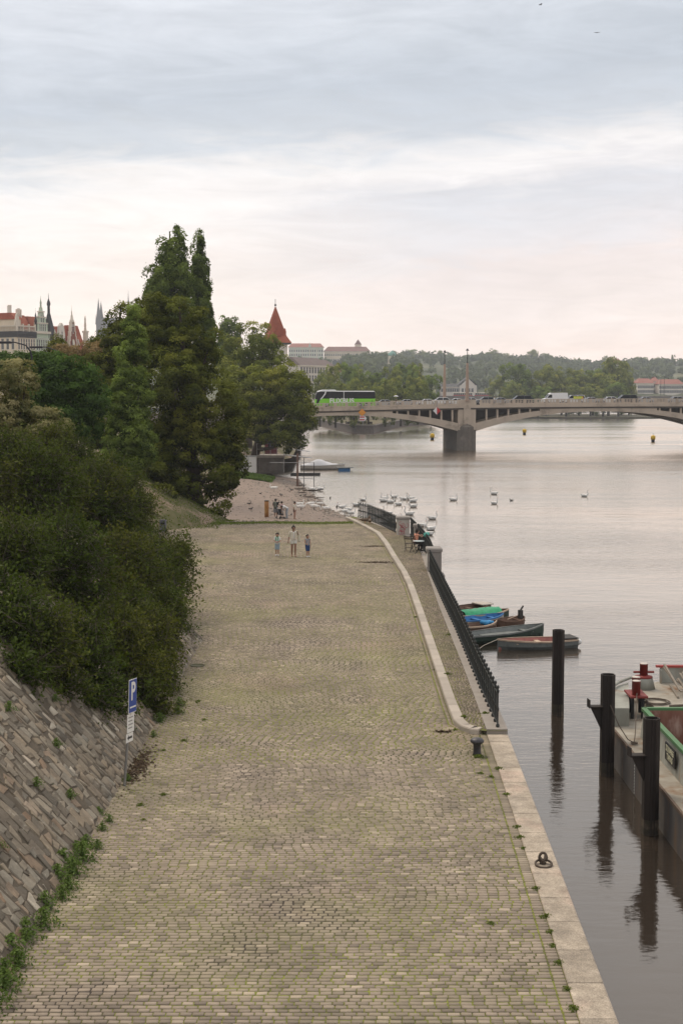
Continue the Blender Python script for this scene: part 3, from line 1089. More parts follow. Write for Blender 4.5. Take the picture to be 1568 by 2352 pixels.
# ---- foreground shrubs hanging over the rubble slope: arching shoots set with small leaves
def shrub(name, label, L, base, nshoot, per, leaf, seed, stems, slen=(.5, 1.5), mat=None):
    org = Vector(base)
    th = thing(name, label, 'shrub', base)
    lob = px_lobes(L, 50, org, True)
    rs = np.random.RandomState(seed)
    P, D = crown_points(lob, nshoot, rs, .46)
    ln = rs.uniform(*slen, nshoot) * np.where(rs.uniform(0, 1, nshoot) < .12, 1.7, 1.0)
    dirs = unit(D * .9 + rs.normal(size=D.shape) * .5 + np.array([.12, -.1, .32]))
    droop = rs.uniform(.1, .6, nshoot)
    tt = rs.uniform(0.05, 1, (nshoot, per)) ** .8
    base_p = P - dirs * ln[:, None] * .55
    X = base_p[:, None, :] + dirs[:, None, :] * (tt * ln[:, None])[:, :, None]
    X[:, :, 2] -= (tt ** 2) * (droop * ln)[:, None] * .5
    X += rs.normal(size=X.shape) * leaf * .8
    C = X.reshape(-1, 3)
    N_ = unit(np.repeat(dirs, per, 0) * .3 + rs.normal(size=C.shape) * .8 + np.array([0, 0, .6]))
    V, F = leaf_quads(C, N_, leaf * np.repeat(rs.uniform(.7, 1.35, nshoot), per), rs, .5)
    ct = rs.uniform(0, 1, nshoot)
    tint = np.clip(-.05 + .45 * np.repeat(ct, per) + .2 * rs.uniform(0, 1, len(C)) + .5 * tt.reshape(-1) ** 2, 0, 1)  # tip leaves coloured lighter, as if catching the light
    put('foliage', np_mesh('foliage', V, F, mat or L_BUSH, tint), th)
    # the shoots themselves
    ns = min(nshoot, 2600)
    pts = np.linspace(0, 1, 4)
    Q = base_p[:ns, None, :] + dirs[:ns, None, :] * (pts[None, :] * ln[:ns, None])[:, :, None]
    Q[:, :, 2] -= (pts ** 2)[None, :] * (droop * ln)[:ns, None] * .5
    side = unit(np.cross(dirs[:ns], rs.normal(size=(ns, 3))))
    s2 = np.cross(dirs[:ns], side)
    rad = np.array([.012, .010, .007, .004])
    V, F = [], []
    ring = []
    for j in range(3):
        a = 2 * math.pi * j / 3
        ring.append(side * math.cos(a) + s2 * math.sin(a))
    VV = np.stack([Q + r_[:, None, :] * rad[None, :, None] for r_ in ring], 2).reshape(-1, 3)
    FF = []
    idx = np.arange(ns) * 12
    for i in range(3):
        for j in range(3):
            j2 = (j + 1) % 3
            FF.append(np.stack([idx + i * 3 + j, idx + i * 3 + j2, idx + (i + 1) * 3 + j2, idx + (i + 1) * 3 + j], 1))
    put('twigs', np_mesh('twigs', VV, np.concatenate(FF), TWIG, smooth=True), th)
    mb = MB()
    rr = random.Random(seed)
    for k in range(stems):
        q = P[rs.randint(0, len(P))] * .9
        q = Vector(q)
        c0 = np.array(lob[k % len(lob)][0])
        b = Vector(c0 * .8) + Vector((rr.uniform(-.5, 0), rr.uniform(-.5, .5), -.9))
        q = Vector(c0) + (q - Vector(c0)) * .25
        mb.tube([b, b + (q - b) * .5 + Vector((0, 0, .1)), q], [.05, .035, .012], 5)
    mb.build('stem', BARK, th)
    return th


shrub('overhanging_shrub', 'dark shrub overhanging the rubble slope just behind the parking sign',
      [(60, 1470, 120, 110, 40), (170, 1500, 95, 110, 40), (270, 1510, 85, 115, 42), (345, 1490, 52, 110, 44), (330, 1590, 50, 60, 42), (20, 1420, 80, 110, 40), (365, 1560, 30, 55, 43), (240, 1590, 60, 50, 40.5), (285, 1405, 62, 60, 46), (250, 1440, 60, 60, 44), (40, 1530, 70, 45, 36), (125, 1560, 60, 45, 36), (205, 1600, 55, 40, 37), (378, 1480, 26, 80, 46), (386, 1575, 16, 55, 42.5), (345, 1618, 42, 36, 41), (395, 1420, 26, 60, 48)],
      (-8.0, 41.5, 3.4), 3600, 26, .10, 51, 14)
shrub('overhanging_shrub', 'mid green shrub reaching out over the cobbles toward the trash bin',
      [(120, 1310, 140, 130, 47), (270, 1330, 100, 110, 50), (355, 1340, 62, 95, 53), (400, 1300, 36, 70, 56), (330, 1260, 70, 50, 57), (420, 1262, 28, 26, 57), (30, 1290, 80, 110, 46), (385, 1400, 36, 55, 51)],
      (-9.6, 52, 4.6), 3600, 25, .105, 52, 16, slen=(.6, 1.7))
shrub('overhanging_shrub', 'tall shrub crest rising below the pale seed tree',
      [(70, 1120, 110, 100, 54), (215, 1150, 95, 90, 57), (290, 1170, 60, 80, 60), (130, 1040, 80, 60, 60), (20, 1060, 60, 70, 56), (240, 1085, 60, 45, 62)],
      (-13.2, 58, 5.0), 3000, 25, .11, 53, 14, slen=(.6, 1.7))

# ---- trees across the water (shared crowns, each tree its own object)
def proto_tree(name, seed, mat, nclump, nleaf, leaf, clr, lobes, h=10., tr=.3):
    me, P = crown(name, lobes, nclump, nleaf, leaf, clr, mat, None, seed, mesh_only=True)
    mb = MB()
    mb.tube([(0, 0, -.5), (.1, .05, h * .3), (0, .1, h * .7)], [tr * 1.3, tr, tr * .3], 7)
    rs = np.random.RandomState(seed)
    for i in rs.choice(len(P), 8, replace=False):
        mb.tube([(0, 0, h * .25), tuple(P[i] * .5 + np.array([0, 0, h * .2])), tuple(P[i])], [tr * .4, tr * .25, .03], 4)
    return me, mb.mesh('trunk', BARK)


PROTO = []
for k in range(4):
    rs = random.Random(60 + k)
    lob = [((0, 0, 6.4), (3.6, 3.6, 3.6))]
    for q in range(11):
        a = rs.uniform(0, 6.28)
        z = rs.uniform(1.2, 8.8)
        rr = 2.5 * math.sqrt(max(.1, 1 - ((z - 5.6) / 5.2) ** 2))
        lob.append(((rr * math.cos(a), rr * math.sin(a), z), (rs.uniform(1.3, 2.2),) * 2 + (rs.uniform(1.2, 2.0),)))
    PROTO.append(proto_tree('crown', 70 + k, L_MID if k != 2 else L_GREEN, 100, 10500, .42, 1.15, lob))


def far_tree(name, label, loc, h, w, k, rz, group, cat='tree'):
    """a tree about 10 m high and 9 m wide, scaled"""
    th = thing(name, label, cat, loc, rz, group, (w / 9., w / 9., h / 10.))
    put('crown', PROTO[k][0], th)
    put('trunk', PROTO[k][1], th)
    return th


ORD = ['first', 'second', 'third', 'fourth', 'fifth', 'sixth', 'seventh', 'eighth', 'ninth', 'tenth', 'eleventh', 'twelfth', 'thirteenth', 'fourteenth', 'fifteenth', 'sixteenth']
rt = random.Random(5)
mid = [(735, 868, 40, 470), (757, 848, 48, 500), (790, 836, 52, 540), (826, 846, 50, 560), (770, 880, 46, 455), (812, 878, 50, 450), (858, 856, 52, 540), (846, 885, 50, 455), (893, 848, 54, 570), (884, 878, 48, 470), (926, 838, 54, 590), (920, 872, 50, 480), (960, 840, 52, 600), (958, 874, 50, 500), (990, 862, 40, 560)]
for k, (x, yt, w, Y) in enumerate(mid):
    p = at(x, yt, Y)
    z0 = -1.0
    far_tree('island_tree', f'{ORD[k]} tree from the left among the leafy trees behind the bus', (p.x, Y, z0), p.z - z0, px(w * 1.18, Y), k % 4, rt.uniform(0, 6), 'trees on the near island')
rgt = [(1146, 868, 44, 780), (1185, 836, 56, 760), (1180, 880, 46, 720), (1220, 856, 48, 770), (1254, 848, 54, 760), (1236, 888, 46, 710), (1290, 850, 54, 770), (1300, 885, 50, 715), (1330, 856, 52, 760), (1362, 850, 54, 765), (1356, 886, 48, 715), (1398, 826, 64, 750), (1428, 842, 48, 770), (1420, 880, 50, 720), (1444, 866, 28, 760), (1385, 872, 50, 725)]
for k, (x, yt, w, Y) in enumerate(rgt):
    p = at(x, yt, Y)
    z0 = -1.5
    far_tree('island_tree', f'{ORD[k]} tree from the left in the round grove beyond the second arch', (p.x, Y, z0), p.z - z0, px(w * 1.25, Y), (k + 1) % 4, rt.uniform(0, 6), 'trees on the far island')

# street trees and a hedge-like shrub row on the embankment, most of them past the left edge of the view
for k, (x, y, h) in enumerate([(-24, 62, 9), (-29, 84, 10), (-22, 46, 8), (-33, 108, 11)]):
    far_tree('street_tree', f'{ORD[k]} embankment street tree past the left edge behind the pale tree', (x, y, 5.0), h * .8, h * .95, k, k * 1.1, 'street trees on the embankment')
# ================================================================== road bridge over the river
M_BCONC = pm("bridge_concrete", (.56, .46, .36), (.43, .35, .275), .35, .85, .4, 6., c3=(.27, .22, .17), c3s=.35, c3t=.56)
M_BDARK = pm("bridge_dark", (.13, .11, .09), (.10, .085, .07), .5, .9)  # dark tone of the edge beam and of the sheet painting spandrel shade
M_PIER = pm("pier_stone", (.21, .18, .15), (.14, .12, .10), .8, .9, .6, 5., c3=(.26, .22, .18), c3s=.5, c3t=.6)
M_PYLON = pm("pylon_stone", (.42, .30, .225), (.36, .26, .20), .8, .85)
M_ASPH = pm("asphalt", (.05, .05, .052), (.065, .063, .06), 2., .9)
M_BLACK = pm("black_metal", (.018, .018, .02), (.03, .03, .03), 8., .5, metal=.3)

BR = thing('road_bridge', 'long concrete arch bridge with slotted parapet carrying traffic over the river', 'bridge', (27.25, 310, 0), R(5.7))
# local frame: x along the bridge (0 = middle of the pier front), y across (away from us)
ZT = lambda x: 7.72 + (.018 * x if x < 0 else .012 * x) - .00012 * x * x        # top of parapet
BW = 18.0
PIERS = [-53.5, 0.0, 59.5, 119]
X0, X1 = -62, 120


def deck_strip(y0, y1, zo0, zo1, step=3.0, x0=X0, x1=X1):
    mb = MB()
    xs = list(np.arange(x0, x1 + .1, step))
    for a, b in zip(xs[:-1], xs[1:]):
        mb.add([(a, y0, ZT(a) + zo0), (b, y0, ZT(b) + zo0), (b, y1, ZT(b) + zo0), (a, y1, ZT(a) + zo0),
                (a, y0, ZT(a) + zo1), (b, y0, ZT(b) + zo1), (b, y1, ZT(b) + zo1), (a, y1, ZT(a) + zo1)],
               [(0, 3, 2, 1), (4, 5, 6, 7), (0, 1, 5, 4), (2, 3, 7, 6)])
    return mb


deck_strip(-.25, BW + .25, -1.72, -1.10).build('deck_slab', M_BCONC, BR)
deck_strip(.45, BW - .45, -1.098, -1.06).build('road_surface', M_ASPH, BR)
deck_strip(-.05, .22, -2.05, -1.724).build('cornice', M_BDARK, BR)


def slot_panel(L):
    """one bay of the parapet: rails and short blocks leaving slots"""
    mb = MB()
    mb.box(0, L, 0, .22, -.16, 0)
    mb.box(0, L, .02, .20, -1.09, -.80)
    n = 3
    for k in range(n + 1):
        w = .17
        xx = (L - w) * k / n
        mb.box(xx, xx + w, .03, .19, -.798, -.162)
    for z in (-.39, -.60):
        mb.box(.01, L - .01, .05, .17, z - .035, z + .035)
    return mb.mesh('parapet_panel', M_BCONC)


PAN = slot_panel(2.10)
mb = MB()
mb.box(-.17, .17, -.05, .27, -1.10, .05)
PPOST = mb.mesh('parapet_post', M_BCONC)
for yy in (0., BW - .22):
    x = -58.0
    while x < 112:
        if not (abs(x + 1.2) < 2.0):
            o = put('parapet_panel', PAN, BR)
            o.location = (x + .17, yy, ZT(x + 1.2))
            o.rotation_euler = (0, -math.atan(ZT(x + 1.7) - ZT(x + .7)), 0)
        if abs(x) > 1.9:
            o = put('parapet_post', PPOST, BR)
            o.location = (x, yy, ZT(x))
        x += 2.44
mb = MB()
mb.box(-1.95, 1.95, -.12, .32, -1.10, .10)
o = mb.build('parapet_pier_block', M_BCONC, BR)
o.location = (0, 0, ZT(0))


def arch(xa, xb, zs, zc, y0, y1, tc=.75, ts=1.75):
    """one arch rib: springing height zs, crown soffit zc"""
    mb = MB()
    n = 28
    P = []
    for k in range(n + 1):
        u = -1 + 2 * k / n
        x = (xa + xb) / 2 + u * (xb - xa) / 2
        zi = zs + (zc - zs) * (1 - abs(u) ** 2.15)
        th = tc + (ts - tc) * abs(u) ** 1.6
        P.append((x, zi, min(zi + th, ZT(x) - 1.73)))
    for (a, b) in zip(P[:-1], P[1:]):
        mb.add([(a[0], y0, a[1]), (b[0], y0, b[1]), (b[0], y1, b[1]), (a[0], y1, a[1]), (a[0], y0, a[2]), (b[0], y0, b[2]), (b[0], y1, b[2]), (a[0], y1, a[2])],
               [(0, 3, 2, 1), (4, 5, 6, 7), (0, 1, 5, 4), (2, 3, 7, 6)])
    return mb, P


SP = [(PIERS[0] + 2.0, PIERS[1] - 2.0), (PIERS[1] + 2.0, PIERS[2] - 2.0), (PIERS[2] + 2, PIERS[3] - 2)]
for xa, xb in SP:
    zc = ZT((xa + xb) / 2) - 2.75
    for r_i, (y0, y1) in enumerate(((.05, 2.6), (7.6, 10.4), (BW - 2.6, BW - .05))):
        mb, P = arch(xa, xb, .95, zc, y0, y1)
        mb.build('arch_rib', M_BCONC, BR)
        xm = (xa + xb) / 2
        # spandrel columns each side, solid wall towards the crown
        x = xa + 2.35
        while x < xb - 1:
            zt = np.interp(x, [q[0] for q in P], [q[2] for q in P])
            h = ZT(x) - 1.724 - zt
            if h > .75 and (r_i != 1):
                mb = MB()
                mb.box(-.17, .17, y0 + .12, y0 + .75, zt - .1, ZT(x) - 1.726)
                o = mb.build('spandrel_column', M_BCONC, BR)
                o.location = (x, 0, 0)
            x += 2.42
        if r_i == 1:  # added dark sheet standing in for the shade between the ribs
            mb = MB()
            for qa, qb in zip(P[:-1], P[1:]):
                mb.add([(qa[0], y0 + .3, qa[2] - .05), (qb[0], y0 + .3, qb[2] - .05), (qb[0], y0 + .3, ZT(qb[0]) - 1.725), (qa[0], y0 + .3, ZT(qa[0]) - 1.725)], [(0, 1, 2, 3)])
            mb.build('shade_backing', M_BDARK, BR)
        if r_i != 1:
            mb = MB()
            xs = np.linspace(xa, xb, 60)
            for a, b in zip(xs[:-1], xs[1:]):
                za, zb_ = [np.interp(q, [w_[0] for w_ in P], [w_[2] for w_ in P]) for q in (a, b)]
                if ZT(a) - 1.724 - za < .80:
                    mb.add([(a, y0 + .07, za - .05), (b, y0 + .07, zb_ - .05), (b, y0 + .07, ZT(b) - 1.727), (a, y0 + .07, ZT(a) - 1.727)], [(0, 1, 2, 3)])
            mb.build('spandrel_wall', M_BCONC, BR)
mb = MB()
for xp in PIERS[1:3]:
    mb2 = MB()
    # pier body with pointed cutwater, stone below and concrete above
    poly = [(-2.1, .6), (0, -1.3), (2.1, .6), (2.1, BW + .3), (0, BW + 2), (-2.1, BW + .3)]
    mb2.zprism([(xp + a, b) for a, b in poly], -6, 1.9)
    cap = [(xp - 2.1, .6, 1.9), (xp, -1.3, 1.9), (xp + 2.1, .6, 1.9), (xp + 2.1, BW + .3, 1.9), (xp, BW + 2, 1.9), (xp - 2.1, BW + .3, 1.9), (xp, .35, 3.1), (xp, BW - .3, 3.1)]
    mb2.add(cap, [(0, 1, 6), (1, 2, 6), (2, 3, 7, 6), (3, 4, 7), (4, 5, 7), (5, 0, 6, 7)])
    p_ = mb2.build('pier', M_PIER, BR)
    mb3 = MB()
    mb3.box(xp - 1.95, xp + 1.95, .02, BW - .02, 1.2, ZT(xp) - 1.1)
    mb3.box(xp - .75, xp + .75, -.3, .3, 2.4, ZT(xp) - 1.1)
    mb3.build('pier_shaft', M_BCONC, BR)
    # dressed blocks of the cutwater
    rb = random.Random(int(xp))
    for side in (-1, 1):
        for r_ in range(7):
            z = -3.2 + r_ * .72
            for c_ in range(2):
                f0, f1 = c_ * .5 + .02 + (r_ % 2) * .0, c_ * .5 + .48
                a = Vector((xp, -1.3)).lerp(Vector((xp + side * 2.1, .6)), f0)
                b = Vector((xp, -1.3)).lerp(Vector((xp + side * 2.1, .6)), f1)
                nrm = Vector((side * .67, -.74)) * .05
                m4 = MB()
                q = [a, b, b + nrm, a + nrm]
                m4.add([(v.x, v.y, z) for v in q] + [(v.x, v.y, z + .68) for v in q], [(0, 1, 2, 3), (7, 6, 5, 4), (2, 3, 7, 6), (0, 4, 7, 3), (1, 2, 6, 5)])
                m4.build('pier_block', M_PIER, BR)
mb = MB()
mb.box(X0 - 30, PIERS[0] + 2, -.2, BW + .2, -6, ZT(-50) - 1.73)
mb.build('abutment', M_PIER, BR)

# masts on the pier
bm_ = R(5.7)


def bpt(x, y, z):
    return (27.25 + x * math.cos(bm_) - y * math.sin(bm_), 310 + x * math.sin(bm_) + y * math.cos(bm_), z)


def mast(label, x, y, h):
    th = thing('bridge_mast', label, 'mast', bpt(x, y, ZT(x) - .3), bm_, 'tall masts on the bridge pier')
    mb = MB()
    mb.add([(-.36, -.36, 0), (.36, -.36, 0), (.36, .36, 0), (-.36, .36, 0), (-.2, -.2, h * .74), (.2, -.2, h * .74), (.2, .2, h * .74), (-.2, .2, h * .74)],
           [(0, 1, 5, 4), (1, 2, 6, 5), (2, 3, 7, 6), (3, 0, 4, 7), (4, 5, 6, 7)])
    mb.build('shaft', M_PYLON, th)
    MB().tube([(0, 0, h * .74), (0, 0, h)], [.10, .06], 8).build('pole', M_BLACK, th)
    mb = MB()
    mb.sphere((0, 0, h), .22, 8)
    mb.box(-.35, .35, -.1, .1, h - .25, h - .12)
    mb.build('finial', M_BLACK, th)
    return th


mast('nearer of two tall masts on the bridge pier', -.02, -.1, 11.2)
mast('farther of two tall masts rising above the bridge', -1.9, BW - .2, 11.4)

# navigation signs hung on the bridge
M_ORANGE = pm("sign_orange", (.75, .30, .03), (.66, .26, .03), 6., .5)
M_RED = pm("sign_red", (.55, .03, .035), (.46, .03, .03), 6., .5)
M_WHITE = pm("sign_white", (.78, .77, .74), (.70, .69, .66), 6., .5)
M_STEEL = pm("galvanised_steel", (.33, .33, .33), (.24, .24, .24), 5., .45, metal=.7)


def diamond(label, x, z, r, m1, m2=None):
    th = thing('navigation_sign', label, 'sign', bpt(x, -.75, z), bm_)
    mb = MB()
    if m2 is None:
        mb.prism([(-r, 0), (0, -r), (r, 0), (0, r)], -.05, .03)
        mb.build('board', m1, th)
    else:
        mb.prism([(-r, 0), (0, -r), (0, r)], -.05, .03)
        mb.build('board', m1, th)
        MB().prism([(0, -r), (r, 0), (0, r)], -.05, .03).build('board', m2, th)
    mb = MB()
    mb.bar((0, .08, r * .9), (0, .08, r + 1.2), .12)
    mb.bar((0, .08, r + .6), (0, .8, r + .6), .08)
    mb.build('bracket', M_STEEL, th)


diamond('orange diamond navigation sign hung on the bridge below the bus', -23.0, 5.05, .82, M_ORANGE)
diamond('white and red diamond navigation sign hung near the pier', -6.75, 5.4, .85, M_WHITE, M_RED)

# ------------------------------------------------------------------ vehicles
M_GLASS = pm("dark_glass", (.010, .011, .013), (.016, .017, .02), 3., .2, spec=.12)
M_TYRE = pm("tyre_rubber", (.02, .02, .02), (.03, .03, .03), 9., .9)
M_RIM = pm("wheel_rim", (.42, .42, .43), (.3, .3, .31), 9., .35, metal=.8)
M_LAMP = pm("lamp_glass", (.72, .72, .70), (.6, .6, .6), 9., .15)
M_TAIL = pm("tail_lamp", (.35, .01, .01), (.3, .01, .01), 9., .2)


def paint(name, c):
    return pm("paint_" + name, c, tuple(x * .92 for x in c), 3., .28, spec=.5)


P_SILVER, P_WHITE, P_DARK, P_GREY = paint("silver", (.42, .43, .44)), paint("white", (.74, .74, .73)), paint("dark", (.045, .05, .055)), paint("grey", (.19, .20, .21))
P_GREENV = paint("green", (.10, .16, .13))


def wheel_part(th, x, y, r):
    side = -1 if y < 0 else 1
    mb = MB()
    mb.T = Matrix.Translation((x, y, r)) @ Matrix.Rotation(R(90), 4, 'X')
    mb.lathe([(r * .62, -.10), (r * .96, -.10), (r, -.05), (r, .05), (r * .96, .10), (r * .62, .10)], 16)
    w_ = mb.build('wheel', M_TYRE, th)
    mb = MB()
    mb.T = Matrix.Translation((x, y + side * .02, r)) @ Matrix.Rotation(R(90), 4, 'X')
    mb.lathe([(.02, -.09), (r * .6, -.09), (r * .6, .09), (.02, .09)], 12)
    mb.build('rim', M_RIM, w_)


def car(label, x, lane, paintm, kind, flip=False, name='car', cat='car'):
    y = {0: 3.2, 1: 6.6, 2: 11.5, 3: 14.8}[lane]
    th = thing(name, label, cat, bpt(x, y, ZT(x) - 1.06), bm_ + (math.pi if flip else 0), 'traffic on the bridge')
    # side profiles: lower body and glasshouse (front towards -x)
    if kind == 'sedan':
        L, Wd, low = 4.5, .88, [(-2.25, .3), (2.25, .3), (2.27, .85), (1.6, .98), (1.0, 1.0), (-.9, .98), (-1.7, .9), (-2.2, .72)]
        top = [(-1.05, .97), (-.35, 1.42), (.75, 1.44), (1.55, 1.0)]
    elif kind == 'hatch':
        L, Wd, low = 4.1, .86, [(-2.05, .3), (2.05, .3), (2.08, .95), (1.9, 1.02), (-.8, 1.0), (-1.6, .92), (-2.0, .72)]
        top = [(-.95, .99), (-.25, 1.47), (1.15, 1.5), (1.95, 1.02)]
    elif kind == 'suv':
        L, Wd, low = 4.6, .93, [(-2.3, .35), (2.3, .35), (2.33, 1.05), (2.15, 1.12), (-1.0, 1.1), (-1.9, 1.02), (-2.28, .8)]
        top = [(-1.15, 1.09), (-.4, 1.66), (1.5, 1.69), (2.2, 1.12)]
    elif kind == 'minivan':
        L, Wd, low = 4.9, .97, [(-2.45, .33), (2.45, .33), (2.47, 1.12), (2.42, 1.16), (-1.5, 1.12), (-2.2, .98), (-2.42, .75)]
        top = [(-1.65, 1.11), (-.75, 1.86), (2.15, 1.92), (2.43, 1.15)]
    else:               # tall panel van
        L, Wd, low = 5.6, 1.0, [(-2.8, .35), (2.8, .35), (2.8, 1.25), (-2.0, 1.25), (-2.6, 1.08), (-2.78, .8)]
        top = [(-2.05, 1.24), (-1.25, 2.2), (-.95, 2.42), (2.75, 2.45), (2.8, 1.24)]
    mb = MB()
    mb.prism(low, -Wd, Wd)
    mb.build('body', paintm, th)
    mb = MB()
    n = len(top)
    ins = .14 if kind != 'van' else .06
    zb, zt_ = top[0][1], max(q[1] for q in top)
    vs = []
    for s in (-1, 1):
        for xx, zz in top:
            vs.append((xx, s * (Wd - ins * (zz - zb) / (zt_ - zb) - .015), zz))
    mb.add(vs, [tuple(range(n)), tuple(range(2 * n - 1, n - 1, -1))] + [(i, i + n, (i + 1) % n + n, (i + 1) % n) for i in range(n)])
    mb.build('roof', paintm, th)
    # glass: side, front and rear panes standing a touch proud of the cabin
    xf0, xf1 = top[0][0], top[1][0]
    xr1, xr0 = top[-2][0], top[-1][0]

    def pane(poly, name='window'):
        for s in (-1, 1):
            mb = MB()
            mb.add([(a, s * (Wd - ins * (b - zb) / (zt_ - zb) - .005), b) for a, b in (poly if s < 0 else poly[::-1])], [tuple(range(len(poly)))])
            mb.build(name, M_GLASS, th)
    zA, zB = zb + .05, zt_ - .10
    k = lambda z, xa, xb: xa + (xb - xa) * (z - zb) / (zt_ - zb)
    if kind == 'van':
        pane([(-1.9, 1.32), (-.75, 1.32), (-.75, 2.02), (-1.3, 2.02)])
    else:
        xm = (xf1 + xr1) / 2
        pane([(k(zA, xf0, xf1) + .12, zA), (xm - .05, zA), (xm - .05, zB), (k(zB, xf0, xf1) + .12, zB)])
        pane([(xm + .05, zA), (k(zA, xr0, xr1) - .12, zA), (k(zB, xr0, xr1) - .12, zB), (xm + .05, zB)])
    for (xa, xb, nm) in ((xf0, xf1, 'windscreen'), (xr0, xr1, 'rear_window')):
        if kind == 'van' and nm == 'rear_window':
            continue
        s = -1 if nm == 'windscreen' else 1
        z1 = top[1][1] if nm == 'windscreen' else top[-2][1]
        mb = MB()
        za, zb2 = zb + .06, z1 - .06
        fa, fb = (za - zb) / (z1 - zb), (zb2 - zb) / (z1 - zb)
        x_a, x_b = xa + (xb - xa) * fa + s * .012, xa + (xb - xa) * fb + s * .012
        q = [(x_a, -Wd + .12, za), (x_a, Wd - .12, za), (x_b, Wd - ins - .1, zb2), (x_b, -Wd + ins + .1, zb2)]
        mb.add(q, [(0, 1, 2, 3) if s > 0 else (3, 2, 1, 0)])
        mb.build(nm, M_GLASS, th)
    for wx in (-L * .31, L * .31):
        for wy in (-Wd + .06, Wd - .06):
            wheel_part(th, wx, wy, .33)
    for s in (-1, 1):
        MB().box(low[-1][0] + .01, low[-1][0] + .12, s * (Wd - .2) - .15, s * (Wd - .2) + .15, .66, .80).build('headlight', M_LAMP, th)
        MB().box(low[1][0] - .05, low[1][0] + .05, s * (Wd - .14) - .1, s * (Wd - .14) + .1, .75, .95).build('tail_light', M_TAIL, th)
    return th


def bx(xpx):        # place along the bridge that shows at xpx
    return (xpx - 784) / FPX * 313.5 / math.cos(bm_) - 27.25 / math.cos(bm_) + .35


car('silver estate car right behind the green coach', bx(877), 0, P_SILVER, 'hatch')
car('silver sedan, second car behind the green coach', bx(930), 0, P_SILVER, 'sedan')
car('pale hatchback between a silver sedan and a white sport utility car', bx(976), 0, P_WHITE, 'sedan')
car('large white sport utility car left of the pier masts', bx(1014), 1, P_WHITE, 'suv')
car('pale green white sedan just left of the nearer mast', bx(1051), 1, P_WHITE, 'sedan')
car('white estate partly hidden behind the bridge masts', bx(1090), 2, P_WHITE, 'hatch')
car('grey estate car right of the nearer mast', bx(1112), 0, P_GREY, 'suv')
car('silver sedan hidden behind the dark minivan', bx(1163), 2, P_SILVER, 'sedan')
car('dark grey minivan to the left of the tall white van', bx(1194), 0, P_DARK, 'minivan', name='minivan', cat='van')
car('dull green car squeezed between minivan and white van', bx(1232), 2, P_GREENV, 'sedan')
car('tall white panel van on the bridge', bx(1273), 0, P_WHITE, 'van', name='panel_van', cat='van')
v_ = car('small white van with colourful green print on its side', bx(1318), 0, P_WHITE, 'minivan', name='delivery_van', cat='van')
M_PRINT = pm("van_print_green", (.35, .55, .06), (.62, .62, .10), 1.6, .4, c3=(.75, .25, .08), c3s=1.1, c3t=.5)
MB().box(-.3, 1.9, -.998, -.975, .95, 1.62).build('side_print', M_PRINT, v_)
car('white and silver sedan following the printed van', bx(1356), 0, P_SILVER, 'sedan')
car('white hatchback before the black minivan', bx(1399), 0, P_WHITE, 'hatch')
car('black minivan with roof bars on the right stretch of bridge', bx(1440), 0, P_DARK, 'minivan', name='minivan', cat='van')
car('silver sedan alone right of the black minivan', bx(1484), 0, P_SILVER, 'sedan')
car('silver estate at the right end of the visible bridge', bx(1556), 0, P_SILVER, 'hatch')

# ---- coach
M_BUSG = pm("coach_green", (.20, .60, .012), (.19, .56, .012), 2., .3, spec=.5)
M_BUSW = pm("coach_white", (.72, .73, .72), (.66, .67, .66), 2., .35)
xb = bx(725 + 66)
BUS = thing('coach_bus', 'bright green long distance coach with black windows and white lettering', 'bus', bpt(xb, 3.4, ZT(xb) - 1.06), bm_, 'traffic on the bridge')
L2, HW = 6.55, 1.25


def bus_section(x, z0, z1, w, r=.25):
    """outline across the coach at station x"""
    pts = [(-w, z0), (w, z0)]
    out = [(x, -w, z0), (x, w, z0)]
    for k in range(5):
        a = R(90 * k / 4)
        out.append((x, w - r + r * math.cos(a), z1 - r + r * math.sin(a)))
    for k in range(5):
        a = R(90 + 90 * k / 4)
        out.append((x, -w + r + r * math.cos(a), z1 - r + r * math.sin(a)))
    return out


def loft(secs, mi=0):
    mb = MB()
    n = len(secs[0])
    vs = [p for s_ in secs for p in s_]
    fs = [tuple(range(n)), tuple((len(secs) - 1) * n + k for k in range(n))[::-1]]
    for i in range(len(secs) - 1):
        for k in range(n):
            fs.append((i * n + k, (i + 1) * n + k, (i + 1) * n + (k + 1) % n, i * n + (k + 1) % n))
    mb.add(vs, fs, mi)
    return mb


loft([bus_section(-L2 + .05, .35, 1.7, 1.1), bus_section(-L2 + .25, .3, 1.86, 1.22), bus_section(-L2 + 1.2, .3, 1.95, HW), bus_section(L2 - .15, .3, 1.95, HW), bus_section(L2, .4, 1.9, 1.2)]).build('body', M_BUSG, BUS)
loft([bus_section(-L2 + .12, .95, 2.7, 1.1), bus_section(-L2 + .5, .95, 3.35, 1.2), bus_section(-L2 + 1.2, 1.93, 3.52, 1.235), bus_section(L2 - .2, 1.93, 3.46, 1.235), bus_section(L2 - .05, 1.95, 3.3, 1.2)]).build('window_band', M_GLASS, BUS)
loft([bus_section(-L2 + .55, 3.2, 3.55, 1.1), bus_section(-L2 + 1.6, 3.3, 3.82, 1.15), bus_section(-L2 + 4.4, 3.3, 3.84, 1.15), bus_section(-L2 + 4.7, 3.3, 3.6, 1.15), bus_section(L2 - .3, 3.3, 3.58, 1.15), bus_section(L2 - .05, 3.2, 3.4, 1.1)]).build('roof', M_BUSW, BUS)
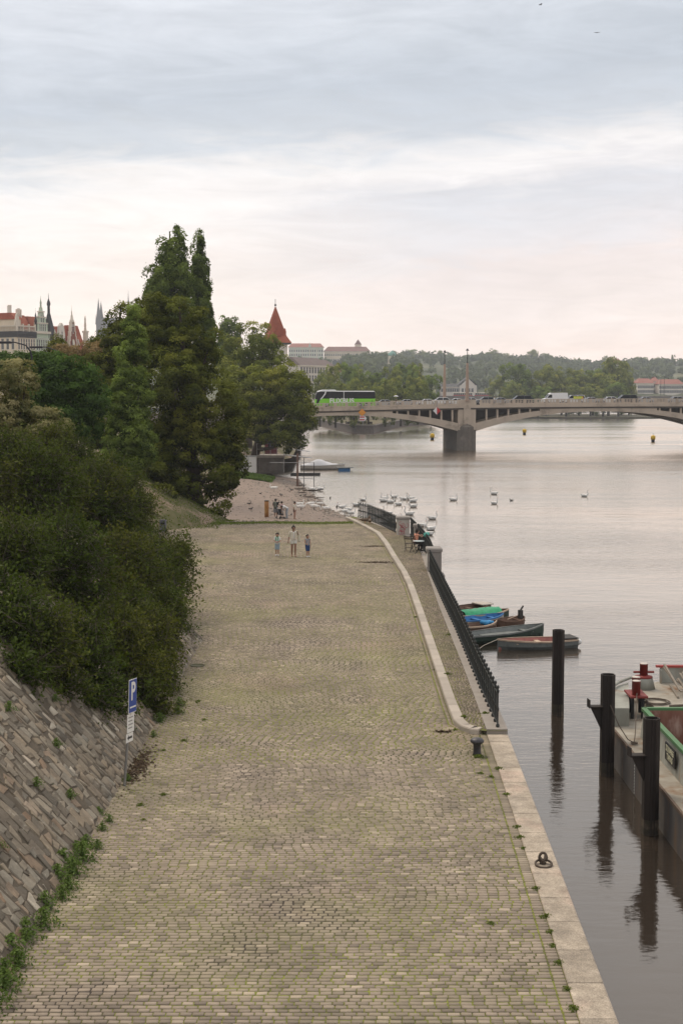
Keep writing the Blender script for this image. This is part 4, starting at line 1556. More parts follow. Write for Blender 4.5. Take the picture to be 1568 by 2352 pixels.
for s in (-1, 1):
    mb = MB()
    P_ = [(-L2 + 2.35, 3.5), (-L2 + 2.15, 2.9), (-L2 + 1.75, 2.35), (-L2 + 1.2, 1.75)]
    for (a, b) in zip(P_[:-1], P_[1:]):
        w_ = .16
        mb.add([(a[0] - w_, s * 1.262, a[1]), (a[0] + w_, s * 1.262, a[1]), (b[0] + w_ * .8, s * 1.262, b[1]), (b[0] - w_ * .8, s * 1.262, b[1])], [(3, 2, 1, 0) if s < 0 else (0, 1, 2, 3)])
    mb.build('pillar_stripe', M_BUSW, BUS)
    # front corner glass below the stripe
    mb = MB()
    mb.add([(-L2 + .25, s * 1.245, .55), (-L2 + .7, s * 1.258, .85), (-L2 + 1.15, s * 1.258, 1.75), (-L2 + 2.0, s * 1.258, 2.6), (-L2 + .5, s * 1.245, 2.6)], [(0, 1, 2, 3, 4) if s < 0 else (4, 3, 2, 1, 0)])
    mb.build('front_side_window', M_GLASS, BUS)
MB().box(-L2 + 6.2, -L2 + 6.32, -1.262, 1.262, 1.95, 3.5).build('window_divider', M_BUSW, BUS)
MB().box(L2 - .03, L2 + .02, -1.1, 1.1, 2.1, 3.2).build('rear_window', M_GLASS, BUS)
MB().box(L2 - 2.3, L2 - .75, -1.262, -1.24, .75, .98).build('engine_grille', M_BLACK, BUS)
MB().box(L2 - .7, L2 - .62, -1.264, -1.24, 1.05, 1.6).build('vent', M_BLACK, BUS)
for wx in (-L2 + 2.6, L2 - 3.4, L2 - 2.0):
    for wy in (-1.16, 1.16):
        wheel_part(BUS, wx, wy, .5)


def text_mesh(name, s, size, m, parent, loc, rot, bold=.0, spacing=1.0, depth=.004):
    cu = bpy.data.curves.new(name, 'FONT')
    cu.body = s
    cu.size = size
    cu.extrude = depth
    cu.offset = bold
    cu.space_character = spacing
    cu.align_x = 'CENTER'
    cu.align_y = 'CENTER'
    tmp = bpy.data.objects.new('tmp', cu)
    COL.objects.link(tmp)
    me = bpy.data.meshes.new_from_object(tmp.evaluated_get(bpy.context.evaluated_depsgraph_get()))
    bpy.data.objects.remove(tmp)
    me.materials.clear()
    me.materials.append(m)
    o = put(name, me, parent)
    o.location = loc
    o.rotation_euler = rot
    return o


text_mesh('lettering', 'FLiXBUS', 1.42, M_WHITE, BUS, (-.75, -1.268, 1.43), (R(90), 0, 0), .045, 1.05)

# people crossing the bridge are built with the other people further down
# ------------------------------------------------------------------ buoys
M_YEL = pm("buoy_yellow", (.72, .46, .02), (.60, .36, .02), 5., .5)
for k, (x, y, lab) in enumerate([(992, 1010, 'yellow buoy floating left of the bridge pier'), (1203, 998, 'yellow buoy floating beyond the second arch'), (1498, 1015, 'yellow buoy floating near the right edge')]):
    d = 12.3 / ((y - 905) / FPX)
    th = thing('buoy', lab, 'buoy', ((x - 784) / FPX * d, d, WATER_Z))
    mb = MB()
    mb.lathe([(.42, -.3), (.45, .45), (.40, .62)], 12)
    mb.build('float_body', M_BLACK, th)
    mb = MB()
    mb.lathe([(.40, .63), (.62, .70), (.60, 1.55), (.30, 1.75), (.06, 1.80)], 12)
    mb.build('top_mark', M_YEL, th)
    MB().tube([(0, 0, 1.75), (0, 0, 2.35)], [.05, .03], 6).build('staff', M_BLACK, th)

# ------------------------------------------------------------------ stone tip of the island behind the first arch
M_ISTONE = pm("island_wall_stone", (.19, .16, .14), (.12, .10, .085), 1.2, .9, .6, 4.)
ISL = thing('island_tip', 'stone walled tip of the island under the first arch', 'embankment wall', (0, 0, 0))
tip = [(10.2, 449), (3.5, 452), (-9.2, 560), (-9.2, 760), (60, 760), (52, 640), (22, 540), (11.2, 458)]
mb = MB()
mb.zprism(tip[::-1] if sum((tip[i][0] * tip[(i + 1) % 8][1] - tip[(i + 1) % 8][0] * tip[i][1]) for i in range(8)) < 0 else tip, -6, -.9)
mb.build('wall', M_ISTONE, ISL)
mb = MB()
for a, b in zip(tip, tip[1:] + tip[:1]):
    mb.bar((a[0], a[1], -.8), (b[0], b[1], -.8), .7, .3)
mb.build('coping', M_CONC, ISL)
mb = MB()
mb.zprism([(10, 451), (10.8, 460), (21, 540), (50, 640), (56, 755), (-8, 755), (-8, 560), (3.8, 453)], -.95, -.62)
mb.build('grass_top', M_GRASS, ISL)
# far island bank under the grove
mb = MB()
rr = random.Random(4)
ring = []
for k in range(40):
    a = 2 * math.pi * k / 40
    ring.append((127 + 50 * math.cos(a) * (1 + rr.uniform(-.04, .04)), 765 + 62 * math.sin(a) * (1 + rr.uniform(-.04, .04))))
mb.zprism(ring, -6, -2.4)
tag(mb.build('island_ground', M_EARTH), kind='structure')

# arrow board and planting at the tip
th = thing('arrow_sign', 'white arrow board with two red bars at the island tip', 'sign', (at(833, 961, 446).x, 446, -.8))
z0 = at(833, 961, 446).z + .8
MB().tube([(0, 0.05, 0), (0, .05, z0 + .6)], .09, 8).build('post', M_STEEL, th)
mb = MB()
mb.prism([(-1.05, z0 - .85), (.55, z0 - .85), (1.25, z0), (.55, z0 + .85), (-1.05, z0 + .85)], -.06, .0)
mb.build('arrow_board', M_WHITE, th)
for zz in (-.62, .22):
    MB().box(-1.0, .5, -.075, -.062, z0 + zz, z0 + zz + .40).build('red_bar', M_RED, th)
mbt = MB()
M_CAFE = pm("cafe_clutter", (.05, .045, .04), (.12, .10, .08), 1.5, .8)
M_AWN = pm("awning_tan", (.45, .33, .22), (.38, .28, .19), 2., .8)
th = thing('cafe_terrace', 'dark cafe terrace with tan folded parasols on the island tip', 'cafe terrace', (5.0, 462, -.62))
mb = MB()
for k in range(9):
    a_, b_ = random.uniform(-3, 4.5), random.uniform(-8, 8)
    mb.box(a_ - .5, a_ + .5, b_ - .4, b_ + .4, 0, .75)
    mb.box(a_ - .9, a_ - .6, b_ - .3, b_ + .3, 0, .95)
mb.build('furniture', M_CAFE, th)
mb = MB()
for (a_, b_) in ((-2.6, 4), (-1.0, 7), (.6, 6), (2.2, 3)):
    mb.bar((a_, b_, 0), (a_, b_, 4.2), .12)
mb.bar((-2.6, 4, 4.1), (2.2, 3, 4.1), .12)
mb.bar((-2.6, 4, 3.0), (2.2, 3, 3.0), .08)
mb.build('frame', M_CAFE, th)
for (a_, b_, h) in ((-.4, 2, 4.0), (-.9, 3, 3.9)):
    MB().lathe([(.06, 0), (.06, 1.2), (.42, 1.35), (.30, 2.6), (.08, 3.9)], 8, (a_, b_, 0)).build('parasol', M_AWN, th)
# ================================================================== houses, towers, hills
def plaster(name, c, d=.82):
    return pm(name, c, tuple(x * d for x in c), .5, .85, .2, 8.)


H_CREAM, H_GREEN, H_WHITE, H_BRICK = plaster("plaster_cream", (.74, .62, .47)), plaster("plaster_green", (.52, .60, .46)), plaster("plaster_white", (.78, .71, .62)), pm("brick_red", (.30, .115, .075), (.22, .085, .06), 3., .9)
H_STONE = plaster("trim_stone", (.74, .66, .55))
H_TILE = pm("roof_tile_red", (.36, .095, .050), (.27, .075, .042), 1.2, .85, .5, 4., c3=(.40, .13, .075), c3s=.3, c3t=.5)
H_SLATE = pm("roof_slate", (.07, .068, .07), (.045, .044, .046), 2., .7)
H_COPPER = pm("roof_copper", (.18, .36, .29), (.14, .30, .25), 1.0, .7)
H_PANE = pm("house_pane", (.05, .055, .06), (.035, .04, .045), 1., .2, spec=.5)
H_FRAME = pm("window_frame", (.60, .57, .52), (.52, .5, .46), 3., .7)


def window_mesh(w, h, arched=False):
    """recess, pane, frame and sill of one window, local x-z plane facing -y"""
    mb = MB()
    mb.box(-w / 2, w / 2, -.03, .02, 0, h, 1)
    fw = .12
    mb.box(-w / 2 - fw, -w / 2, -.05, .02, -.05, h + fw, 0)
    mb.box(w / 2, w / 2 + fw, -.05, .02, -.05, h + fw, 0)
    mb.box(-w / 2, w / 2, -.05, .02, h, h + fw, 0)
    mb.box(-w / 2 - .25, w / 2 + .25, -.12, .02, -.18, -.052, 0)
    mb.box(-w / 2 - .22, w / 2 + .22, -.12, .02, h + fw + .10, h + fw + .28, 0)
    mb.box(-.035, .035, -.045, -.031, 0, h, 0)
    mb.box(-w / 2, w / 2, -.045, -.031, h * .66, h * .66 + .06, 0)
    return mb.mesh('window', [H_FRAME, H_PANE])


WIN_T, WIN_S, WIN_B = window_mesh(1.15, 2.2), window_mesh(.9, 1.4), window_mesh(1.5, 2.6)


def windows(th, me, xs, z, y=0., rz=0., org=(0, 0)):
    for x in xs:
        o = put('window', me, th)
        o.location = (org[0] + x * math.cos(rz), org[1] + x * math.sin(rz) + y, z)
        o.rotation_euler = (0, 0, rz)


def hip(mb, x0, x1, y0, y1, z0, z1, ins=3., mi=0, insy=None):
    cy = (y0 + y1) / 2
    iy = insy if insy is not None else (y1 - y0) / 2 - .1
    mb.add([(x0, y0, z0), (x1, y0, z0), (x1, y1, z0), (x0, y1, z0), (x0 + ins, y0 + iy, z1), (x1 - ins, y0 + iy, z1), (x1 - ins, y1 - iy, z1), (x0 + ins, y1 - iy, z1)],
           [(0, 1, 5, 4), (1, 2, 6, 5), (2, 3, 7, 6), (3, 0, 4, 7), (4, 5, 6, 7)], mi)


FY, FRZ = 420.0, 62.0
FX = (45 - 784) / FPX * FY
Z0 = 2.0          # design base; plots are scaled to the real storey height
ROW_X = [45, 87, 120, 160, 207, 246]
ROW_I = 0


def row_s(x):
    r = (x - 784) / FPX
    return (FX - r * FY) / (r * math.sin(R(FRZ)) - math.cos(R(FRZ)))



def house(name, label, Y0, L, zc, mat, depth=16):
    # houses stand in a row along the street line, each on its own plot
    global ROW_I
    s0, s1 = row_s(ROW_X[ROW_I]), row_s(ROW_X[ROW_I + 1])
    ROW_I += 1
    th = thing(name, label, 'building', (FX + s0 * math.cos(R(FRZ)), FY + s0 * math.sin(R(FRZ)), -.8), R(FRZ), None, ((s1 - s0) / L, .75, 1.4))
    MB().box(0, L - .05, 0, depth, -3, zc - Z0).build('wall', mat, th)
    return th


def onion(th, x, y, z, s, m=None, shaft=3.0):
    mb = MB()
    mb.lathe([(.75 * s, 0), (.75 * s, shaft * .7), (.9 * s, shaft * .72), (1.1 * s, shaft * .72 + .5 * s), (.95 * s, shaft * .72 + 1.0 * s), (.45 * s, shaft * .72 + 1.6 * s), (.5 * s, shaft * .72 + 2.1 * s), (.62 * s, shaft * .72 + 2.5 * s), (.3 * s, shaft * .72 + 3.1 * s), (.08 * s, shaft * .72 + 3.6 * s), (.04 * s, shaft * .72 + 5.2 * s)], 10, (x, y, z))
    return mb.build('turret', m or H_SLATE, th)


# --- cream corner house with balustrade
L = 17.2
zc = 21.6
th = house('corner_house', 'cream corner house with roof balustrade and red roof at the left edge', 289.5, L, zc, H_CREAM, 26)
mb = MB()
mb.box(-.7, L, -.7, 26, zc - Z0 + .002, zc - Z0 + .55)
mb.box(-.35, L, -.35, 26, zc - Z0 - .7, zc - Z0 - .002)
mb.build('cornice', H_SLATE, th)
mb = MB()
mb.box(-.25, L, -.25, 26, 15.7, 16.0)
mb.box(-.25, L, -.25, 26, 11.6, 11.9)
mb.build('string_course', H_STONE, th)
windows(th, WIN_T, [1.6 + 2.35 * k for k in range(7)], 12.2)
windows(th, WIN_T, [1.6 + 2.35 * k for k in range(7)], 8.2)
windows(th, WIN_T, [1.6 + 2.35 * k for k in range(7)], 16.4)
windows(th, WIN_T, [-2.2 - 2.6 * k for k in range(6)], 16.4, rz=R(-90))
windows(th, WIN_T, [-2.2 - 2.6 * k for k in range(6)], 12.2, rz=R(-90))
for o in list(th.children):
    if o.name.startswith('window') and abs(o.rotation_euler.z) > 1:
        o.location = (0, -o.location.y if o.location.y < 0 else o.location.y, o.location.z)
zt = zc - Z0 + .55
bal = MB()
bal.lathe([(.10, 0), (.16, .35), (.07, .7), (.12, 1.0)], 6)
BAL = bal.mesh('baluster', H_STONE)
for k in range(22):
    o = put('baluster', BAL, th)
    o.location = (.4 + k * .78, .1, zt)
for k in range(26):
    o = put('baluster', BAL, th)
    o.location = (.1, .4 + k * .78, zt)
mb = MB()
mb.box(-.15, L, -.15, .4, zt + 1.0, zt + 1.25)
mb.box(-.15, .4, .41, 22, zt + 1.0, zt + 1.25)
mb.build('balustrade_rail', H_STONE, th)
for k in range(4):
    MB().box(-.2 + k * 5.6, .55 + k * 5.6, -.2, .55, zt, zt + (1.6 if k else 2.4)).build('balustrade_pier', H_STONE, th)
MB().box(1.2, 6.5, 1.5, 20, zt - .6, zt + 2.6).build('attic', H_CREAM, th)
rf = MB()
hip(rf, .6, 7.5, 1.0, 13, zt + 2.5, zt + 3.9, .6, insy=3)
hip(rf, 7.6, L - .3, 1.2, 14, zt + .3, zt + 3.6, .4, insy=4)
rf = rf.build('roof', H_TILE, th)
for (x, y, w, h) in ((2.4, 5, 1.6, 5.4), (4.6, 6, 1.2, 5.6), (9.5, 5, .6, 4.8), (11, 5, .5, 5.0), (12.4, 5, .6, 4.8)):
    MB().box(x - w / 2, x + w / 2, y - .6, y + .6, zt + 3, zt + h).build('chimney', H_WHITE, rf)
windows(th, WIN_S, [2.6, 4.6], zt + .4, y=1.5)
mb = MB()
mb.prism([(-.2, zt + 1.3), (4.8, zt + 1.3), (3.6, zt + 3.2), (2.3, zt + 3.9), (1.0, zt + 3.2)], .9, 1.4)
mb.build('dormer_gable', H_STONE, th)

# --- pale green house with stepped gable and dark onion turrets
L = 15.2
zc = 21.9
th = house('green_house', 'pale green house with ornate stepped gable and dark onion turrets', 306.8, L, zc, H_GREEN)
mb = MB()
mb.box(-.3, L, -.6, 1, zc - Z0 + .002, zc - Z0 + .5)
mb.box(-.1, L, -.3, 1, 12.8, 13.2)
mb.build('cornice', H_STONE, th)
for z, me in ((16.4, WIN_T), (10.4, WIN_T), (6.0, WIN_T)):
    windows(th, me, [1.7 + 2.3 * k for k in range(6)], z)
g = MB()
b = zc - Z0 + .5
g.prism([(2.2, b), (13, b), (13, b + 1.56), (11.6, b + 1.70), (11.2, b + 2.84), (9.6, b + 3.05), (9.2, b + 3.98), (8.2, b + 4.26), (7.9, b + 5.11), (7.3, b + 5.11), (7.0, b + 4.26), (6.0, b + 3.98), (5.6, b + 3.05), (4.0, b + 2.84), (3.6, b + 1.70), (2.2, b + 1.56)], .1, 1.6)
g.build('gable', H_GREEN, th)
mb = MB()
for (xa, xb_, z) in ((2.0, 13.2, b + 1.2), (3.6, 11.6, b + 2.5), (5.4, 9.8, b + 3.65)):
    mb.box(xa, xb_, -.15, 1.7, z + .42, z + .66)
mb.build('gable_moulding', H_STONE, th)
windows(th, WIN_S, [5.0, 6.9, 8.8, 10.7], b + .1, y=.1)
windows(th, WIN_S, [6.5, 8.6], b + 1.95, y=.1)
mb = MB()
mb.lathe([(.5, 0), (.4, .8), (.55, .9), (.3, 1.4), (.12, 1.9), (.05, 2.6)], 8, (7.6, .8, b + 5.1))
mb.build('finial', H_GREEN, th)
onion(th, 1.0, .3, b - 1.5, .6, shaft=4.6)
onion(th, 14.1, .3, b - 1.5, .6, shaft=4.6)
rf = MB()
hip(rf, .5, L - .3, 1.8, 10, b, b + 3.2, 1.0, insy=3)
rf.build('roof', H_TILE, th)

# --- house with tall dark spire
L = 20.6
zc = 19.2
th = house('spire_house', 'white house with a tall dark slate spire', 322.2, L, zc, H_WHITE)
mb = MB()
mb.box(-.1, L, -.4, 1, zc - Z0 + .002, zc - Z0 + .4)
mb.build('cornice', H_STONE, th)
for z in (13.2, 9.0, 5.0):
    windows(th, WIN_T, [1.4 + 2.2 * k for k in range(9)], z)
b = zc - Z0 + .4
sp = MB()
sp.add([(-.2, -.2, b), (9.0, -.2, b), (9.0, 5.0, b), (-.2, 5.0, b), (3.7, 1.9, b + 6.8), (5.1, 1.9, b + 6.8), (5.1, 2.9, b + 6.8), (3.7, 2.9, b + 6.8)],
       [(0, 1, 5, 4), (1, 2, 6, 5), (2, 3, 7, 6), (3, 0, 4, 7), (4, 5, 6, 7)])
sp.build('spire', H_SLATE, th)
sp = MB()
sp.lathe([(.7, 0), (.65, 1.7), (.85, 1.75), (.95, 2.1), (.8, 2.5), (.4, 2.9), (.18, 3.2), (.06, 4.4)], 8, (4.4, 2.4, b + 6.8))
sp.build('lantern', H_SLATE, th)
rf = MB()
hip(rf, 9.1, L, .4, 10, b, b + 4.2, .8, insy=3)
rf.build('roof', H_TILE, th)
mb = MB()
mb.prism([(10.5, b), (17.5, b), (17.5, b + 2.6), (16.2, b + 4.2), (14.0, b + 4.9), (11.8, b + 4.2), (10.5, b + 2.6)], -.1, 1.2)
mb.build('gable', H_WHITE, th)
windows(th, WIN_S, [14.0], b + 1.6, y=-.1)
mb = MB()
mb.lathe([(.7, 0), (.6, 1.6), (.8, 1.8), (.5, 2.6), (.1, 3.4)], 8, (5.2, -.2, b))
mb.build('dormer', H_STONE, th)

# --- brick house with white trimmed gable and red roof
L = 26.0
zc = 17.5
th = house('brick_house', 'red brick house with white trimmed curved gable and steep red roof', 343.2, L, zc, H_BRICK)
b = zc - Z0
g = MB()
g.prism([(.6, b), (13.4, b), (7.9, b + 7.4), (6.1, b + 7.4)], .0, 1.2)
g.build('gable', H_BRICK, th)
tr_ = MB()
for k in range(7):
    for s in (-1, 1):
        f0, f1 = k / 7, (k + 1) / 7
        xa, xb_ = 7 + s * (6.6 - 5.6 * f0), 7 + s * (6.6 - 5.6 * f1)
        za = b + 7.4 * f0
        tr_.box(min(xa, xb_) - .1, max(xa, xb_) + .1, -.12, 1.25, za - .05, za + 7.4 / 7 + .05)
tr_.build('gable_trim', H_STONE, th)
mb = MB()
mb.lathe([(1.2, 0), (1.1, .5), (.8, .6), (.55, 1.5), (.25, 1.8), (.35, 2.1), (.1, 2.6), (.05, 3.8)], 8, (7, .6, b + 7.3))
mb.build('gable_crown', H_STONE, th)
mb = MB()
n = 10
pts = [(7 + 2.6 * math.cos(math.pi * k / n), b + .2 + 3.4 * math.sin(math.pi * k / n)) for k in range(n + 1)]
mb.prism([(4.4, b - 1.4)] + [(9.6, b - 1.4)] + pts, -.18, -.02)
mb.build('arch_trim', H_STONE, th)
mb = MB()
pts = [(7 + 1.7 * math.cos(math.pi * k / n), b + .1 + 2.3 * math.sin(math.pi * k / n)) for k in range(n + 1)]
mb.prism([(5.3, b - 1.4)] + [(8.7, b - 1.4)] + pts, -.24, -.19)
mb.build('arch_window', H_PANE, th)
windows(th, WIN_S, [7.0], b + 5.0)
for z in (11.4, 7.2):
    windows(th, WIN_T, [2.0 + 2.4 * k for k in range(10)], z)
rf = MB()
hip(rf, 12.5, L - .2, .2, 12, b, b + 6.8, .3, insy=5)
hip(rf, 1.0, 12.4, 1.3, 12, b, b + 6.4, 3., insy=4)
rf = rf.build('roof', H_TILE, th)
for (x, z) in ((16.5, 3.2), (19.0, 2.4)):
    mb = MB()
    mb.T = Matrix.Translation((x, .2 + 5 * z / 6.8 - .2, b + z)) @ Matrix.Rotation(R(-32), 4, 'X')
    mb.box(-.6, .6, -.1, .08, 0, 1.5)
    mb.build('skylight', H_FRAME, rf)
mb = MB()
mb.box(23.2, 25.4, -.3, 1.6, b - 4, b + 5.2)
mb.box(22.9, 25.7, -.5, 1.9, b + 5.2, b + 5.6)
mb.lathe([(.8, 0), (.5, .8), (.65, 1.1), (.4, 2.2), (.5, 2.5), (.15, 3.4)], 8, (24.3, .8, b + 5.6))
mb.build('corner_turret', H_STONE, th)

# --- last house of the row
L = 21.
th = house('gabled_house', 'pale house with white pinnacles at the end of the row', 369.4, L, 17.5, H_WHITE)
b = 15.5
mb = MB()
for x in (1.5, 7.5, 13):
    mb = MB().lathe([(.7, -3), (.7, 1.2), (.9, 1.3), (.5, 1.9), (.6, 2.6), (.15, 3.8)], 8, (x, .4, b))
    mb.build('pinnacle', H_STONE, th)
windows(th, WIN_T, [2 + 2.4 * k for k in range(8)], 10.6)
windows(th, WIN_T, [2 + 2.4 * k for k in range(8)], 6.4)
rf = MB()
hip(rf, 0, L, .3, 10, b, b + 3.4, 1., insy=4)
rf.build('roof', pm("roof_red_dull", (.28, .085, .06), (.2, .07, .05), 1., .85), th)

# --- street lamps before the cream house
M_LAMPPOST = pm("lamp_post_dark", (.03, .028, .035), (.045, .04, .045), 4., .5, metal=.4)
for k, (x0, x1, y0, yb, Y, lab) in enumerate([(10, 72, 787, 880, 100, 'dark arched street lamp with a bird on it, in front of the cream house'), (85, 139, 798, 880, 118, 'second arched street lamp in front of the green house')]):
    a, c, b = at(x0, y0, Y), at(x1, y0 + 8, Y), at(x1 + 3, yb, Y)
    th = thing('street_lamp', lab, 'street lamp', (b.x, Y, 5.1))
    o = Vector((b.x, Y, 5.1))
    P = [Vector((0, 0, 0)), Vector((0, 0, c.z - o.z - .8)), Vector((-.1, 0, c.z - o.z - .35)), Vector(((c.x - b.x) - .35, 0, c.z - o.z + .05)), Vector(((a.x - b.x) * .6, 0, a.z - o.z + .02)), Vector((a.x - b.x + .3, 0, a.z - o.z + .05))]
    MB().tube(P, [.09, .07, .06, .05, .045, .04], 8).build('post', M_LAMPPOST, th)
    mb = MB()
    mb.cbox(a.x - b.x - .55, a.x - b.x + .5, -.14, .14, a.z - o.z - .07, a.z - o.z + .10, .04)
    mb.build('lamp_head', M_LAMPPOST, th)

# ------------------------------------------------------------------ water tower with the tall red roof
Yt = 400
p = at(636, 787, Yt)
th = thing('water_tower', 'old water tower with steep red tiled roof and ball finial', 'tower', (p.x - .4, Yt, 1.5), R(18))
ze = p.z - 1.5
MB().box(-2.7, 2.7, -2.7, 2.7, -3, ze).build('wall', H_WHITE, th)
rf = MB()
w0, w1, w2 = 3.7, 2.55, .12
hh = [ze - .1, ze + 1.7, at(627, 705, Yt).z - 1.5]
rf.add([(-w0, -w0, hh[0]), (w0, -w0, hh[0]), (w0, w0, hh[0]), (-w0, w0, hh[0]), (-w1, -w1, hh[1]), (w1, -w1, hh[1]), (w1, w1, hh[1]), (-w1, w1, hh[1]), (-w2, -w2, hh[2]), (w2, -w2, hh[2]), (w2, w2, hh[2]), (-w2, w2, hh[2])],
       [(3, 2, 1, 0), (0, 1, 5, 4), (1, 2, 6, 5), (2, 3, 7, 6), (3, 0, 4, 7), (4, 5, 9, 8), (5, 6, 10, 9), (6, 7, 11, 10), (7, 4, 8, 11), (8, 9, 10, 11)])
rf = rf.build('roof', H_TILE, th)
# overlapping tile courses: thin ridges round the roof
mb = MB()
for k in range(22):
    f = (k + .5) / 22
    w_ = w1 + (w2 - w1) * f + .03
    z = hh[1] + (hh[2] - hh[1]) * f
    for (a, b) in (((-w_, -w_), (w_, -w_)), ((w_, -w_), (w_, w_)), ((-w_, w_), (-w_, -w_))):
        mb.bar((a[0], a[1], z), (b[0], b[1], z), .05, .05)
mb.build('tile_courses', H_TILE, rf)['kind'] = 'stuff'
for s, ax in ((-1, 'y'), (1, 'x')):
    mb = MB()
    if ax == 'y':
        mb.prism([(-.7, hh[1] + .1), (.7, hh[1] + .1), (.7, hh[1] + 1.4), (0, hh[1] + 2.3), (-.7, hh[1] + 1.4)], -2.9, -1.2)
    else:
        mb.T = Matrix.Rotation(R(90), 4, 'Z')
        mb.prism([(-.7, hh[1] + .1), (.7, hh[1] + .1), (.7, hh[1] + 1.4), (0, hh[1] + 2.3), (-.7, hh[1] + 1.4)], -2.9, -1.2)
    mb.build('dormer', H_TILE, rf)
mb = MB()
mb.tube([(0, 0, hh[2]), (0, 0, hh[2] + 2.2)], .07, 6)
mb.sphere((0, 0, hh[2] + .5), .32, 10)
mb.build('finial', M_BLACK, rf)
MB().box(-3.55, 3.55, -3.55, 3.55, ze - .55, ze - .11).build('eaves', H_SLATE, th)
windows(th, WIN_S, [-1.2, 1.2], ze - 4.0, y=-2.7)

# ------------------------------------------------------------------ far town: castle, palaces, cathedral
FW_S = window_mesh(1.25, 2.3)


def palace(name, label, x0, x1, yt, yb, Y, mat, rows, n, roofmat, roofh, depth=30, rz=0.0):
    a, b = at(x0, yt, Y), at(x1, yb, Y)
    L = b.x - a.x
    th = thing(name, label, 'building', (a.x, Y, b.z), rz)
    H = a.z - b.z
    MB().box(0, L, 0, depth, -14, H).build('wall', mat, th)
    rf = MB()
    hip(rf, -.8, L + .8, -.8, depth + .8, H, H + roofh, roofh * .9, insy=depth * .42)
    rf = rf.build('roof', roofmat, th)
    MB().box(-.5, L + .5, -.5, 0, H - .9, H - .05).build('cornice', H_STONE, th)
    for r_ in rows:
        windows(th, FW_S, [L * (k + .5) / n for k in range(n)], H * r_)
    return th, L, H, rf


F_GREY = plaster("palace_greygreen", (.66, .68, .58))
F_CREAM = plaster("palace_cream", (.80, .68, .53))
F_ROOF = pm("palace_roof", (.33, .12, .085), (.26, .10, .075), .2, .85)
F_ROOF2 = pm("palace_roof_brown", (.22, .105, .085), (.17, .09, .075), .2, .85)
th, L, H, rf = palace('castle_palace', 'pale grey green palace with red roof on the castle hill', 663, 742, 797, 840, 1600, F_GREY, (.74, .52, .26), 15, F_ROOF, 4.4)
for k in range(4):
    MB().box(L * (.18 + .21 * k), L * (.18 + .21 * k) + .8, -.35, 0, -2, H - 1).build('pilaster', H_STONE, th)
mb = MB()
mb.prism([(L * .57, H), (L * .66, H), (L * .615, H + 5)], -1.2, 1)
mb.build('pediment', F_GREY, th)
th, L, H, rf = palace('castle_palace', 'long cream palace with brown red roof beside the grey green palace', 744, 849, 807, 838, 1620, F_CREAM, (.66, .28, -.05), 21, F_ROOF2, 5.6)
for xq in (.24, .36):
    mb = MB()
    n = 8
    pts = [(L * xq + 3.2 * math.cos(math.pi * k / n), H * .02 + 3 + 2.2 * math.sin(math.pi * k / n)) for k in range(n + 1)]
    mb.prism([(L * xq - 3.2, -3), (L * xq + 3.2, -3)] + pts, -.3, -.05)
    mb.build('arch_opening', H_PANE, th)
p = at(822, 791, 1632)
tw = thing('castle_tower', 'square castle tower with pyramid roof above the cream palace', 'tower', (p.x, 1636, p.z - 10))
MB().box(-3.6, 3.6, -3.6, 3.6, -8, 10).build('wall', F_CREAM, tw)
mb = MB()
zt = at(822, 779, 1632).z - p.z + 10
mb.add([(-4, -4, 10), (4, -4, 10), (4, 4, 10), (-4, 4, 10), (0, 0, zt)], [(0, 1, 4), (1, 2, 4), (2, 3, 4), (3, 0, 4), (3, 2, 1, 0)])
mb.build('roof', F_ROOF2, tw)
windows(tw, FW_S, [-1.5, 1.5], 3.0, y=-3.6)
# summer palace with the green dome
p = at(900, 832, 1500)
th = thing('domed_pavilion', 'pale pavilion with a green copper dome on the hill', 'pavilion', (p.x, 1500, p.z))
z1 = at(900, 818, 1500).z - p.z
MB().box(-4.2, 4.2, -4, 4, -12, z1 + .2).build('wall', F_CREAM, th)
mb = MB()
mb.lathe([(4.6, z1 + .2), (4.6, z1 + .9), (4.0, z1 + 2.6), (2.6, z1 + 4.0), (.8, z1 + 5.2), (.1, z1 + 6.0)], 14)
mb.build('dome', H_COPPER, th)
windows(th, FW_S, [-2, 2], .6, y=-4)
# cathedral
Yc = 1500
M_CATH = pm("cathedral_stone", (.22, .21, .21), (.17, .165, .17), .05, .9)
p = at(228, 830, Yc)
th = thing('cathedral', 'grey gothic cathedral with twin spires behind the houses', 'cathedral', (p.x, Yc, p.z))
zz = lambda y: at(228, y, Yc).z - p.z
k = px(1, Yc)
mb = MB()
mb.box(-5.2 * k, 37 * k, 2, 30, -20, zz(762))
hip(mb, -5 * k, 37 * k, 3, 29, zz(762), zz(728), 0.5, insy=12.6)
mb.build('nave', M_CATH, th)
for dx_ in (-4.5, 3.5):
    mb = MB()
    w_ = 5.0 * k
    x_ = dx_ * k * .12
    yy = 0 if dx_ < 0 else 14
    mb.box(x_ - w_, x_ + w_, yy, yy + 2 * w_, -20, zz(735))
    mb.add([(x_ - w_, yy, zz(735)), (x_ + w_, yy, zz(735)), (x_ + w_, yy + 2 * w_, zz(735)), (x_ - w_, yy + 2 * w_, zz(735)), (x_, yy + w_, zz(684 if dx_ < 0 else 688))], [(0, 1, 4), (1, 2, 4), (2, 3, 4), (3, 0, 4)])
    for sx in (-1, 1):
        mb.tube([(x_ + sx * w_, yy, zz(745)), (x_ + sx * w_, yy, zz(722))], [.8, .05], 5)
    mb.build('spire', M_CATH, th)
mb = MB()
x_ = (290 - 228) * k
for (yy, w_) in ((0, 0),):
    mb.lathe([(4.4 * k, -20), (4.4 * k, zz(712)), (3.8 * k, zz(708)), (4.0 * k, zz(700)), (2.2 * k, zz(697)), (2.4 * k, zz(690)), (1.2 * k, zz(686)), (.7 * k, zz(676)), (.15 * k, zz(664))], 8, (x_, 20, 0))
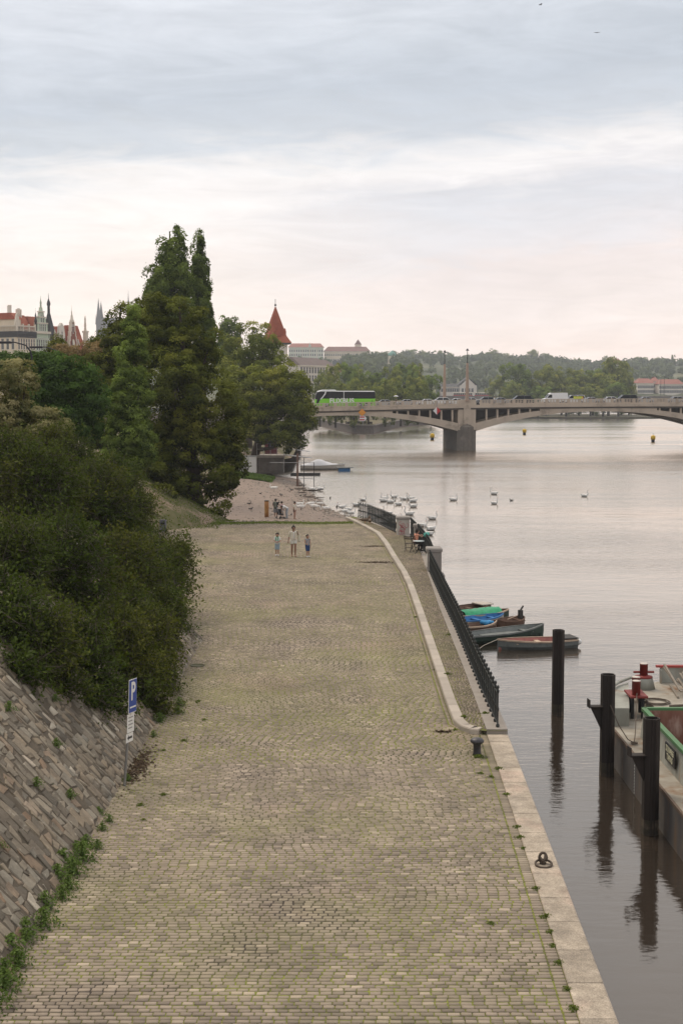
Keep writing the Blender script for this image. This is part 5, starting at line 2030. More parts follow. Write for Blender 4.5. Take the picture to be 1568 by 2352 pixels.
mb.build('great_tower', M_CATH, th)
mb = MB()
mb.lathe([(2.2 * k, -20), (2.2 * k, zz(720)), (.2 * k, zz(692))], 6, ((310 - 228) * k, 24, 0))
mb.build('small_spire', M_CATH, th)

# row of embankment houses beyond the trees
M_BEIGE = plaster("row_beige", (.78, .65, .47))
M_BEIGE2 = plaster("row_grey", (.74, .67, .58))
for k, (xa, xb_, yt_a, yb, Y, mt, lab) in enumerate([(688, 712, 838, 900, 640, M_BEIGE2, 'greyish embankment house with ornate windows beyond the riverside tree'), (712, 741, 841, 900, 690, M_BEIGE, 'long beige embankment house beside the island trees')]):
    a, b = at(xa, yt_a, Y), at(xb_, yb, Y + 40)
    th = thing('embankment_house', lab, 'building', (a.x, Y, -1), R(62))
    Lh = 26
    H = a.z + 1
    MB().box(0, Lh, 0, 14, -2, H).build('wall', mt, th)
    rf = MB()
    hip(rf, -.4, Lh + .4, -.4, 14.4, H, H + 3.6, 1.5, insy=5)
    rf.build('roof', pm(f'row_roof_{k}', (.20, .15, .135), (.16, .125, .11), .3, .85), th)
    for z in (H - 3.6, H - 7.2, H - 10.8, H - 14.4):
        windows(th, WIN_B, [1.6 + 2.6 * q for q in range(10)], z)
    MB().box(-.3, Lh + .3, -.45, 0, H - .6, H - .02).build('cornice', H_STONE, th)
# roofs of the lesser town stepping up towards the castle
rh = random.Random(9)
TOWN = [(672, 842, 760), (690, 836, 900), (712, 834, 980), (730, 838, 1020), (752, 840, 1080), (772, 843, 1120), (795, 845, 1160), (700, 845, 800), (742, 848, 860)]
for k, (x, yt, Y) in enumerate(TOWN):
    p = at(x, yt, Y)
    th = thing('town_house', f'{ORD[k]} small roof of the cluster stepping up below the castle', 'building', (p.x, Y, p.z - 16), rh.uniform(-.3, .5), 'roofs below the castle')
    w_ = rh.uniform(5, 8)
    MB().box(-w_, w_, -6, 6, -8, 12).build('wall', rh.choice([F_CREAM, H_WHITE, F_GREY]), th)
    rf = MB()
    hip(rf, -w_ - .4, w_ + .4, -6.4, 6.4, 12, 16, 2., insy=6)
    rf = rf.build('roof', rh.choice([F_ROOF, F_ROOF2]), th)
    windows(th, WIN_B, [-w_ * .6, -w_ * .2, w_ * .2, w_ * .6], 7.5, y=-6)
    MB().box(-.5, .5, -1, 0, 14, 17.5).build('chimney', H_WHITE, rf)

# ------------------------------------------------------------------ hills
def hill(name, pts, Y0, Y1, zf, mat, jit=2.0, seed=1, floor=-6):
    """terrain whose skyline follows pts [(view x, view y)] at distance Y1, falling to zf at Y0"""
    rs = np.random.RandomState(seed)
    xs = np.linspace(pts[0][0], pts[-1][0], 60)
    V, F = [], []
    rows = 9
    for i in range(rows):
        f = i / (rows - 1)
        Y = Y0 + (Y1 - Y0) * f
        for x in xs:
            yt = np.interp(x, [q[0] for q in pts], [q[1] for q in pts])
            top = at(x, yt, Y1)
            X = (x - 784) / FPX * (Y if Y > 400 else Y)
            z = zf + (top.z - zf) * (f ** .8)
            V.append((X, Y, z + rs.uniform(-jit, jit) * (0 < i < rows - 1)))
    n = len(xs)
    base = len(V)
    for x in xs:
        V.append(((x - 784) / FPX * (Y1 + 60), Y1 + 60, floor))
    for i in range(rows):
        for j in range(n - 1):
            F.append((i * n + j, i * n + j + 1, (i + 1) * n + j + 1, (i + 1) * n + j))
    return tag(put(name, np_mesh(name, V, F, mat, smooth=True)), kind='structure')


M_HILL = pm("hill_meadow", (.075, .085, .035), (.05, .062, .025), .02, .95, c3=(.17, .16, .09), c3s=.008, c3t=.5)
hill('castle_hill', [(-500, 800), (0, 815), (200, 812), (500, 815), (660, 838), (760, 840), (850, 836), (890, 832), (940, 835), (1000, 850)], 820, 1680, 1.0, M_HILL, 1.0, 2)
hill('wooded_hill', [(820, 850), (870, 826), (930, 822), (1000, 822), (1060, 830), (1130, 824), (1200, 832), (1260, 832), (1330, 842), (1400, 846), (1480, 838), (1568, 840), (1900, 832), (2400, 838)], 1180, 2000, 3.0, M_HILL, 2.0, 3)


def wood(name, label, pts, n, leafn, seed, size, Y0, Y1, hts):
    """a far wood that reads as one mass: tree crowns of leaf clumps along the slope"""
    rs = np.random.RandomState(seed)
    C, Nn, T = [], [], []
    for k in range(n):
        x = rs.uniform(pts[0][0], pts[-1][0])
        f = rs.uniform(.10, 1.0) if k > n * .35 else rs.uniform(.9, 1.0)
        Y = Y0 + (Y1 - Y0) * f
        yt = np.interp(x, [q[0] for q in pts], [q[1] for q in pts])
        z = 3 + (at(x, yt, Y1).z - 3) * (f ** .8)
        X = (x - 784) / FPX * Y
        h = rs.uniform(*hts)
        r = h * rs.uniform(.34, .5)
        tv = rs.uniform(.0, .8)
        d = rs.normal(size=(leafn, 3))
        d /= np.linalg.norm(d, axis=1, keepdims=True)
        q = d * rs.uniform(.55, 1.1, (leafn, 1)) * np.array([r, r, h * .42])
        C.append(q + np.array([X, Y, z + h * .55]))
        Nn.append(unit(d + rs.normal(size=d.shape) * .5 + np.array([0, 0, .4])))
        T.append(np.clip(tv + rs.uniform(-.2, .2, leafn), 0, 1))
    C, Nn, T = np.concatenate(C), np.concatenate(Nn), np.concatenate(T)
    V, F = leaf_quads(C, Nn, size, rs, .8)
    return tag(put(name, np_mesh(name, V, F, L_FAR, T)), label, 'wood', kind='stuff')


SKY = [(850, 831), (930, 825), (1000, 827), (1060, 833), (1130, 827), (1200, 835), (1260, 835), (1330, 845), (1400, 847), (1480, 841), (1568, 843), (1900, 835), (2300, 841)]
wood('hillside_wood', 'hazy wood covering the far hill behind the bridge', SKY, 900, 70, 5, 3.4, 1180, 2000, (8, 14))
wood('castle_wood', 'dark hazy wood on the slope below the castle', [(780, 842), (850, 834), (890, 834), (960, 850)], 90, 90, 6, 3.0, 900, 1560, (9, 14))
# trees standing clear on the skyline
sk = [(862, 808, 22), (878, 815, 20), (945, 803, 30), (968, 806, 24), (1003, 806, 26), (1034, 812, 20), (1098, 814, 22), (1128, 803, 30), (1160, 812, 22), (1223, 806, 32), (1254, 812, 26), (1318, 823, 12), (1330, 823, 10), (1388, 820, 14), (1470, 820, 34), (1512, 822, 30), (1546, 816, 12)]
for k, (x, yt, w) in enumerate(sk):
    Y = 1960
    p = at(x, yt, Y)
    z0 = at(x, np.interp(x, [q[0] for q in SKY], [q[1] for q in SKY]) + 6, Y).z
    far_tree('skyline_tree', f'{(ORD + ["seventeenth"])[k]} tree from the left standing clear on the hill skyline', (p.x, Y, z0), max(10, p.z - z0), px(w, Y), k % 4, k * 1.3, 'trees on the hill skyline')
# small dark conifers by the palaces
for k, (x, yt, yb) in enumerate([(688, 820, 840), (738, 822, 842), (752, 824, 842), (804, 818, 846), (838, 822, 846)]):
    Y = 1500
    a, b = at(x, yt, Y), at(x, yb, Y)
    th = thing('conifer_tree', f'{ORD[k]} dark pointed tree from the left below the palaces', 'tree', (b.x, Y, b.z), 0, 'dark trees below the palaces')
    h = a.z - b.z
    me, P = crown('crown', [((0, 0, h * .35), (h * .34,) * 2 + (h * .35,)), ((0, 0, h * .65), (h * .22,) * 2 + (h * .33,))], 40, 900, 1.6, 2.2, L_DARK, None, 200 + k, mesh_only=True)
    put('crown', me, th)
    MB().tube([(0, 0, -3), (0, 0, h * .6)], [.5, .2], 6).build('trunk', BARK, th)

# villa on the hill, pink terrace wall, red roofed palace row at the right
th, L, H, rf = palace('hill_villa', 'cream villa with red roof on the wooded hill', 1393, 1431, 836, 852, 1900, F_CREAM, (.55, .1), 7, F_ROOF, 7.5, 20)
mb = MB()
a, b = at(1470, 852, 1750), at(1700, 875, 1750)
mb.box(a.x, b.x, 1750, 1758, b.z - 10, a.z)
mb.box(a.x - 12, a.x + 15, 1748, 1756, b.z - 10, a.z - 4)
tag(mb.build('terrace_wall', pm("terrace_pink", (.42, .29, .235), (.36, .25, .2), .05, .9)), 'long pinkish terrace wall on the far hillside', 'terrace wall')
for k, (xa, xb_, yt, yb, Y, lab) in enumerate([(1463, 1500, 880, 906, 1250, 'leftmost pale palace with red roof on the far bank'), (1500, 1512, 876, 906, 1262, 'narrow pale palace between two red roofed palaces'), (1513, 1568, 882, 906, 1245, 'wide pale palace with red roof at the right edge of the far bank')]):
    palace('river_palace', lab, xa, xb_, yt, yb, Y, H_WHITE, (.55, .15), [10, 4, 14][k], F_ROOF, 4.2, 22)
p = at(1478 + 52, 874, 1290)
th = thing('domed_hall', 'pale hall with a flat copper roof behind the red roofed palaces', 'building', (p.x, 1290, p.z - 14))
MB().box(-9, 9, 0, 16, -6, 11).build('wall', H_WHITE, th)
mb = MB()
hip(mb, -9.5, 9.5, -.5, 16.5, 11, 15, 5, insy=6)
mb.build('roof', H_COPPER, th)
# white hall with gable by the far bridge
p = at(1060, 905, 1060)
th = thing('gabled_hall', 'white hall with stepped gable behind the red trams', 'building', (at(1054, 905, 1060).x, 1060, p.z))
kk = px(1, 1060)
zz = lambda y: at(1060, y, 1060).z - p.z
mb = MB()
mb.prism([(0, -8), (40 * kk, -8), (40 * kk, zz(885)), (37 * kk, zz(885)), (20 * kk, zz(868)), (3 * kk, zz(885)), (0, zz(885))], 0, 26)
mb.build('wall', H_WHITE, th)
mb = MB()
mb.add([(-.8, -.6, zz(884.5)), (20 * kk, -.6, zz(866.5)), (20 * kk, 26.5, zz(866.5)), (-.8, 26.5, zz(884.5))], [(0, 1, 2, 3)])
mb.add([(40 * kk + .8, -.6, zz(884.5)), (20 * kk, -.6, zz(866.5)), (20 * kk, 26.5, zz(866.5)), (40 * kk + .8, 26.5, zz(884.5))], [(3, 2, 1, 0)])
mb.build('roof', H_SLATE, th)
windows(th, WIN_B, [2.5 + 2.4 * q for q in range(4)], 1.5)
windows(th, WIN_S, [6.5], zz(884))
th, L, H, rf = palace('low_hall', 'low white building left of the gabled hall', 1012, 1052, 888, 906, 1060, H_WHITE, (.35,), 8, H_SLATE, 2.2, 14)

# ------------------------------------------------------------------ far bridge with trams
FB = thing('far_bridge', 'distant low stone bridge carrying red trams', 'bridge', (0, 1018, 0))
mb = MB()
zd = at(1085, 912, 1018).z
mb.box(60, 460, -6, 8, zd - 1.4, zd)
mb.box(60, 460, -6.2, -5.8, zd + .01, zd + .9)
mb.build('deck', M_PIER, FB)
for k in range(9):
    xp = 70 + 44 * k
    MB().box(xp - 3, xp + 3, -7, 9, -6, zd - 1.41).build('pier', M_PIER, FB)
    if k < 8:
        mb = MB()
        n = 10
        for q in range(n):
            a0, a1 = math.pi * q / n, math.pi * (q + 1) / n
            f = lambda a: (xp + 22 - 19 * math.cos(a), -2.5 + 6.6 * math.sin(a))
            (xa, za), (xb_, zb_) = f(a0), f(a1)
            mb.add([(xa, -6, za), (xb_, -6, zb_), (xb_, -6, zd - 1.42), (xa, -6, zd - 1.42)], [(0, 1, 2, 3)])
            mb.add([(xa, -6, za), (xb_, -6, zb_), (xb_, 8, zb_), (xa, 8, za)], [(3, 2, 1, 0)])
        mb.build('arch', M_PIER, FB)
M_TRAMR = pm("tram_red", (.42, .03, .03), (.36, .03, .03), 1., .4)
M_TRAMC = pm("tram_cream", (.62, .56, .44), (.55, .5, .4), 1., .5)
for k, (xa, xb_, lab) in enumerate([(1040, 1084, 'left red and cream tram on the far bridge'), (1089, 1130, 'right red and cream tram on the far bridge')]):
    a, b = at(xa, 912, 1016), at(xb_, 912, 1016)
    L = b.x - a.x
    th = thing('tram', lab, 'tram', (a.x, 1014, zd), 0, 'trams on the far bridge')
    mb = MB()
    mb.cbox(0, L, 0, 2.5, .35, 1.5, .1)
    mb.build('body', M_TRAMR, th)
    MB().box(.1, L - .1, .05, 2.45, 1.5, 2.75).build('window_band', M_GLASS, th)
    mb = MB()
    n = 9
    for q in range(n + 1):
        xx = .1 + (L - .5) * q / n
        mb.box(xx, xx + .3, -.02, 2.52, 1.502, 2.748)
    mb.build('pillars', M_TRAMC, th)['kind'] = 'stuff'
    MB().cbox(0, L, 0, 2.5, 2.752, 3.35, .25).build('roof', M_TRAMC, th)
    for q in (.2, .3, .7, .8):
        wheel_part(th, L * q, .2, .33)
for k, x in enumerate((1152, 1384, 1396)):
    p = at(x if k else 1094, 866 if k else 872, 1012)
    th = thing('tram_mast', ['slim dark mast beside the right tram', 'left slim mast near the red roofed palaces', 'right slim mast near the red roofed palaces'][k], 'mast', ((at([1096, 1516, 1524][k], 900, 1012)).x, 1012, zd))
    MB().tube([(0, 0, 0), (0, 0, p.z - zd)], [.22, .12], 6).build('pole', M_BLACK, th)
    MB().bar((-1.2, 0, p.z - zd - .6), (1.2, 0, p.z - zd - .6), .12).build('arm', M_BLACK, th)

# river wall of the far bank seen under the arches and right of the grove
mb = MB()
mb.box(-40, -9, 560, 575, -6, 1.0)
mb.box(185, 900, 1090, 1110, -6, 3.5)
mb.box(-60, 900, 1150, 1170, -6, 2.5)
tag(mb.build('far_river_wall', M_ISTONE), kind='structure')
mb = MB()
a, b = at(862, 955, 520), at(955, 940, 640)
mb.add([(a.x, 500, -6), (b.x + 9, 690, -6), (b.x + 9, 690, -1.2), (a.x, 500, -1.2)], [(0, 1, 2, 3)])
tag(mb.build('island_river_wall', M_ISTONE), kind='structure')

# ------------------------------------------------------------------ air
hz = bpy.data.materials.new("haze_air")
hz.use_nodes = True
t = hz.node_tree
t.nodes.clear()
pv = nd(t, 'ShaderNodeVolumePrincipled', {'Color': (.86, .91, .98, 1), 'Density': .00019, 'Anisotropy': .2})
nd(t, 'ShaderNodeOutputMaterial', {'Volume': pv.outputs[0]})
mb = MB()
mb.box(-1200, 2300, -150, 2150, -8.5, 190)
tag(mb.build('haze', hz), 'thin bluish haze filling the air over the river and the town', 'haze', kind='stuff')
# ================================================================== railing and its stone piers
M_IRON = pm("railing_iron", (.030, .036, .036), (.055, .055, .052), 6., .6, metal=.3, c3=(.10, .085, .07), c3s=3., c3t=.6)
M_PSTONE = pm("pier_granite", (.30, .27, .245), (.22, .20, .18), 1.5, .85, .5, 30.)
M_PAINT = pm("pale_wall_paint", (.50, .46, .41), (.42, .385, .34), 2., .85)

mb = MB()
mb.lathe([(.030, 0), (.048, .02), (.048, .07), (.020, .10), (.020, .42), (.034, .46), (.034, .52), (.020, .56), (.020, .92), (.036, .95), (.036, 1.0), (.018, 1.03), (.040, 1.07), (.034, 1.11), (.006, 1.14)], 8)
STANCH = mb.mesh('stanchion', M_IRON)
mb = MB()
mb.tube([(0, 0, .10), (0, 0, .93)], .011, 5)
mb.tube([(0, 0, .93), (.03, 0, 1.0), (.0, 0, 1.05), (-.03, 0, 1.0), (0, 0, .95)], .009, 4)
mb.tube([(0, 0, .42), (.05, 0, .50), (0, 0, .58), (-.05, 0, .50), (0, 0, .43)], .009, 4)
IBAR = mb.mesh('bar', M_IRON)


def railing(label, P, step=.62, nbar=2):
    P = [Vector((a, b, ZW + .012)) for a, b in P]
    th = thing('iron_railing', label, 'railing', (0, 0, 0), 0, 'river walk railings')
    seg = [(a, b, (b - a).length) for a, b in zip(P[:-1], P[1:])]
    tot = sum(s[2] for s in seg)

    def pt(d):
        for a, b, l in seg:
            if d <= l:
                return a + (b - a) * d / l, (b - a).normalized()
            d -= l
        return seg[-1][1], (seg[-1][1] - seg[-1][0]).normalized()
    n = max(2, round(tot / step))
    for i in range(n + 1):
        p, d = pt(tot * i / n)
        a = math.atan2(d.y, d.x)
        o = put('stanchion', STANCH, th)
        o.location = p
        if i < n:
            for k in range(1, nbar + 1):
                q, d2 = pt(tot * (i + k / (nbar + 1)) / n)
                o = put('bar', IBAR, th)
                o.location = q
                o.rotation_euler = (0, 0, a)
    for z, w, h in ((.11, .035, .02), (.92, .05, .028), (.50, .02, .015)):
        mb = MB()
        for a, b, l in seg:
            mb.bar(a + Vector((0, 0, z)), b + Vector((0, 0, z)), w, h)
        mb.build('rail', M_IRON, th)
    return th


def stone_pier(label, x0, x1, y0, y1, h, mat, band=True):
    th = thing('stone_pier', label, 'stone pier', ((x0 + x1) / 2, (y0 + y1) / 2, 0))
    w, d = (x1 - x0) / 2, (y1 - y0) / 2
    MB().cbox(-w, w, -d, d, -.2, h - .12, .02).build('shaft', mat, th)
    mb = MB()
    mb.cbox(-w - .05, w + .05, -d - .05, d + .05, h - .115, h + .06, .05)
    mb.build('cap', M_PSTONE, th)
    return th


railing('long near section of dark iron railing beside the rowing boats', [(4.16, 37.35), (4.18, 42), (4.24, 47), (4.31, 53), (4.33, 60), (4.40, 70.5)])
sp_ = stone_pier('tall grey stone pier where the river walk turns, with a white notice', 4.30, 5.0, 70.75, 71.75, 1.25, M_PSTONE)
MB().box(-.365, -.352, -.42, .10, .35, 1.0).build('notice', M_WHITE, sp_)
mb = MB()
mb.box(-.15, .45, -.55, .55, -3.6, -.35)
mb.cbox(-.2, .52, -.62, .62, -.35, .0, .05)
mb.build('river_buttress', M_PSTONE, sp_)
railing('short iron railing section beside the cafe table', [(4.66, 72.1), (4.74, 76), (4.72, 79), (4.58, 84.9)])
stone_pier('slim stone pier behind the seated woman', 4.36, 4.72, 85.1, 85.5, 1.15, M_PSTONE)
railing('short iron railing behind the slim stone pier', [(4.50, 85.7), (4.36, 89.2)])
gp = stone_pier('pale stone pier sprayed with red graffiti', 3.50, 4.30, 89.45, 90.3, 1.22, M_PAINT)
M_GRAF = pm("graffiti_red", (.42, .03, .05), (.36, .02, .05), 9., .6)
mb = MB()
rg = random.Random(8)
for k in range(9):
    cx, cz = rg.uniform(-.2, .2), rg.uniform(.2, .85)
    pts = []
    a = rg.uniform(0, 6)
    for q in range(7):
        a += rg.uniform(.4, 1.3)
        pts.append((max(-.36, min(.36, cx + .17 * math.cos(a) * rg.uniform(.4, 1.2))), -.43, max(.08, min(1.02, cz + .16 * math.sin(a)))))
    mb.tube(pts, .013, 4, cap=False)
mb.build('graffiti', M_GRAF, gp)
railing('far curved iron railing ending at the beach', [(3.46, 91.0), (2.72, 95.7), (1.82, 100.4), (1.22, 102.2)], .5, 3)

# ================================================================== people, swans: one skin over a set of tapered limbs
def capsule(mb, a, b, ra, rb, n=8):
    a, b = Vector(a), Vector(b)
    mb.tube([a, b], [ra, rb], n)
    mb.sphere(a, ra, n)
    mb.sphere(b, rb, n)


def skin(name, mb, mats, parent, voxel=.012, smooth=4):
    """fuse the overlapping limbs into one continuous surface"""
    me = mb.mesh('tmp', [])
    o = bpy.data.objects.new('tmp', me)
    COL.objects.link(o)
    r = o.modifiers.new('r', 'REMESH')
    r.mode = 'VOXEL'
    r.voxel_size = voxel
    if smooth:
        s = o.modifiers.new('s', 'SMOOTH')
        s.iterations = smooth
        s.factor = .5
    dg = bpy.context.evaluated_depsgraph_get()
    out = bpy.data.meshes.new_from_object(o.evaluated_get(dg))
    bpy.data.objects.remove(o)
    bpy.data.meshes.remove(me)
    out.name = name
    out.materials.clear()
    for m in (mats if isinstance(mats, (list, tuple)) else [mats]):
        out.materials.append(m)
    out.polygons.foreach_set('use_smooth', np.ones(len(out.polygons), bool))
    if parent is False:
        return out
    return put(name, out, parent)


def cloth(name, c):
    return pm("cloth_" + name, c, tuple(x * .82 for x in c), 14., .9, .3, 40.)


SKIN = pm("skin_tan", (.40, .235, .165), (.35, .20, .14), 6., .6)
SKIN_D = pm("skin_brown", (.26, .145, .095), (.22, .12, .08), 6., .6)
HAIR_D = pm("hair_dark", (.018, .013, .011), (.03, .022, .018), 20., .6)
HAIR_B = pm("hair_brown", (.06, .038, .025), (.04, .026, .018), 20., .6)
C_WHITE, C_CREAM, C_NAVY, C_DENIM, C_BLACK, C_GREY, C_PINK, C_GREEN, C_PEACH, C_BROWN, C_PALEBLUE, C_OLIVE = [cloth(n_, c_) for n_, c_ in (
    ('white', (.72, .71, .69)), ('cream', (.66, .60, .50)), ('navy', (.03, .06, .16)), ('denim', (.30, .38, .45)), ('black', (.02, .02, .022)), ('grey', (.28, .29, .31)),
    ('pink', (.58, .42, .42)), ('green', (.14, .42, .27)), ('peach', (.75, .33, .22)), ('brown', (.16, .09, .07)), ('paleblue', (.42, .46, .50)), ('olive', (.14, .15, .12)))]

STAND = dict(pel=(0, 0, .53), che=(0, 0, .745), nec=(0, 0, .845), hed=(0, -.008, .925), shL=(.10, 0, .805), shR=(-.10, 0, .805), elL=(.135, .01, .645), elR=(-.135, .01, .645), wrL=(.14, -.03, .50), wrR=(-.14, -.03, .50),
             hiL=(.05, 0, .52), hiR=(-.05, 0, .52), knL=(.055, -.012, .285), knR=(-.055, -.012, .285), anL=(.055, .01, .045), anR=(-.055, .01, .045))


def person(label, loc, H, rz, pose=None, clothes=(), hair=None, skinm=None, shoes=None, extra=None, long_hair=0, child=False, slim=1.0, group=None, face_up=0.):
    """local: facing -y; joints given as fractions of the height"""
    J = dict(STAND)
    J.update(pose or {})
    V3 = {k: Vector(v) * H for k, v in J.items()}
    th = thing('person', label, 'person', loc, rz, group)
    hs = 1.18 if child else 1.0
    g = slim

    def limbs(mb, which, inf=0.):
        r = lambda x: x * H * g + inf
        P = V3
        if 'torso' in which:
            ax = (P['shL'] - P['shR']).normalized()
            capsule(mb, P['pel'], P['che'], r(.066), r(.068), 10)
            for s, sh in ((1, 'shL'), (-1, 'shR')):
                capsule(mb, P['pel'] + ax * s * .034 * H, P['che'] + ax * s * .045 * H, r(.056), r(.055), 8)
                capsule(mb, P['che'] + ax * s * .03 * H + (P['nec'] - P['che']) * .3, P[sh], r(.045), r(.034), 8)
        for s in 'LR':
            if 'pelvis' in which:
                capsule(mb, P['pel'], P['hi' + s], r(.062), r(.056), 8)
            if 'uarm' in which:
                capsule(mb, P['sh' + s], P['el' + s], r(.031), r(.025))
            if 'sleeve' in which:
                capsule(mb, P['sh' + s], P['sh' + s].lerp(P['el' + s], .62), r(.032), r(.032))
            if 'farm' in which:
                capsule(mb, P['el' + s], P['wr' + s], r(.025), r(.0165))
            if 'thigh' in which:
                capsule(mb, P['hi' + s], P['kn' + s], r(.054), r(.036))
            if 'short' in which:
                capsule(mb, P['hi' + s], P['hi' + s].lerp(P['kn' + s], .55), r(.058), r(.052))
            if 'shorts_long' in which:
                capsule(mb, P['hi' + s], P['hi' + s].lerp(P['kn' + s], .9), r(.058), r(.050))
            if 'hot' in which:
                capsule(mb, P['hi' + s], P['hi' + s].lerp(P['kn' + s], .28), r(.060), r(.058))
            if 'shin' in which:
                kn, an = P['kn' + s], P['an' + s]
                capsule(mb, kn, kn.lerp(an, .35), r(.036), r(.037))
                capsule(mb, kn.lerp(an, .3), an, r(.036), r(.021))
            if 'foot' in which:
                an = P['an' + s]
                d = Vector((0, -1, 0))
                capsule(mb, an + Vector((0, .012 * H, -.022 * H)), an + d * .085 * H + Vector((.01 * H * (1 if s == 'L' else -1), 0, -.030 * H)), r(.022), r(.017))
            if 'hand' in which:
                wr, el = P['wr' + s], P['el' + s]
                d = (wr - el).normalized()
                pal = wr + d * .040 * H
                capsule(mb, wr, pal, r(.0165), r(.021))
                sd = d.cross(Vector((0, 1, .2))).normalized()
                fw = Vector((0, -1, 0))
                for k, (o_, ln) in enumerate(((-.018, .036), (-.006, .042), (.006, .040), (.017, .032))):
                    b0 = pal + sd * o_ * H
                    b1 = b0 + (d + fw * .25).normalized() * ln * .55 * H
                    b2 = b1 + (d + fw * .8).normalized() * ln * .5 * H
                    capsule(mb, b0, b1, .0085, .008, 6)
                    capsule(mb, b1, b2, .008, .007, 6)
                t0 = wr + d * .014 * H + fw * .012 * H
                capsule(mb, t0, t0 + (d + fw * 1.2).normalized() * .034 * H, .010, .008, 6)
        if 'head' in which:
            h = P['hed']
            capsule(mb, P['che'].lerp(P['nec'], .55), P['nec'].lerp(h, .45), r(.036), r(.030))
            up = (h - P['nec']).normalized()
            k = H * hs
            mb.sphere(h, .060 * k, 12, sq=(.92, 1.1, 1.22))
            mb.sphere(h + Vector((0, -.030 * k, 0)) - up * .038 * k, .030 * k, 8)
            mb.sphere(h + Vector((0, -.066 * k, 0)) - up * .012 * k, .012 * k, 6)
            for s in (-1, 1):
                mb.sphere(h + Vector((s * .056 * k, .0, 0)), .013 * k, 6, sq=(.6, 1, 1.4))
    mb = MB()
    limbs(mb, ('torso', 'pelvis', 'uarm', 'farm', 'thigh', 'shin', 'foot', 'hand', 'head'))
    skin('body', mb, skinm or SKIN, th, .0125, 3)
    k = H * hs
    h = V3['hed']
    mb = MB()
    for s in (-1, 1):
        mb.sphere(h + Vector((s * .022 * k, -.062 * k, .004 * k)), .0075 * k, 6)
    mb.build('eyes', HAIR_D, th)
    mb = MB()
    mb.sphere(h + Vector((0, -.0665 * k, -.034 * k)), .010 * k, 6, sq=(1.5, .5, .45))
    mb.build('mouth', pm('lip', (.33, .12, .10), (.3, .1, .09), 5.) if 'lip' not in MATS else MATS['lip'], th)
    for nm, mt, which, inf in clothes:
        mb = MB()
        limbs(mb, which, inf)
        skin(nm, mb, mt, th, .014, 2)
    if hair:
        mb = MB()
        mb.sphere(h + Vector((0, .014 * k, .022 * k)), .066 * k, 12, sq=(.98, 1.06, 1.06))
        mb.sphere(h + Vector((0, .036 * k, -.01 * k)), .05 * k, 10)
        for s in (-1, 1):
            mb.sphere(h + Vector((s * .045 * k, .012 * k, .012 * k)), .026 * k, 8)
        if long_hair == 1:
            capsule(mb, h + Vector((0, .06 * k, .02 * k)), h + Vector((.02 * k, .09 * k, -.13 * k)), .028 * k, .014 * k)
        if long_hair == 2:
            mb.sphere(h + Vector((0, .03 * k, .075 * k)), .035 * k, 8)
        if long_hair == 3:
            for q in range(14):
                a = q * 2.4
                mb.sphere(h + Vector((.052 * k * math.cos(a), .02 * k + .05 * k * math.sin(a), .03 * k + .035 * k * ((q % 3) / 2))), .022 * k, 6)
        skin('hair', mb, hair, th, .010, 1)
    if shoes:
        mb = MB()
        limbs(mb, ('foot',), .012)
        skin('shoes', mb, shoes, th, .012, 2)
    if extra:
        extra(th, V3, H)
    return th


# ---- the three walking on the cobbles
def ex_woman(th, P, H):
    mb = MB()
    p = P['shL'] + Vector((.05, .02, -.02)) * H
    capsule(mb, p + Vector((.03, .0, -.12)) * H, p + Vector((.05, .02, -.28)) * H, .055, .075)
    capsule(mb, p + Vector((.0, .0, -.12)) * H, p + Vector((.02, .03, -.30)) * H, .05, .07)
    skin('shoulder_bag', mb, C_CREAM, th, .014, 3)
    mb = MB()
    mb.tube([P['shL'] + Vector((-.01, -.03, .03)) * H, p + Vector((.03, -.02, -.05)) * H, p + Vector((.04, 0, -.13)) * H], .012, 5)
    mb.tube([P['shL'] + Vector((-.01, .04, .03)) * H, p + Vector((.04, .04, -.13)) * H], .012, 5)
    mb.build('bag_strap', C_CREAM, th)
    mb = MB()
    capsule(mb, P['che'] + Vector((-.05, -.062, .05)) * H, P['pel'] + Vector((-.05, -.070, .03)) * H, .035 * H, .04 * H)
    capsule(mb, P['che'] + Vector((.05, -.062, .05)) * H, P['pel'] + Vector((.055, -.068, .03)) * H, .03 * H, .035 * H)
    skin('cardigan_front', mb, C_CREAM, th, .014, 2)
    k = H
    mb = MB()
    for s in (-1, 1):
        mb.sphere(P['hed'] + Vector((s * .024 * k, -.052 * k, .048 * k)), .018 * k, 8, sq=(1.1, .5, .8))
    mb.build('sunglasses', C_BLACK, th)
    MB().lathe([(.088 * H, 0), (.094 * H, .006 * H), (.094 * H, .02 * H), (.088 * H, .026 * H)], 16, tuple(P['pel'] + Vector((0, 0, .03 * H)))).build('belt', C_PINK, th)


step = dict(knL=(.05, -.05, .285), anL=(.05, -.06, .045), knR=(-.05, .0, .285), anR=(-.05, .06, .05))
person('woman in cream shirt and white shorts walking between two children', (-2.66, 78.65, .005), 1.70, R(8),
       dict(step, elL=(.165, -.01, .70), wrL=(.125, -.085, .79), elR=(-.15, .02, .65), wrR=(-.17, -.01, .50)),
       [('top', C_WHITE, ('torso',), .008), ('shirt', C_CREAM, ('uarm',), .016), ('sleeves', C_CREAM, ('sleeve',), .02), ('shorts', C_WHITE, ('pelvis', 'hot'), .014)], HAIR_D, SKIN_D, SKIN, ex_woman, 2, slim=.93)


def ex_boy(th, P, H):
    mb = MB()
    for s in (-1, 1):
        mb.tube([P['nec'] + Vector((s * .035, .03, 0)) * H, P['che'] + Vector((s * .05, -.075, .06)) * H, P['che'] + Vector((s * .045, -.085, -.06)) * H, P['pel'] + Vector((s * .045, -.085, .08)) * H], [.022, .03, .032, .03], 6)
    mb.build('towel', C_GREEN, th)
    mb = MB()
    mb.cbox(-.07, .07, -.17, -.10, .60 * H, .66 * H, .01)
    mb.build('snack_box', C_PINK, th)


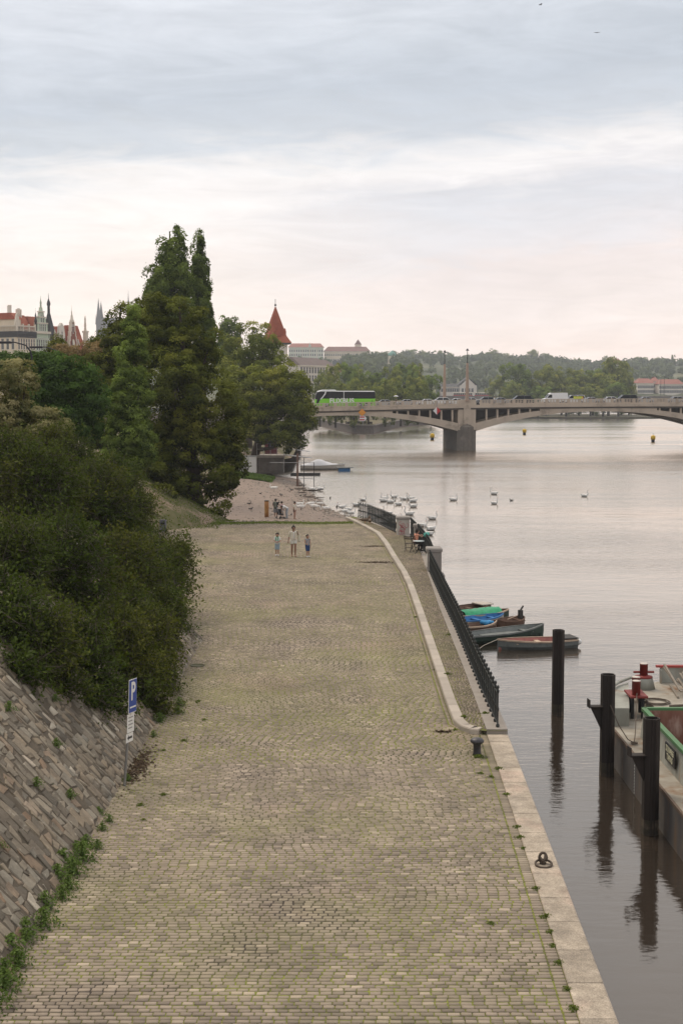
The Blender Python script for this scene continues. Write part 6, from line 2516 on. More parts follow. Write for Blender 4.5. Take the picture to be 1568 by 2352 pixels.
hold = dict(elL=(.135, -.01, .66), wrL=(.055, -.12, .62), elR=(-.135, -.01, .66), wrR=(-.055, -.12, .62))
person('boy with curly dark hair and green towel walking beside the woman', (-3.58, 79.08, .005), 1.25, R(-5), dict(hold, knL=(.05, -.04, .285), anL=(.05, -.03, .045)),
       [('shirt', C_WHITE, ('torso', 'sleeve'), .012), ('shorts', C_DENIM, ('pelvis', 'shorts_long'), .012)], HAIR_D, SKIN, C_WHITE, ex_boy, 3, True)


def ex_girl(th, P, H):
    mb = MB()
    mb.tube([P['shL'] + Vector((-.02, -.05, .02)) * H, P['che'] + Vector((0, -.085, -.03)) * H, P['pel'] + Vector((-.05, -.08, .06)) * H], .02, 6)
    mb.build('sash', C_PINK, th)


person('girl with dark ponytail and navy shorts walking beside the woman', (-1.88, 78.43, .005), 1.22, R(25),
       dict(elR=(-.14, -.02, .66), wrR=(-.10, -.11, .60), knR=(-.05, -.05, .29), anR=(-.05, -.04, .045)),
       [('top', C_GREY, ('torso',), .010), ('shorts', C_NAVY, ('pelvis', 'shorts_long'), .014)], HAIR_D, SKIN, C_WHITE, ex_girl, 1, True)


# ---- the group on the beach, feeding the birds
def ground_at(x, y):
    return beach_z(x, y) + .01


def ex_pack(th, P, H):
    mb = MB()
    capsule(mb, P['che'] + Vector((0, .12, .05)) * H, P['pel'] + Vector((0, .12, .06)) * H, .085 * H, .09 * H)
    skin('backpack', mb, C_OLIVE, th, .015, 3)


G = 'people on the beach'
person('person with a grey backpack standing on the beach, seen from behind', (-6.0, 129.5, ground_at(-6.0, 129.5)), 1.76, R(170),
       dict(elL=(.15, -.03, .66), wrL=(.11, -.12, .58), elR=(-.15, -.03, .66), wrR=(-.10, -.12, .58)),
       [('shirt', C_BLACK, ('torso', 'sleeve'), .014), ('shorts', C_GREY, ('pelvis', 'shorts_long'), .016)], HAIR_D, SKIN, C_WHITE, ex_pack, group=G)
person('person in a pale pink shirt beside the stroller on the beach', (-5.45, 129.6, ground_at(-5.45, 129.6)), 1.52, R(150), dict(wrL=(.07, -.14, .60), elL=(.13, -.06, .66)),
       [('shirt', C_PINK, ('torso', 'sleeve'), .014), ('shorts', C_WHITE, ('pelvis', 'short'), .016)], HAIR_D, SKIN, C_BLACK, group=G)
person('person in pale blue trousers bending forward on the beach', (-4.98, 129.4, ground_at(-4.98, 129.4)), 1.66, R(-70),
       dict(pel=(0, .02, .53), che=(0, -.17, .64), nec=(0, -.24, .64), hed=(0, -.31, .615), shL=(.10, -.21, .645), shR=(-.10, -.21, .645), elL=(.11, -.27, .50), elR=(-.11, -.27, .50), wrL=(.08, -.32, .38), wrR=(-.08, -.32, .38), hiL=(.05, .02, .52), hiR=(-.05, .02, .52)),
       [('top', C_WHITE, ('torso', 'sleeve'), .014), ('trousers', C_PALEBLUE, ('pelvis', 'thigh', 'shin'), .022)], HAIR_D, SKIN, C_GREY, group=G)
person('barelegged person in a cream shirt watching the swans', (-4.28, 129.6, ground_at(-4.28, 129.6)), 1.60, R(70), dict(wrR=(-.12, -.06, .50), hed=(0, -.03, .92)),
       [('shirt', C_CREAM, ('torso', 'sleeve'), .016), ('shorts', C_BROWN, ('pelvis', 'hot'), .012)], HAIR_D, SKIN, None, group=G)
# stroller
sx, sy = -5.55, 128.9
th = thing('stroller', 'small dark stroller among the people on the beach', 'stroller', (sx, sy, ground_at(sx, sy)), R(30))
mb = MB()
mb.tube([(-.2, -.35, .12), (-.2, .3, 1.0)], .016, 6)
mb.tube([(.2, -.35, .12), (.2, .3, 1.0)], .016, 6)
mb.tube([(-.2, .3, 1.0), (.2, .3, 1.0)], .016, 6)
mb.tube([(-.2, .35, .1), (-.2, -.2, .55)], .014, 6)
mb.tube([(.2, .35, .1), (.2, -.2, .55)], .014, 6)
mb.build('frame', M_STEEL, th)
mb = MB()
mb.prism([(-.2, .35), (.2, .35), (.2, .45), (-.2, .45)], -.25, .15)
mb.add([(-.2, .12, .38), (.2, .12, .38), (.2, .28, .85), (-.2, .28, .85), (-.2, .18, .38), (.2, .18, .38), (.2, .34, .85), (-.2, .34, .85)], [(0, 1, 2, 3), (7, 6, 5, 4), (0, 4, 5, 1), (3, 2, 6, 7), (0, 3, 7, 4), (1, 5, 6, 2)])
mb.build('seat', C_BLACK, th)
for wx in (-.22, .22):
    for wy in (-.35, .35):
        mb = MB()
        mb.T = Matrix.Translation((wx, wy, .1)) @ Matrix.Rotation(R(90), 4, 'Y')
        mb.lathe([(.03, -.02), (.1, -.02), (.1, .02), (.03, .02)], 12)
        mb.build('wheel', M_TYRE, th)


# ---- woman seated at the railing, with chairs and table
def ex_straps(th, P, H):
    mb = MB()
    for s in (-1, 1):
        mb.tube([P['shL' if s > 0 else 'shR'] + Vector((-s * .03, -.03, .04)) * H, P['che'] + Vector((s * .035, .085, .02)) * H, P['pel'] + Vector((-s * .03, .095, .10)) * H], .014, 5)
    mb.build('straps', C_BLACK, th)


SEAT = dict(pel=(0, .0, .30), che=(0, -.05, .505), nec=(0, -.075, .60), hed=(0, -.10, .68), shL=(.10, -.06, .565), shR=(-.10, -.06, .565), elL=(.16, -.17, .50), elR=(-.16, -.17, .50), wrL=(.09, -.27, .53), wrR=(-.09, -.27, .53),
            hiL=(.055, -.01, .295), hiR=(-.055, -.01, .295), knL=(.08, -.25, .30), knR=(-.08, -.25, .30), anL=(.08, -.20, .045), anR=(-.08, -.20, .045))
person('woman in a peach top with dark straps sitting against the railing', (4.16, 80.1, ZW + .012), 1.64, R(120), SEAT,
       [('top', C_PEACH, ('torso',), .008), ('trousers', C_BLACK, ('pelvis', 'thigh', 'shin'), .018)], HAIR_D, SKIN, C_BLACK, ex_straps, 2)
M_CHAIR = pm("chair_iron", (.03, .028, .026), (.05, .045, .04), 6., .6)
M_SLAT = pm("chair_slat", (.07, .05, .038), (.05, .036, .028), 8., .7)


def folding_chair(label, loc, rz):
    th = thing('folding_chair', label, 'chair', loc, rz, 'folding chairs by the railing')
    for s in (-1, 1):
        mb = MB()
        mb.bar((s * .20, -.22, 0), (s * .20, .20, .88), .025)
        mb.build('leg', M_CHAIR, th)
        mb = MB()
        mb.bar((s * .17, .24, 0), (s * .17, -.20, .45), .025)
        mb.build('leg', M_CHAIR, th)
    for k in range(4):
        MB().box(-.19, .19, -.20 + k * .1, -.12 + k * .1, .44, .46).build('seat_slat', M_SLAT, th)
    for z in (.72, .83):
        MB().box(-.21, .21, .16 + (z - .72) * .4, .18 + (z - .72) * .4, z - .035, z + .035).build('back_slat', M_SLAT, th)
    MB().bar((-.2, -.1, .2), (.2, -.1, .2), .02).build('stretcher', M_CHAIR, th)
    return th


folding_chair('empty brown folding chair left of the seated woman', (3.78, 80.0, ZW + .012), R(160))
folding_chair('folding chair under the woman at the railing', (4.16, 80.05, ZW + .012), R(120))
th = thing('bistro_table', 'small round pale topped folding table beside the seated woman', 'table', (4.28, 78.7, ZW + .012))
mb = MB()
mb.lathe([(.31, .70), (.32, .705), (.32, .722), (.31, .727)], 24)
mb.build('table_top', pm("table_pale", (.46, .52, .52), (.40, .46, .46), 5., .35), th)
for a in (0, 1.57):
    c, s = math.cos(a + .6), math.sin(a + .6)
    mb = MB()
    mb.bar((-.26 * c, -.26 * s, 0), (.24 * c, .24 * s, .70), .022)
    mb.build('leg', M_CHAIR, th)
    mb = MB()
    mb.bar((.26 * c + .03, .26 * s, 0), (-.24 * c + .03, -.24 * s, .70), .022)
    mb.build('leg', M_CHAIR, th)
mb = MB()
capsule(mb, (0, 0, 0), (.12, .05, .04), .14, .12)
capsule(mb, (.05, .1, .02), (.1, -.12, .0), .10, .09)
o = skin('jacket', mb, cloth('teal', (.10, .36, .30)), None, .02, 2)
o.location = (4.70, 79.2, ZW + 1.02)
tag(o, 'teal jacket draped over the railing beside the seated woman', 'jacket')

# ---- pedestrians on the bridge
def umb(th, P, H):
    mb = MB()
    mb.lathe([(.60, 1.22 * H), (.45, 1.30 * H), (.22, 1.36 * H), (.03, 1.38 * H)], 10)
    mb.build('umbrella', C_WHITE, th)
    MB().tube([(0, -.1, .62 * H), (0, 0, 1.38 * H)], .012, 5).build('umbrella_shaft', M_BLACK, th)


x = bx(905)
person('person crossing the bridge under a white umbrella', bpt(x, 1.3, ZT(x) - 1.06), 1.72, R(-80), None, [('coat', C_BROWN, ('torso', 'uarm', 'farm', 'pelvis'), .02), ('trousers', C_BLACK, ('thigh', 'shin'), .015)], HAIR_D, SKIN, C_BLACK, umb)
x = bx(1129)
person('person in white crossing the bridge right of the masts', bpt(x, 1.3, ZT(x) - 1.06), 1.75, R(60), None, [('shirt', C_WHITE, ('torso', 'uarm', 'pelvis'), .02), ('trousers', C_GREY, ('thigh', 'shin'), .015)], HAIR_B, SKIN, C_BLACK)

# ================================================================== swans and other birds
M_SWAN = pm("swan_white", (.80, .78, .74), (.72, .69, .64), 5., .8)
M_BEAK = pm("beak_orange", (.62, .20, .04), (.5, .16, .03), 9., .5)
M_BIRDD = pm("bird_dark", (.055, .05, .048), (.10, .09, .08), 9., .7)
M_DUCKB = pm("duck_brown", (.16, .11, .075), (.10, .07, .05), 12., .8)


def swan_meshes(kind):
    mb = MB()
    z0 = .18 if kind == 'swim' else .52
    capsule(mb, (-.30, 0, z0), (.28, 0, z0 + .02), .20, .21, 10)
    capsule(mb, (.25, 0, z0 + .04), (.62, 0, z0 + .16), .16, .03, 10)
    for s in (-1, 1):
        capsule(mb, (-.15, s * .12, z0 + .08), (.45, s * .08, z0 + .17), .13, .05, 8)
    if kind == 'swim':
        N_ = [(-.42, 0, z0 + .08), (-.56, 0, z0 + .25), (-.52, 0, z0 + .48), (-.44, 0, z0 + .66), (-.48, 0, z0 + .78)]
    elif kind == 'stand':
        N_ = [(-.42, 0, z0 + .06), (-.60, 0, z0 + .20), (-.55, 0, z0 + .42), (-.48, 0, z0 + .52), (-.56, 0, z0 + .56)]
    else:
        N_ = [(-.42, 0, z0 + .04), (-.62, 0, z0 + .05), (-.74, 0, z0 - .12), (-.80, 0, z0 - .30), (-.84, 0, z0 - .38)]
    for i in range(len(N_) - 1):
        capsule(mb, N_[i], N_[i + 1], .085 - .012 * i, .075 - .012 * i, 8)
    hd = Vector(N_[-1])
    d = Vector((-1, 0, -.25)) if kind != 'feed' else Vector((-.4, 0, -1))
    d.normalize()
    mb.sphere(hd + d * .04, .058, 8)
    body = skin('swan_body', mb, M_SWAN, False, .022, 4)
    b2 = MB()
    b2.tube([hd + d * .08, hd + d * .19], [.032, .012], 6)
    beak = b2.mesh('beak', M_BEAK)
    legs = None
    if kind != 'swim':
        m3 = MB()
        for s in (-1, 1):
            m3.tube([(.05, s * .09, .34), (.08, s * .09, .18), (.03, s * .09, .02)], [.03, .022, .02], 6)
            m3.tube([(.05, s * .09, .015), (-.12, s * .09, .012)], [.02, .05], 5, flat=.25)
        legs = m3.mesh('legs', M_BIRDD)
    return body, beak, legs


SW = {k: swan_meshes(k) for k in ('swim', 'stand', 'feed')}


def swan(kind, label, loc, rz, group, sc=1.0):
    th = thing('swan', label, 'swan', loc, rz, group, sc)
    b, k, l = SW[kind]
    put('body', b, th)
    put('beak', k, th)
    if l:
        put('legs', l, th)
    return th


def wat(x, y):
    d = (9 - WATER_Z) / 1.0
    u = -(y - 1176) / FPX
    dz_ = -math.sin(_p) + math.cos(_p) * u
    k = (WATER_Z - 9) / dz_
    return ((x - 784) / FPX * k, (math.cos(_p) + math.sin(_p) * u) * k, WATER_Z)


# swimming swans, by where they float (left to right)
rw = random.Random(12)
SWIM = [(818, 1162), (833, 1150, ), (880, 1152), (896, 1155), (883, 1147), (926, 1148), (942, 1148), (948, 1153), (915, 1160), (949, 1165), (890, 1183), (871, 1187), (940, 1183), (930, 1200), (898, 1194), (992, 1193), (968, 1210), (989, 1218), (1040, 1150), (916, 1209), (984, 1229), (1134, 1136), (1134, 1158), (1341, 1141), (905, 1143), (850, 1195), (877, 1205)]
SWLAB = {18: 'swan floating alone to the right of the main flock', 21: 'upper one of two swans far out right of the flock', 22: 'lower one of two swans far out right of the flock', 23: 'swan floating alone farthest out on the river', 20: 'swan floating closest behind the seated woman', 1: 'swan with upright neck at the left end of the floating flock', 0: 'swan floating just left of the upright necked swan'}
for k, q in enumerate(SWIM):
    p = wat(q[0], q[1])
    swan('swim', SWLAB.get(k, 'white swan floating in the flock off the end of the railing'), p, rw.choice([0, math.pi]) + rw.uniform(-.6, .6), 'floating swans', rw.uniform(.78, .95))
# swans on the shore
SH = [('stand', 629, 1128, 'swan standing alone far up the shingle beach'), ('stand', 718, 1130, 'left one of two swans at the upper waterline'), ('stand', 736, 1130, 'right one of two swans at the upper waterline'),
      ('stand', 688, 1166, 'rear swan beside the person in the cream shirt'), ('stand', 690, 1172, 'front swan beside the person in the cream shirt'), ('feed', 714, 1166, 'feeding swan left of the driftwood'), ('feed', 722, 1172, 'standing swan in front of the feeding swan'),
      ('stand', 735, 1164, 'swan resting beside the driftwood pile'), ('feed', 748, 1176, 'swan stooping alone on the lower beach'), ('stand', 786, 1173, 'swan standing at the water below the pigeons'), ('feed', 792, 1182, 'swan stooping at the water by the railing end'), ('stand', 800, 1178, 'swan closest to the end of the railing'), ('stand', 806, 1186, 'swan beside the kerb end at the waterline')]
for kind, x, y, lab in SH:
    # walk down the ray to the beach surface
    u = -(y - 1176) / FPX
    d = Vector(((x - 784) / FPX, math.cos(_p) + math.sin(_p) * u, -math.sin(_p) + math.cos(_p) * u))
    t_ = 100.0
    while t_ < 230 and 9 + d.z * t_ > max(beach_z(d.x * t_, d.y * t_), WATER_Z - .12):
        t_ += .1
    swan(kind, lab, (d.x * t_, d.y * t_, 9 + d.z * t_ - .02), rw.choice([0, math.pi]) + rw.uniform(-.5, .5), 'swans on the shore', rw.uniform(.74, .88))
# ducks and pigeons
mb = MB()
capsule(mb, (-.10, 0, .10), (.12, 0, .11), .075, .06, 8)
capsule(mb, (.10, 0, .12), (.25, 0, .13), .05, .015, 6)
capsule(mb, (-.12, 0, .13), (-.17, 0, .22), .045, .032, 6)
mb.sphere((-.18, 0, .24), .042, 8)
mb.tube([(-.21, 0, .235), (-.27, 0, .225)], [.014, .006], 5)
DUCK = skin('bird_body', mb, M_BIRDD, False, .014, 2)
mb = MB()
for s in (-1, 1):
    mb.tube([(0, s * .03, .06), (0, s * .03, -.03)], .008, 4)
DLEG = mb.mesh('legs', M_BEAK)
BIRDS = [(758, 1146), (773, 1166), (781, 1166), (744, 1165), (669, 1185), (640, 1157), (646, 1140), (598, 1136), (572, 1160), (576, 1172), (670, 1128), (686, 1134), (700, 1140), (708, 1152), (690, 1141), (1048, 1149), (1174, 1151), (905, 1151), (941, 1145)]
for k, (x, y) in enumerate(BIRDS):
    u = -(y - 1176) / FPX
    d = Vector(((x - 784) / FPX, math.cos(_p) + math.sin(_p) * u, -math.sin(_p) + math.cos(_p) * u))
    t_ = 100.0
    while t_ < 230 and 9 + d.z * t_ > max(beach_z(d.x * t_, d.y * t_), WATER_Z - .03):
        t_ += .1
    wet = 9 + d.z * t_ < WATER_Z + .05
    lab = 'small dark bird swimming among the swans' if wet else 'small dark bird on the shingle beach'
    th = thing('bird', lab, 'bird', (d.x * t_, d.y * t_, 9 + d.z * t_ + (0 if wet else .04)), rw.uniform(0, 6.28), 'water birds' if wet else 'birds on the beach', rw.uniform(.85, 1.2))
    put('body', DUCK, th)
    put('legs', DLEG, th)
for x, y in ((1.62, 97.6), (1.95, 96.9)):
    th = thing('duck', 'brown duck on the river walk beside the far railing', 'duck', (x, y, ZW + .06), rw.uniform(0, 6), 'ducks on the river walk', 1.7)
    me = DUCK.copy()
    me.materials.clear()
    me.materials.append(M_DUCKB)
    put('body', me, th)
    put('legs', DLEG, th)
# birds in the air
for k, (x, y, lab) in enumerate([(1240, 11, 'dark bird flying near the top edge of the sky'), (1370, 75, 'thin dark bird gliding in the upper right sky')]):
    p = at(x, y, 150)
    th = thing('flying_bird', lab, 'bird', p, .4 + k)
    mb = MB()
    capsule(mb, (-.12, 0, 0), (.14, 0, 0), .045, .03, 6)
    skin('body', mb, M_BIRDD, th, .02, 1)
    mb = MB()
    for s in (-1, 1):
        mb.add([(-.08, s * .03, 0), (.08, s * .03, 0), (.10, s * .20, .09 - .05 * k), (.04, s * .36, .05), (-.06, s * .20, .09 - .05 * k)], [(0, 1, 2, 3, 4)])
    mb.build('wings', M_BIRDD, th)
# ================================================================== rowing boats
def boat(name, label, p0, p1, beam, depth, hullm, rimm, inm, thwarts=3, freeboard=.38, transom=True, bow_lift=.22, cat='rowing boat', group='rowing boats'):
    """stern at p0, bow at p1 (both on the water)"""
    a, b = Vector(p0), Vector(p1)
    L = (b - a).length
    ang = math.atan2(b.y - a.y, b.x - a.x)
    th = thing(name, label, cat, ((a.x + b.x) / 2, (a.y + b.y) / 2, WATER_Z), ang, group)
    n = 12

    def sec(u):          # u 0 stern .. 1 bow
        w = beam / 2 * (.74 + .26 * min(1, u * 2.6)) * (1 - max(0, (u - .45) / .55) ** 2.2 * .97)
        sh = freeboard + bow_lift * max(0, u - .35) ** 1.6 + .05 * max(0, .2 - u)
        return w, sh
    hull, inner, rim = MB(), MB(), MB()
    S, I = [], []
    for i in range(n + 1):
        u = i / n
        w, sh = sec(u)
        x = -L / 2 + L * u * .985 + .06 * L * max(0, u - .85)
        fl = .55 * (1 - .6 * max(0, u - .6) / .4)
        S.append([(x, -w, sh), (x - .0, -w * .93, sh * .35), (x - .03, -w * fl, -.16), (x - .03, w * fl, -.16), (x, w * .93, sh * .35), (x, w, sh)])
        k = .9
        I.append([(x * .985, -w * k, sh - .01), (x * .985, -w * fl * .95, -.06), (x * .985, w * fl * .95, -.06), (x * .985, w * k, sh - .01)])
    for Q, m_, flip in ((S, hull, False), (I, inner, True)):
        q = len(Q[0])
        vs = [p for s_ in Q for p in s_]
        fs = []
        for i in range(n):
            for k in range(q - 1):
                f = (i * q + k, (i + 1) * q + k, (i + 1) * q + k + 1, i * q + k + 1)
                fs.append(f[::-1] if flip else f)
        fs.append(tuple(range(q)) if not flip else tuple(range(q))[::-1])
        m_.add(vs, fs, 0, False)
    for i in range(n):
        for s, si, ii in ((-1, 0, 0), (1, 5, 3)):
            A, B, C_, D_ = S[i][si], S[i + 1][si], I[i + 1][ii], I[i][ii]
            z = .015
            f = [(A[0], A[1] + s * .02, A[2] + z), (B[0], B[1] + s * .02, B[2] + z), (C_[0], C_[1], C_[2] + z + .01), (D_[0], D_[1], D_[2] + z + .01), (A[0], A[1] + s * .02, A[2] - .06), (B[0], B[1] + s * .02, B[2] - .06)]
            rim.add(f, [(0, 1, 2, 3), (4, 5, 1, 0)] if s < 0 else [(3, 2, 1, 0), (0, 1, 5, 4)])
    hull.build('hull', hullm, th)
    inner.build('inner_hull', inm, th)
    rim.build('gunwale', rimm, th)
    for k in range(thwarts):
        u = .14 + .62 * k / max(1, thwarts - 1)
        w, sh = sec(u)
        x = -L / 2 + L * u
        MB().box(x - .12, x + .12, -w * .9, w * .9, sh * .62, sh * .62 + .035).build('thwart', rimm, th)
    return th, L, sec


def wood_m(name, c, d=.7):
    return pm(name, c, tuple(x * d for x in c), 3., .75, .4, 20., c3=tuple(x * .5 for x in c), c3s=1.5, c3t=.58)


B_DKGREEN, B_GREY, B_WHITE, B_BLUE, B_BROWN, B_RED, B_CREAM, B_DARK = wood_m('boat_dark_green', (.030, .055, .042)), wood_m('boat_grey', (.20, .215, .205)), wood_m('boat_white', (.55, .50, .43)), wood_m('boat_blue', (.05, .20, .48)), wood_m('boat_brown', (.17, .10, .07)), wood_m('boat_red', (.42, .17, .14)), wood_m('boat_cream', (.60, .45, .33)), wood_m('boat_dark', (.06, .055, .05))
th, L, sec = boat('rowing_boat', 'pale topped dark wooden boat farthest along the wall', wat(1046, 1412), wat(1127, 1404), 1.5, .5, B_DARK, B_BROWN, B_BROWN, 3)
MB().cbox(L * .10, L * .42, -.5, .5, .47, .53, .02).build('stern_cover', B_WHITE, th)
th, L, sec = boat('rowing_boat', 'dark boat under a bright green tarpaulin', wat(1050, 1428), wat(1168, 1418), 1.5, .5, B_DKGREEN, B_CREAM, B_BROWN, 2)
M_TARP = pm("tarp_green", (.03, .36, .17), (.015, .22, .10), 5., .5, .9, 9.)
mb = MB()
n, m_ = 16, 6
vs, fs = [], []
rb = random.Random(3)
for i in range(n + 1):
    u = .06 + .72 * i / n
    w, sh = sec(u)
    for j in range(m_ + 1):
        v = -1 + 2 * j / m_
        vs.append((-L / 2 + L * u, v * w * 1.04, sh + .05 + .16 * (1 - v * v) + rb.uniform(-.03, .05) - (.12 if abs(v) == 1 else 0)))
for i in range(n):
    for j in range(m_):
        k = i * (m_ + 1) + j
        fs.append((k, k + m_ + 1, k + m_ + 2, k + 1))
mb.add(vs, fs, 0, True)
mb.build('tarpaulin', M_TARP, th)
th, L, sec = boat('rowing_boat', 'white rowing boat with bright blue inside and rim', wat(1052, 1440), wat(1156, 1428), 1.45, .5, B_WHITE, B_BLUE, B_BLUE, 3)
th, L, sec = boat('rowing_boat', 'small brown boat with oars at the outer end of the row', wat(1148, 1438), wat(1204, 1432), 1.3, .45, B_BROWN, B_BROWN, B_BROWN, 2, freeboard=.3)
mb = MB()
mb.tube([(-.6, -.3, .38), (.7, .25, .46)], .022, 6)
mb.build('oar', B_CREAM, th)
mb = MB()
mb.box(.45, .62, -.12, .12, .3, .75)
mb.tube([(.5, 0, .7), (.75, .05, .95)], .05, 6)
mb.build('outboard_motor', B_DARK, th)
th, L, sec = boat('rowing_boat', 'narrow low boat with a blue sheet between white and dark green boats', wat(1062, 1450), wat(1140, 1440), 1.2, .4, B_BROWN, B_CREAM, B_BROWN, 2, freeboard=.26)
mb = MB()
capsule(mb, (.2, -.2, .32), (.75, .1, .30), .14, .12)
capsule(mb, (.3, .2, .30), (.7, -.2, .32), .12, .1)
skin('sheet', mb, pm("sheet_blue", (.05, .30, .60), (.04, .24, .5), 4., .6), th, .03, 2)
th, L, sec = boat('rowing_boat', 'long dark green boat with grey decking inside', wat(1064, 1478), wat(1248, 1458), 1.65, .5, B_DKGREEN, B_GREY, B_GREY, 2, freeboard=.42, bow_lift=.35)
MB().box(-1.2, 1.3, -.55, .55, .2, .26).build('floor_board', B_GREY, th)
th, L, sec = boat('rowing_boat', 'worn rowing boat with red inside, nearest to the steel pile', wat(1318, 1484), wat(1140, 1492), 1.45, .5, B_GREY, B_CREAM, B_RED, 3, freeboard=.40)
MB().cbox(-L / 2 + .0, -L / 2 + .75, -.55, .55, .46, .51, .02).build('stern_board', B_DARK, th)
mb = MB()
mb.sphere((-L / 2 - .12, .25, .25), .15, 10)
mb.build('fender', M_WHITE, th)
mb = MB()
mb.tube([(L / 2 - .05, 0, .5), (L / 2 + .7, .1, .25), (L / 2 + 1.2, .3, .0)], .014, 5)
mb.build('mooring_rope', C_CREAM, th)

# ================================================================== steel piles
M_PILE = pm("pile_steel", (.022, .018, .016), (.045, .034, .028), 1.0, .75, .4, 12., metal=.2, stretch=(3, 3, .4), c3=(.10, .075, .055), c3s=.5, c3t=.63)


M_ALGAE = pm('pile_waterline', (.085, .068, .05), (.035, .032, .024), 3., .8, .4, 14., c3=(.16, .125, .09), c3s=2.5, c3t=.52)


def pile(label, x, y, bracket=False, w=.21, ztop=0.0):
    th = thing('steel_pile', label, 'steel pile', (x, y, 0), R(6), 'steel mooring piles')
    hexa = [(-w, -w * .55), (-w * .45, -w), (w * .45, -w), (w, -w * .55), (w, w * .55), (w * .45, w), (-w * .45, w), (-w, w * .55)]
    mb = MB()
    n = len(hexa)
    for k_, s in ((1.0, 1), (.86, -1)):
        vs = [(a * k_, b * k_, -6.) for a, b in hexa] + [(a * k_, b * k_, ztop) for a, b in hexa]
        fs = [(i, (i + 1) % n, (i + 1) % n + n, i + n) for i in range(n)]
        mb.add(vs, fs if s > 0 else [f[::-1] for f in fs])
    mb.add([(a, b, ztop) for a, b in hexa] + [(a * .86, b * .86, ztop) for a, b in hexa], [(i, (i + 1) % n, (i + 1) % n + n, i + n) for i in range(n)])
    mb.build('shaft', M_PILE, th)
    for a in (-.04, .05):
        MB().box(a - .012, a + .012, -w - .03, -w + .002, -5, ztop - .02).build('interlock', M_PILE, th)
    mb = MB()
    k_ = 1.03
    mb.add([(a * k_, b * k_, -3.5) for a, b in hexa] + [(a * k_ * .985, b * k_ * .985, -2.86) for a, b in hexa], [(i, (i + 1) % n, (i + 1) % n + n, i + n) for i in range(n)])
    mb.build('waterline_band', M_ALGAE, th)
    if bracket:
        mb = MB()
        z = -1.05
        mb.prism([(-w - .36, z), (-w, z), (-w, z - .75)][::-1], -.05, .05)
        mb.box(-w - .40, -w + .05, -.16, .16, z + .002, z + .03)
        mb.box(-w - .43, -w - .402, -.16, .16, z - .02, z + .25)
        mb.build('bracket', M_PILE, th)
    return th


pile('lone steel pile rising from open water beside the rowing boats', 8.30, 53.9)
pile('steel pile with a bracket at the bow of the barge', 8.58, 45.25, True)
pile('steel pile with a bracket beside the barge hold', 8.64, 39.05, True)

# ================================================================== barge
M_HULL = pm("barge_hull", (.050, .050, .055), (.105, .098, .092), 1.6, .7, .4, 8., stretch=(1, 1, .35), c3=(.15, .095, .06), c3s=1.1, c3t=.54)
M_DECK = pm("barge_deck", (.40, .37, .31), (.24, .205, .16), 1.8, .75, .4, 25., c3=(.22, .13, .075), c3s=1.0, c3t=.53)
M_DECKG = pm("barge_grey_paint", (.36, .365, .32), (.22, .215, .185), 2.2, .7, .4, 20., stretch=(1, 1, .4), c3=(.24, .14, .085), c3s=1.6, c3t=.57)
M_CGREEN = pm("coaming_green", (.06, .19, .07), (.10, .16, .08), 2., .6)
M_HOLD = pm("hold_rust", (.15, .055, .038), (.24, .13, .095), 2.0, .85, .5, 14., stretch=(1, 1, .35), c3=(.46, .36, .30), c3s=1.3, c3t=.56)
M_HOLDF = pm("hold_mud", (.15, .085, .045), (.11, .065, .038), .8, .35)
M_BRED = pm("bollard_red", (.23, .035, .028), (.17, .03, .025), 3., .55)
M_BCAP = pm("bollard_cap", (.62, .56, .50), (.5, .45, .4), 4., .6)
M_ROPE = pm("rope_old", (.14, .11, .085), (.09, .07, .055), 14., .9)
BG = thing('barge', 'grey cargo barge with open rusty hold and red bollards moored at the piles', 'barge', (0, 0, 0))
XL_, XR_ = 9.0, 17.2
ZG = -2.10
plan = [(XL_, 14), (XL_, 46.2), (XL_ + .12, 48.2), (XL_ + .55, 50.0), (XL_ + 1.5, 51.6), (XL_ + 2.6, 52.2), (XR_ - 2.6, 52.2), (XR_ - .5, 50), (XR_, 46), (XR_, 14)][::-1]
mb = MB()
n = len(plan)
vs = [(a, b, -4.6) for a, b in plan] + [(a, b, ZG) for a, b in plan]
mb.add(vs, [(i, (i + 1) % n, (i + 1) % n + n, i + n) for i in range(n)])
mb.build('hull', M_HULL, BG)
# deck around the hold
HX0, HX1, HY0, HY1 = 9.78, XR_ - .8, 15.0, 45.4
mb = MB()
zd = ZG + .005
mb.add([(XL_ + .02, 14, zd), (HX0, 14, zd), (HX0, HY1, zd), (XL_ + .02, HY1, zd)], [(0, 1, 2, 3)])
mb.add([(HX1, 14, zd), (XR_ - .02, 14, zd), (XR_ - .02, HY1, zd), (HX1, HY1, zd)], [(0, 1, 2, 3)])
mb.add([(XL_ + .02, HY1, zd), (XR_ - .02, HY1, zd), (XR_ - .02, 46, zd), (XR_ - .5, 49.95, zd), (XR_ - 2.6, 52.15, zd), (XL_ + 2.6, 52.15, zd), (XL_ + 1.5, 51.55, zd), (XL_ + .57, 49.95, zd), (XL_ + .14, 48.2, zd), (XL_ + .02, 46.2, zd)], [tuple(range(10))])
mb.build('deck', M_DECK, BG)
mb = MB()
mb.bar((XL_ + .0, 14, ZG + .02), (XL_, 46.2, ZG + .02), .07, .10)
mb.build('rubbing_strake', pm("strake_rust", (.16, .11, .08), (.10, .07, .05), 4., .8), BG)
# raised bow deck
ZF = -1.62
fp = [(HX0 + .9, 46.6), (XR_ - 1.2, 46.6), (XR_ - .6, 49.9), (XR_ - 2.7, 52.0), (XL_ + 2.7, 52.0), (XL_ + 1.75, 51.3), (XL_ + 1.6, 49.0)]
mb = MB()
mb.zprism(fp, ZG + .01, ZF)
mb.build('bow_deck', M_DECK, BG)
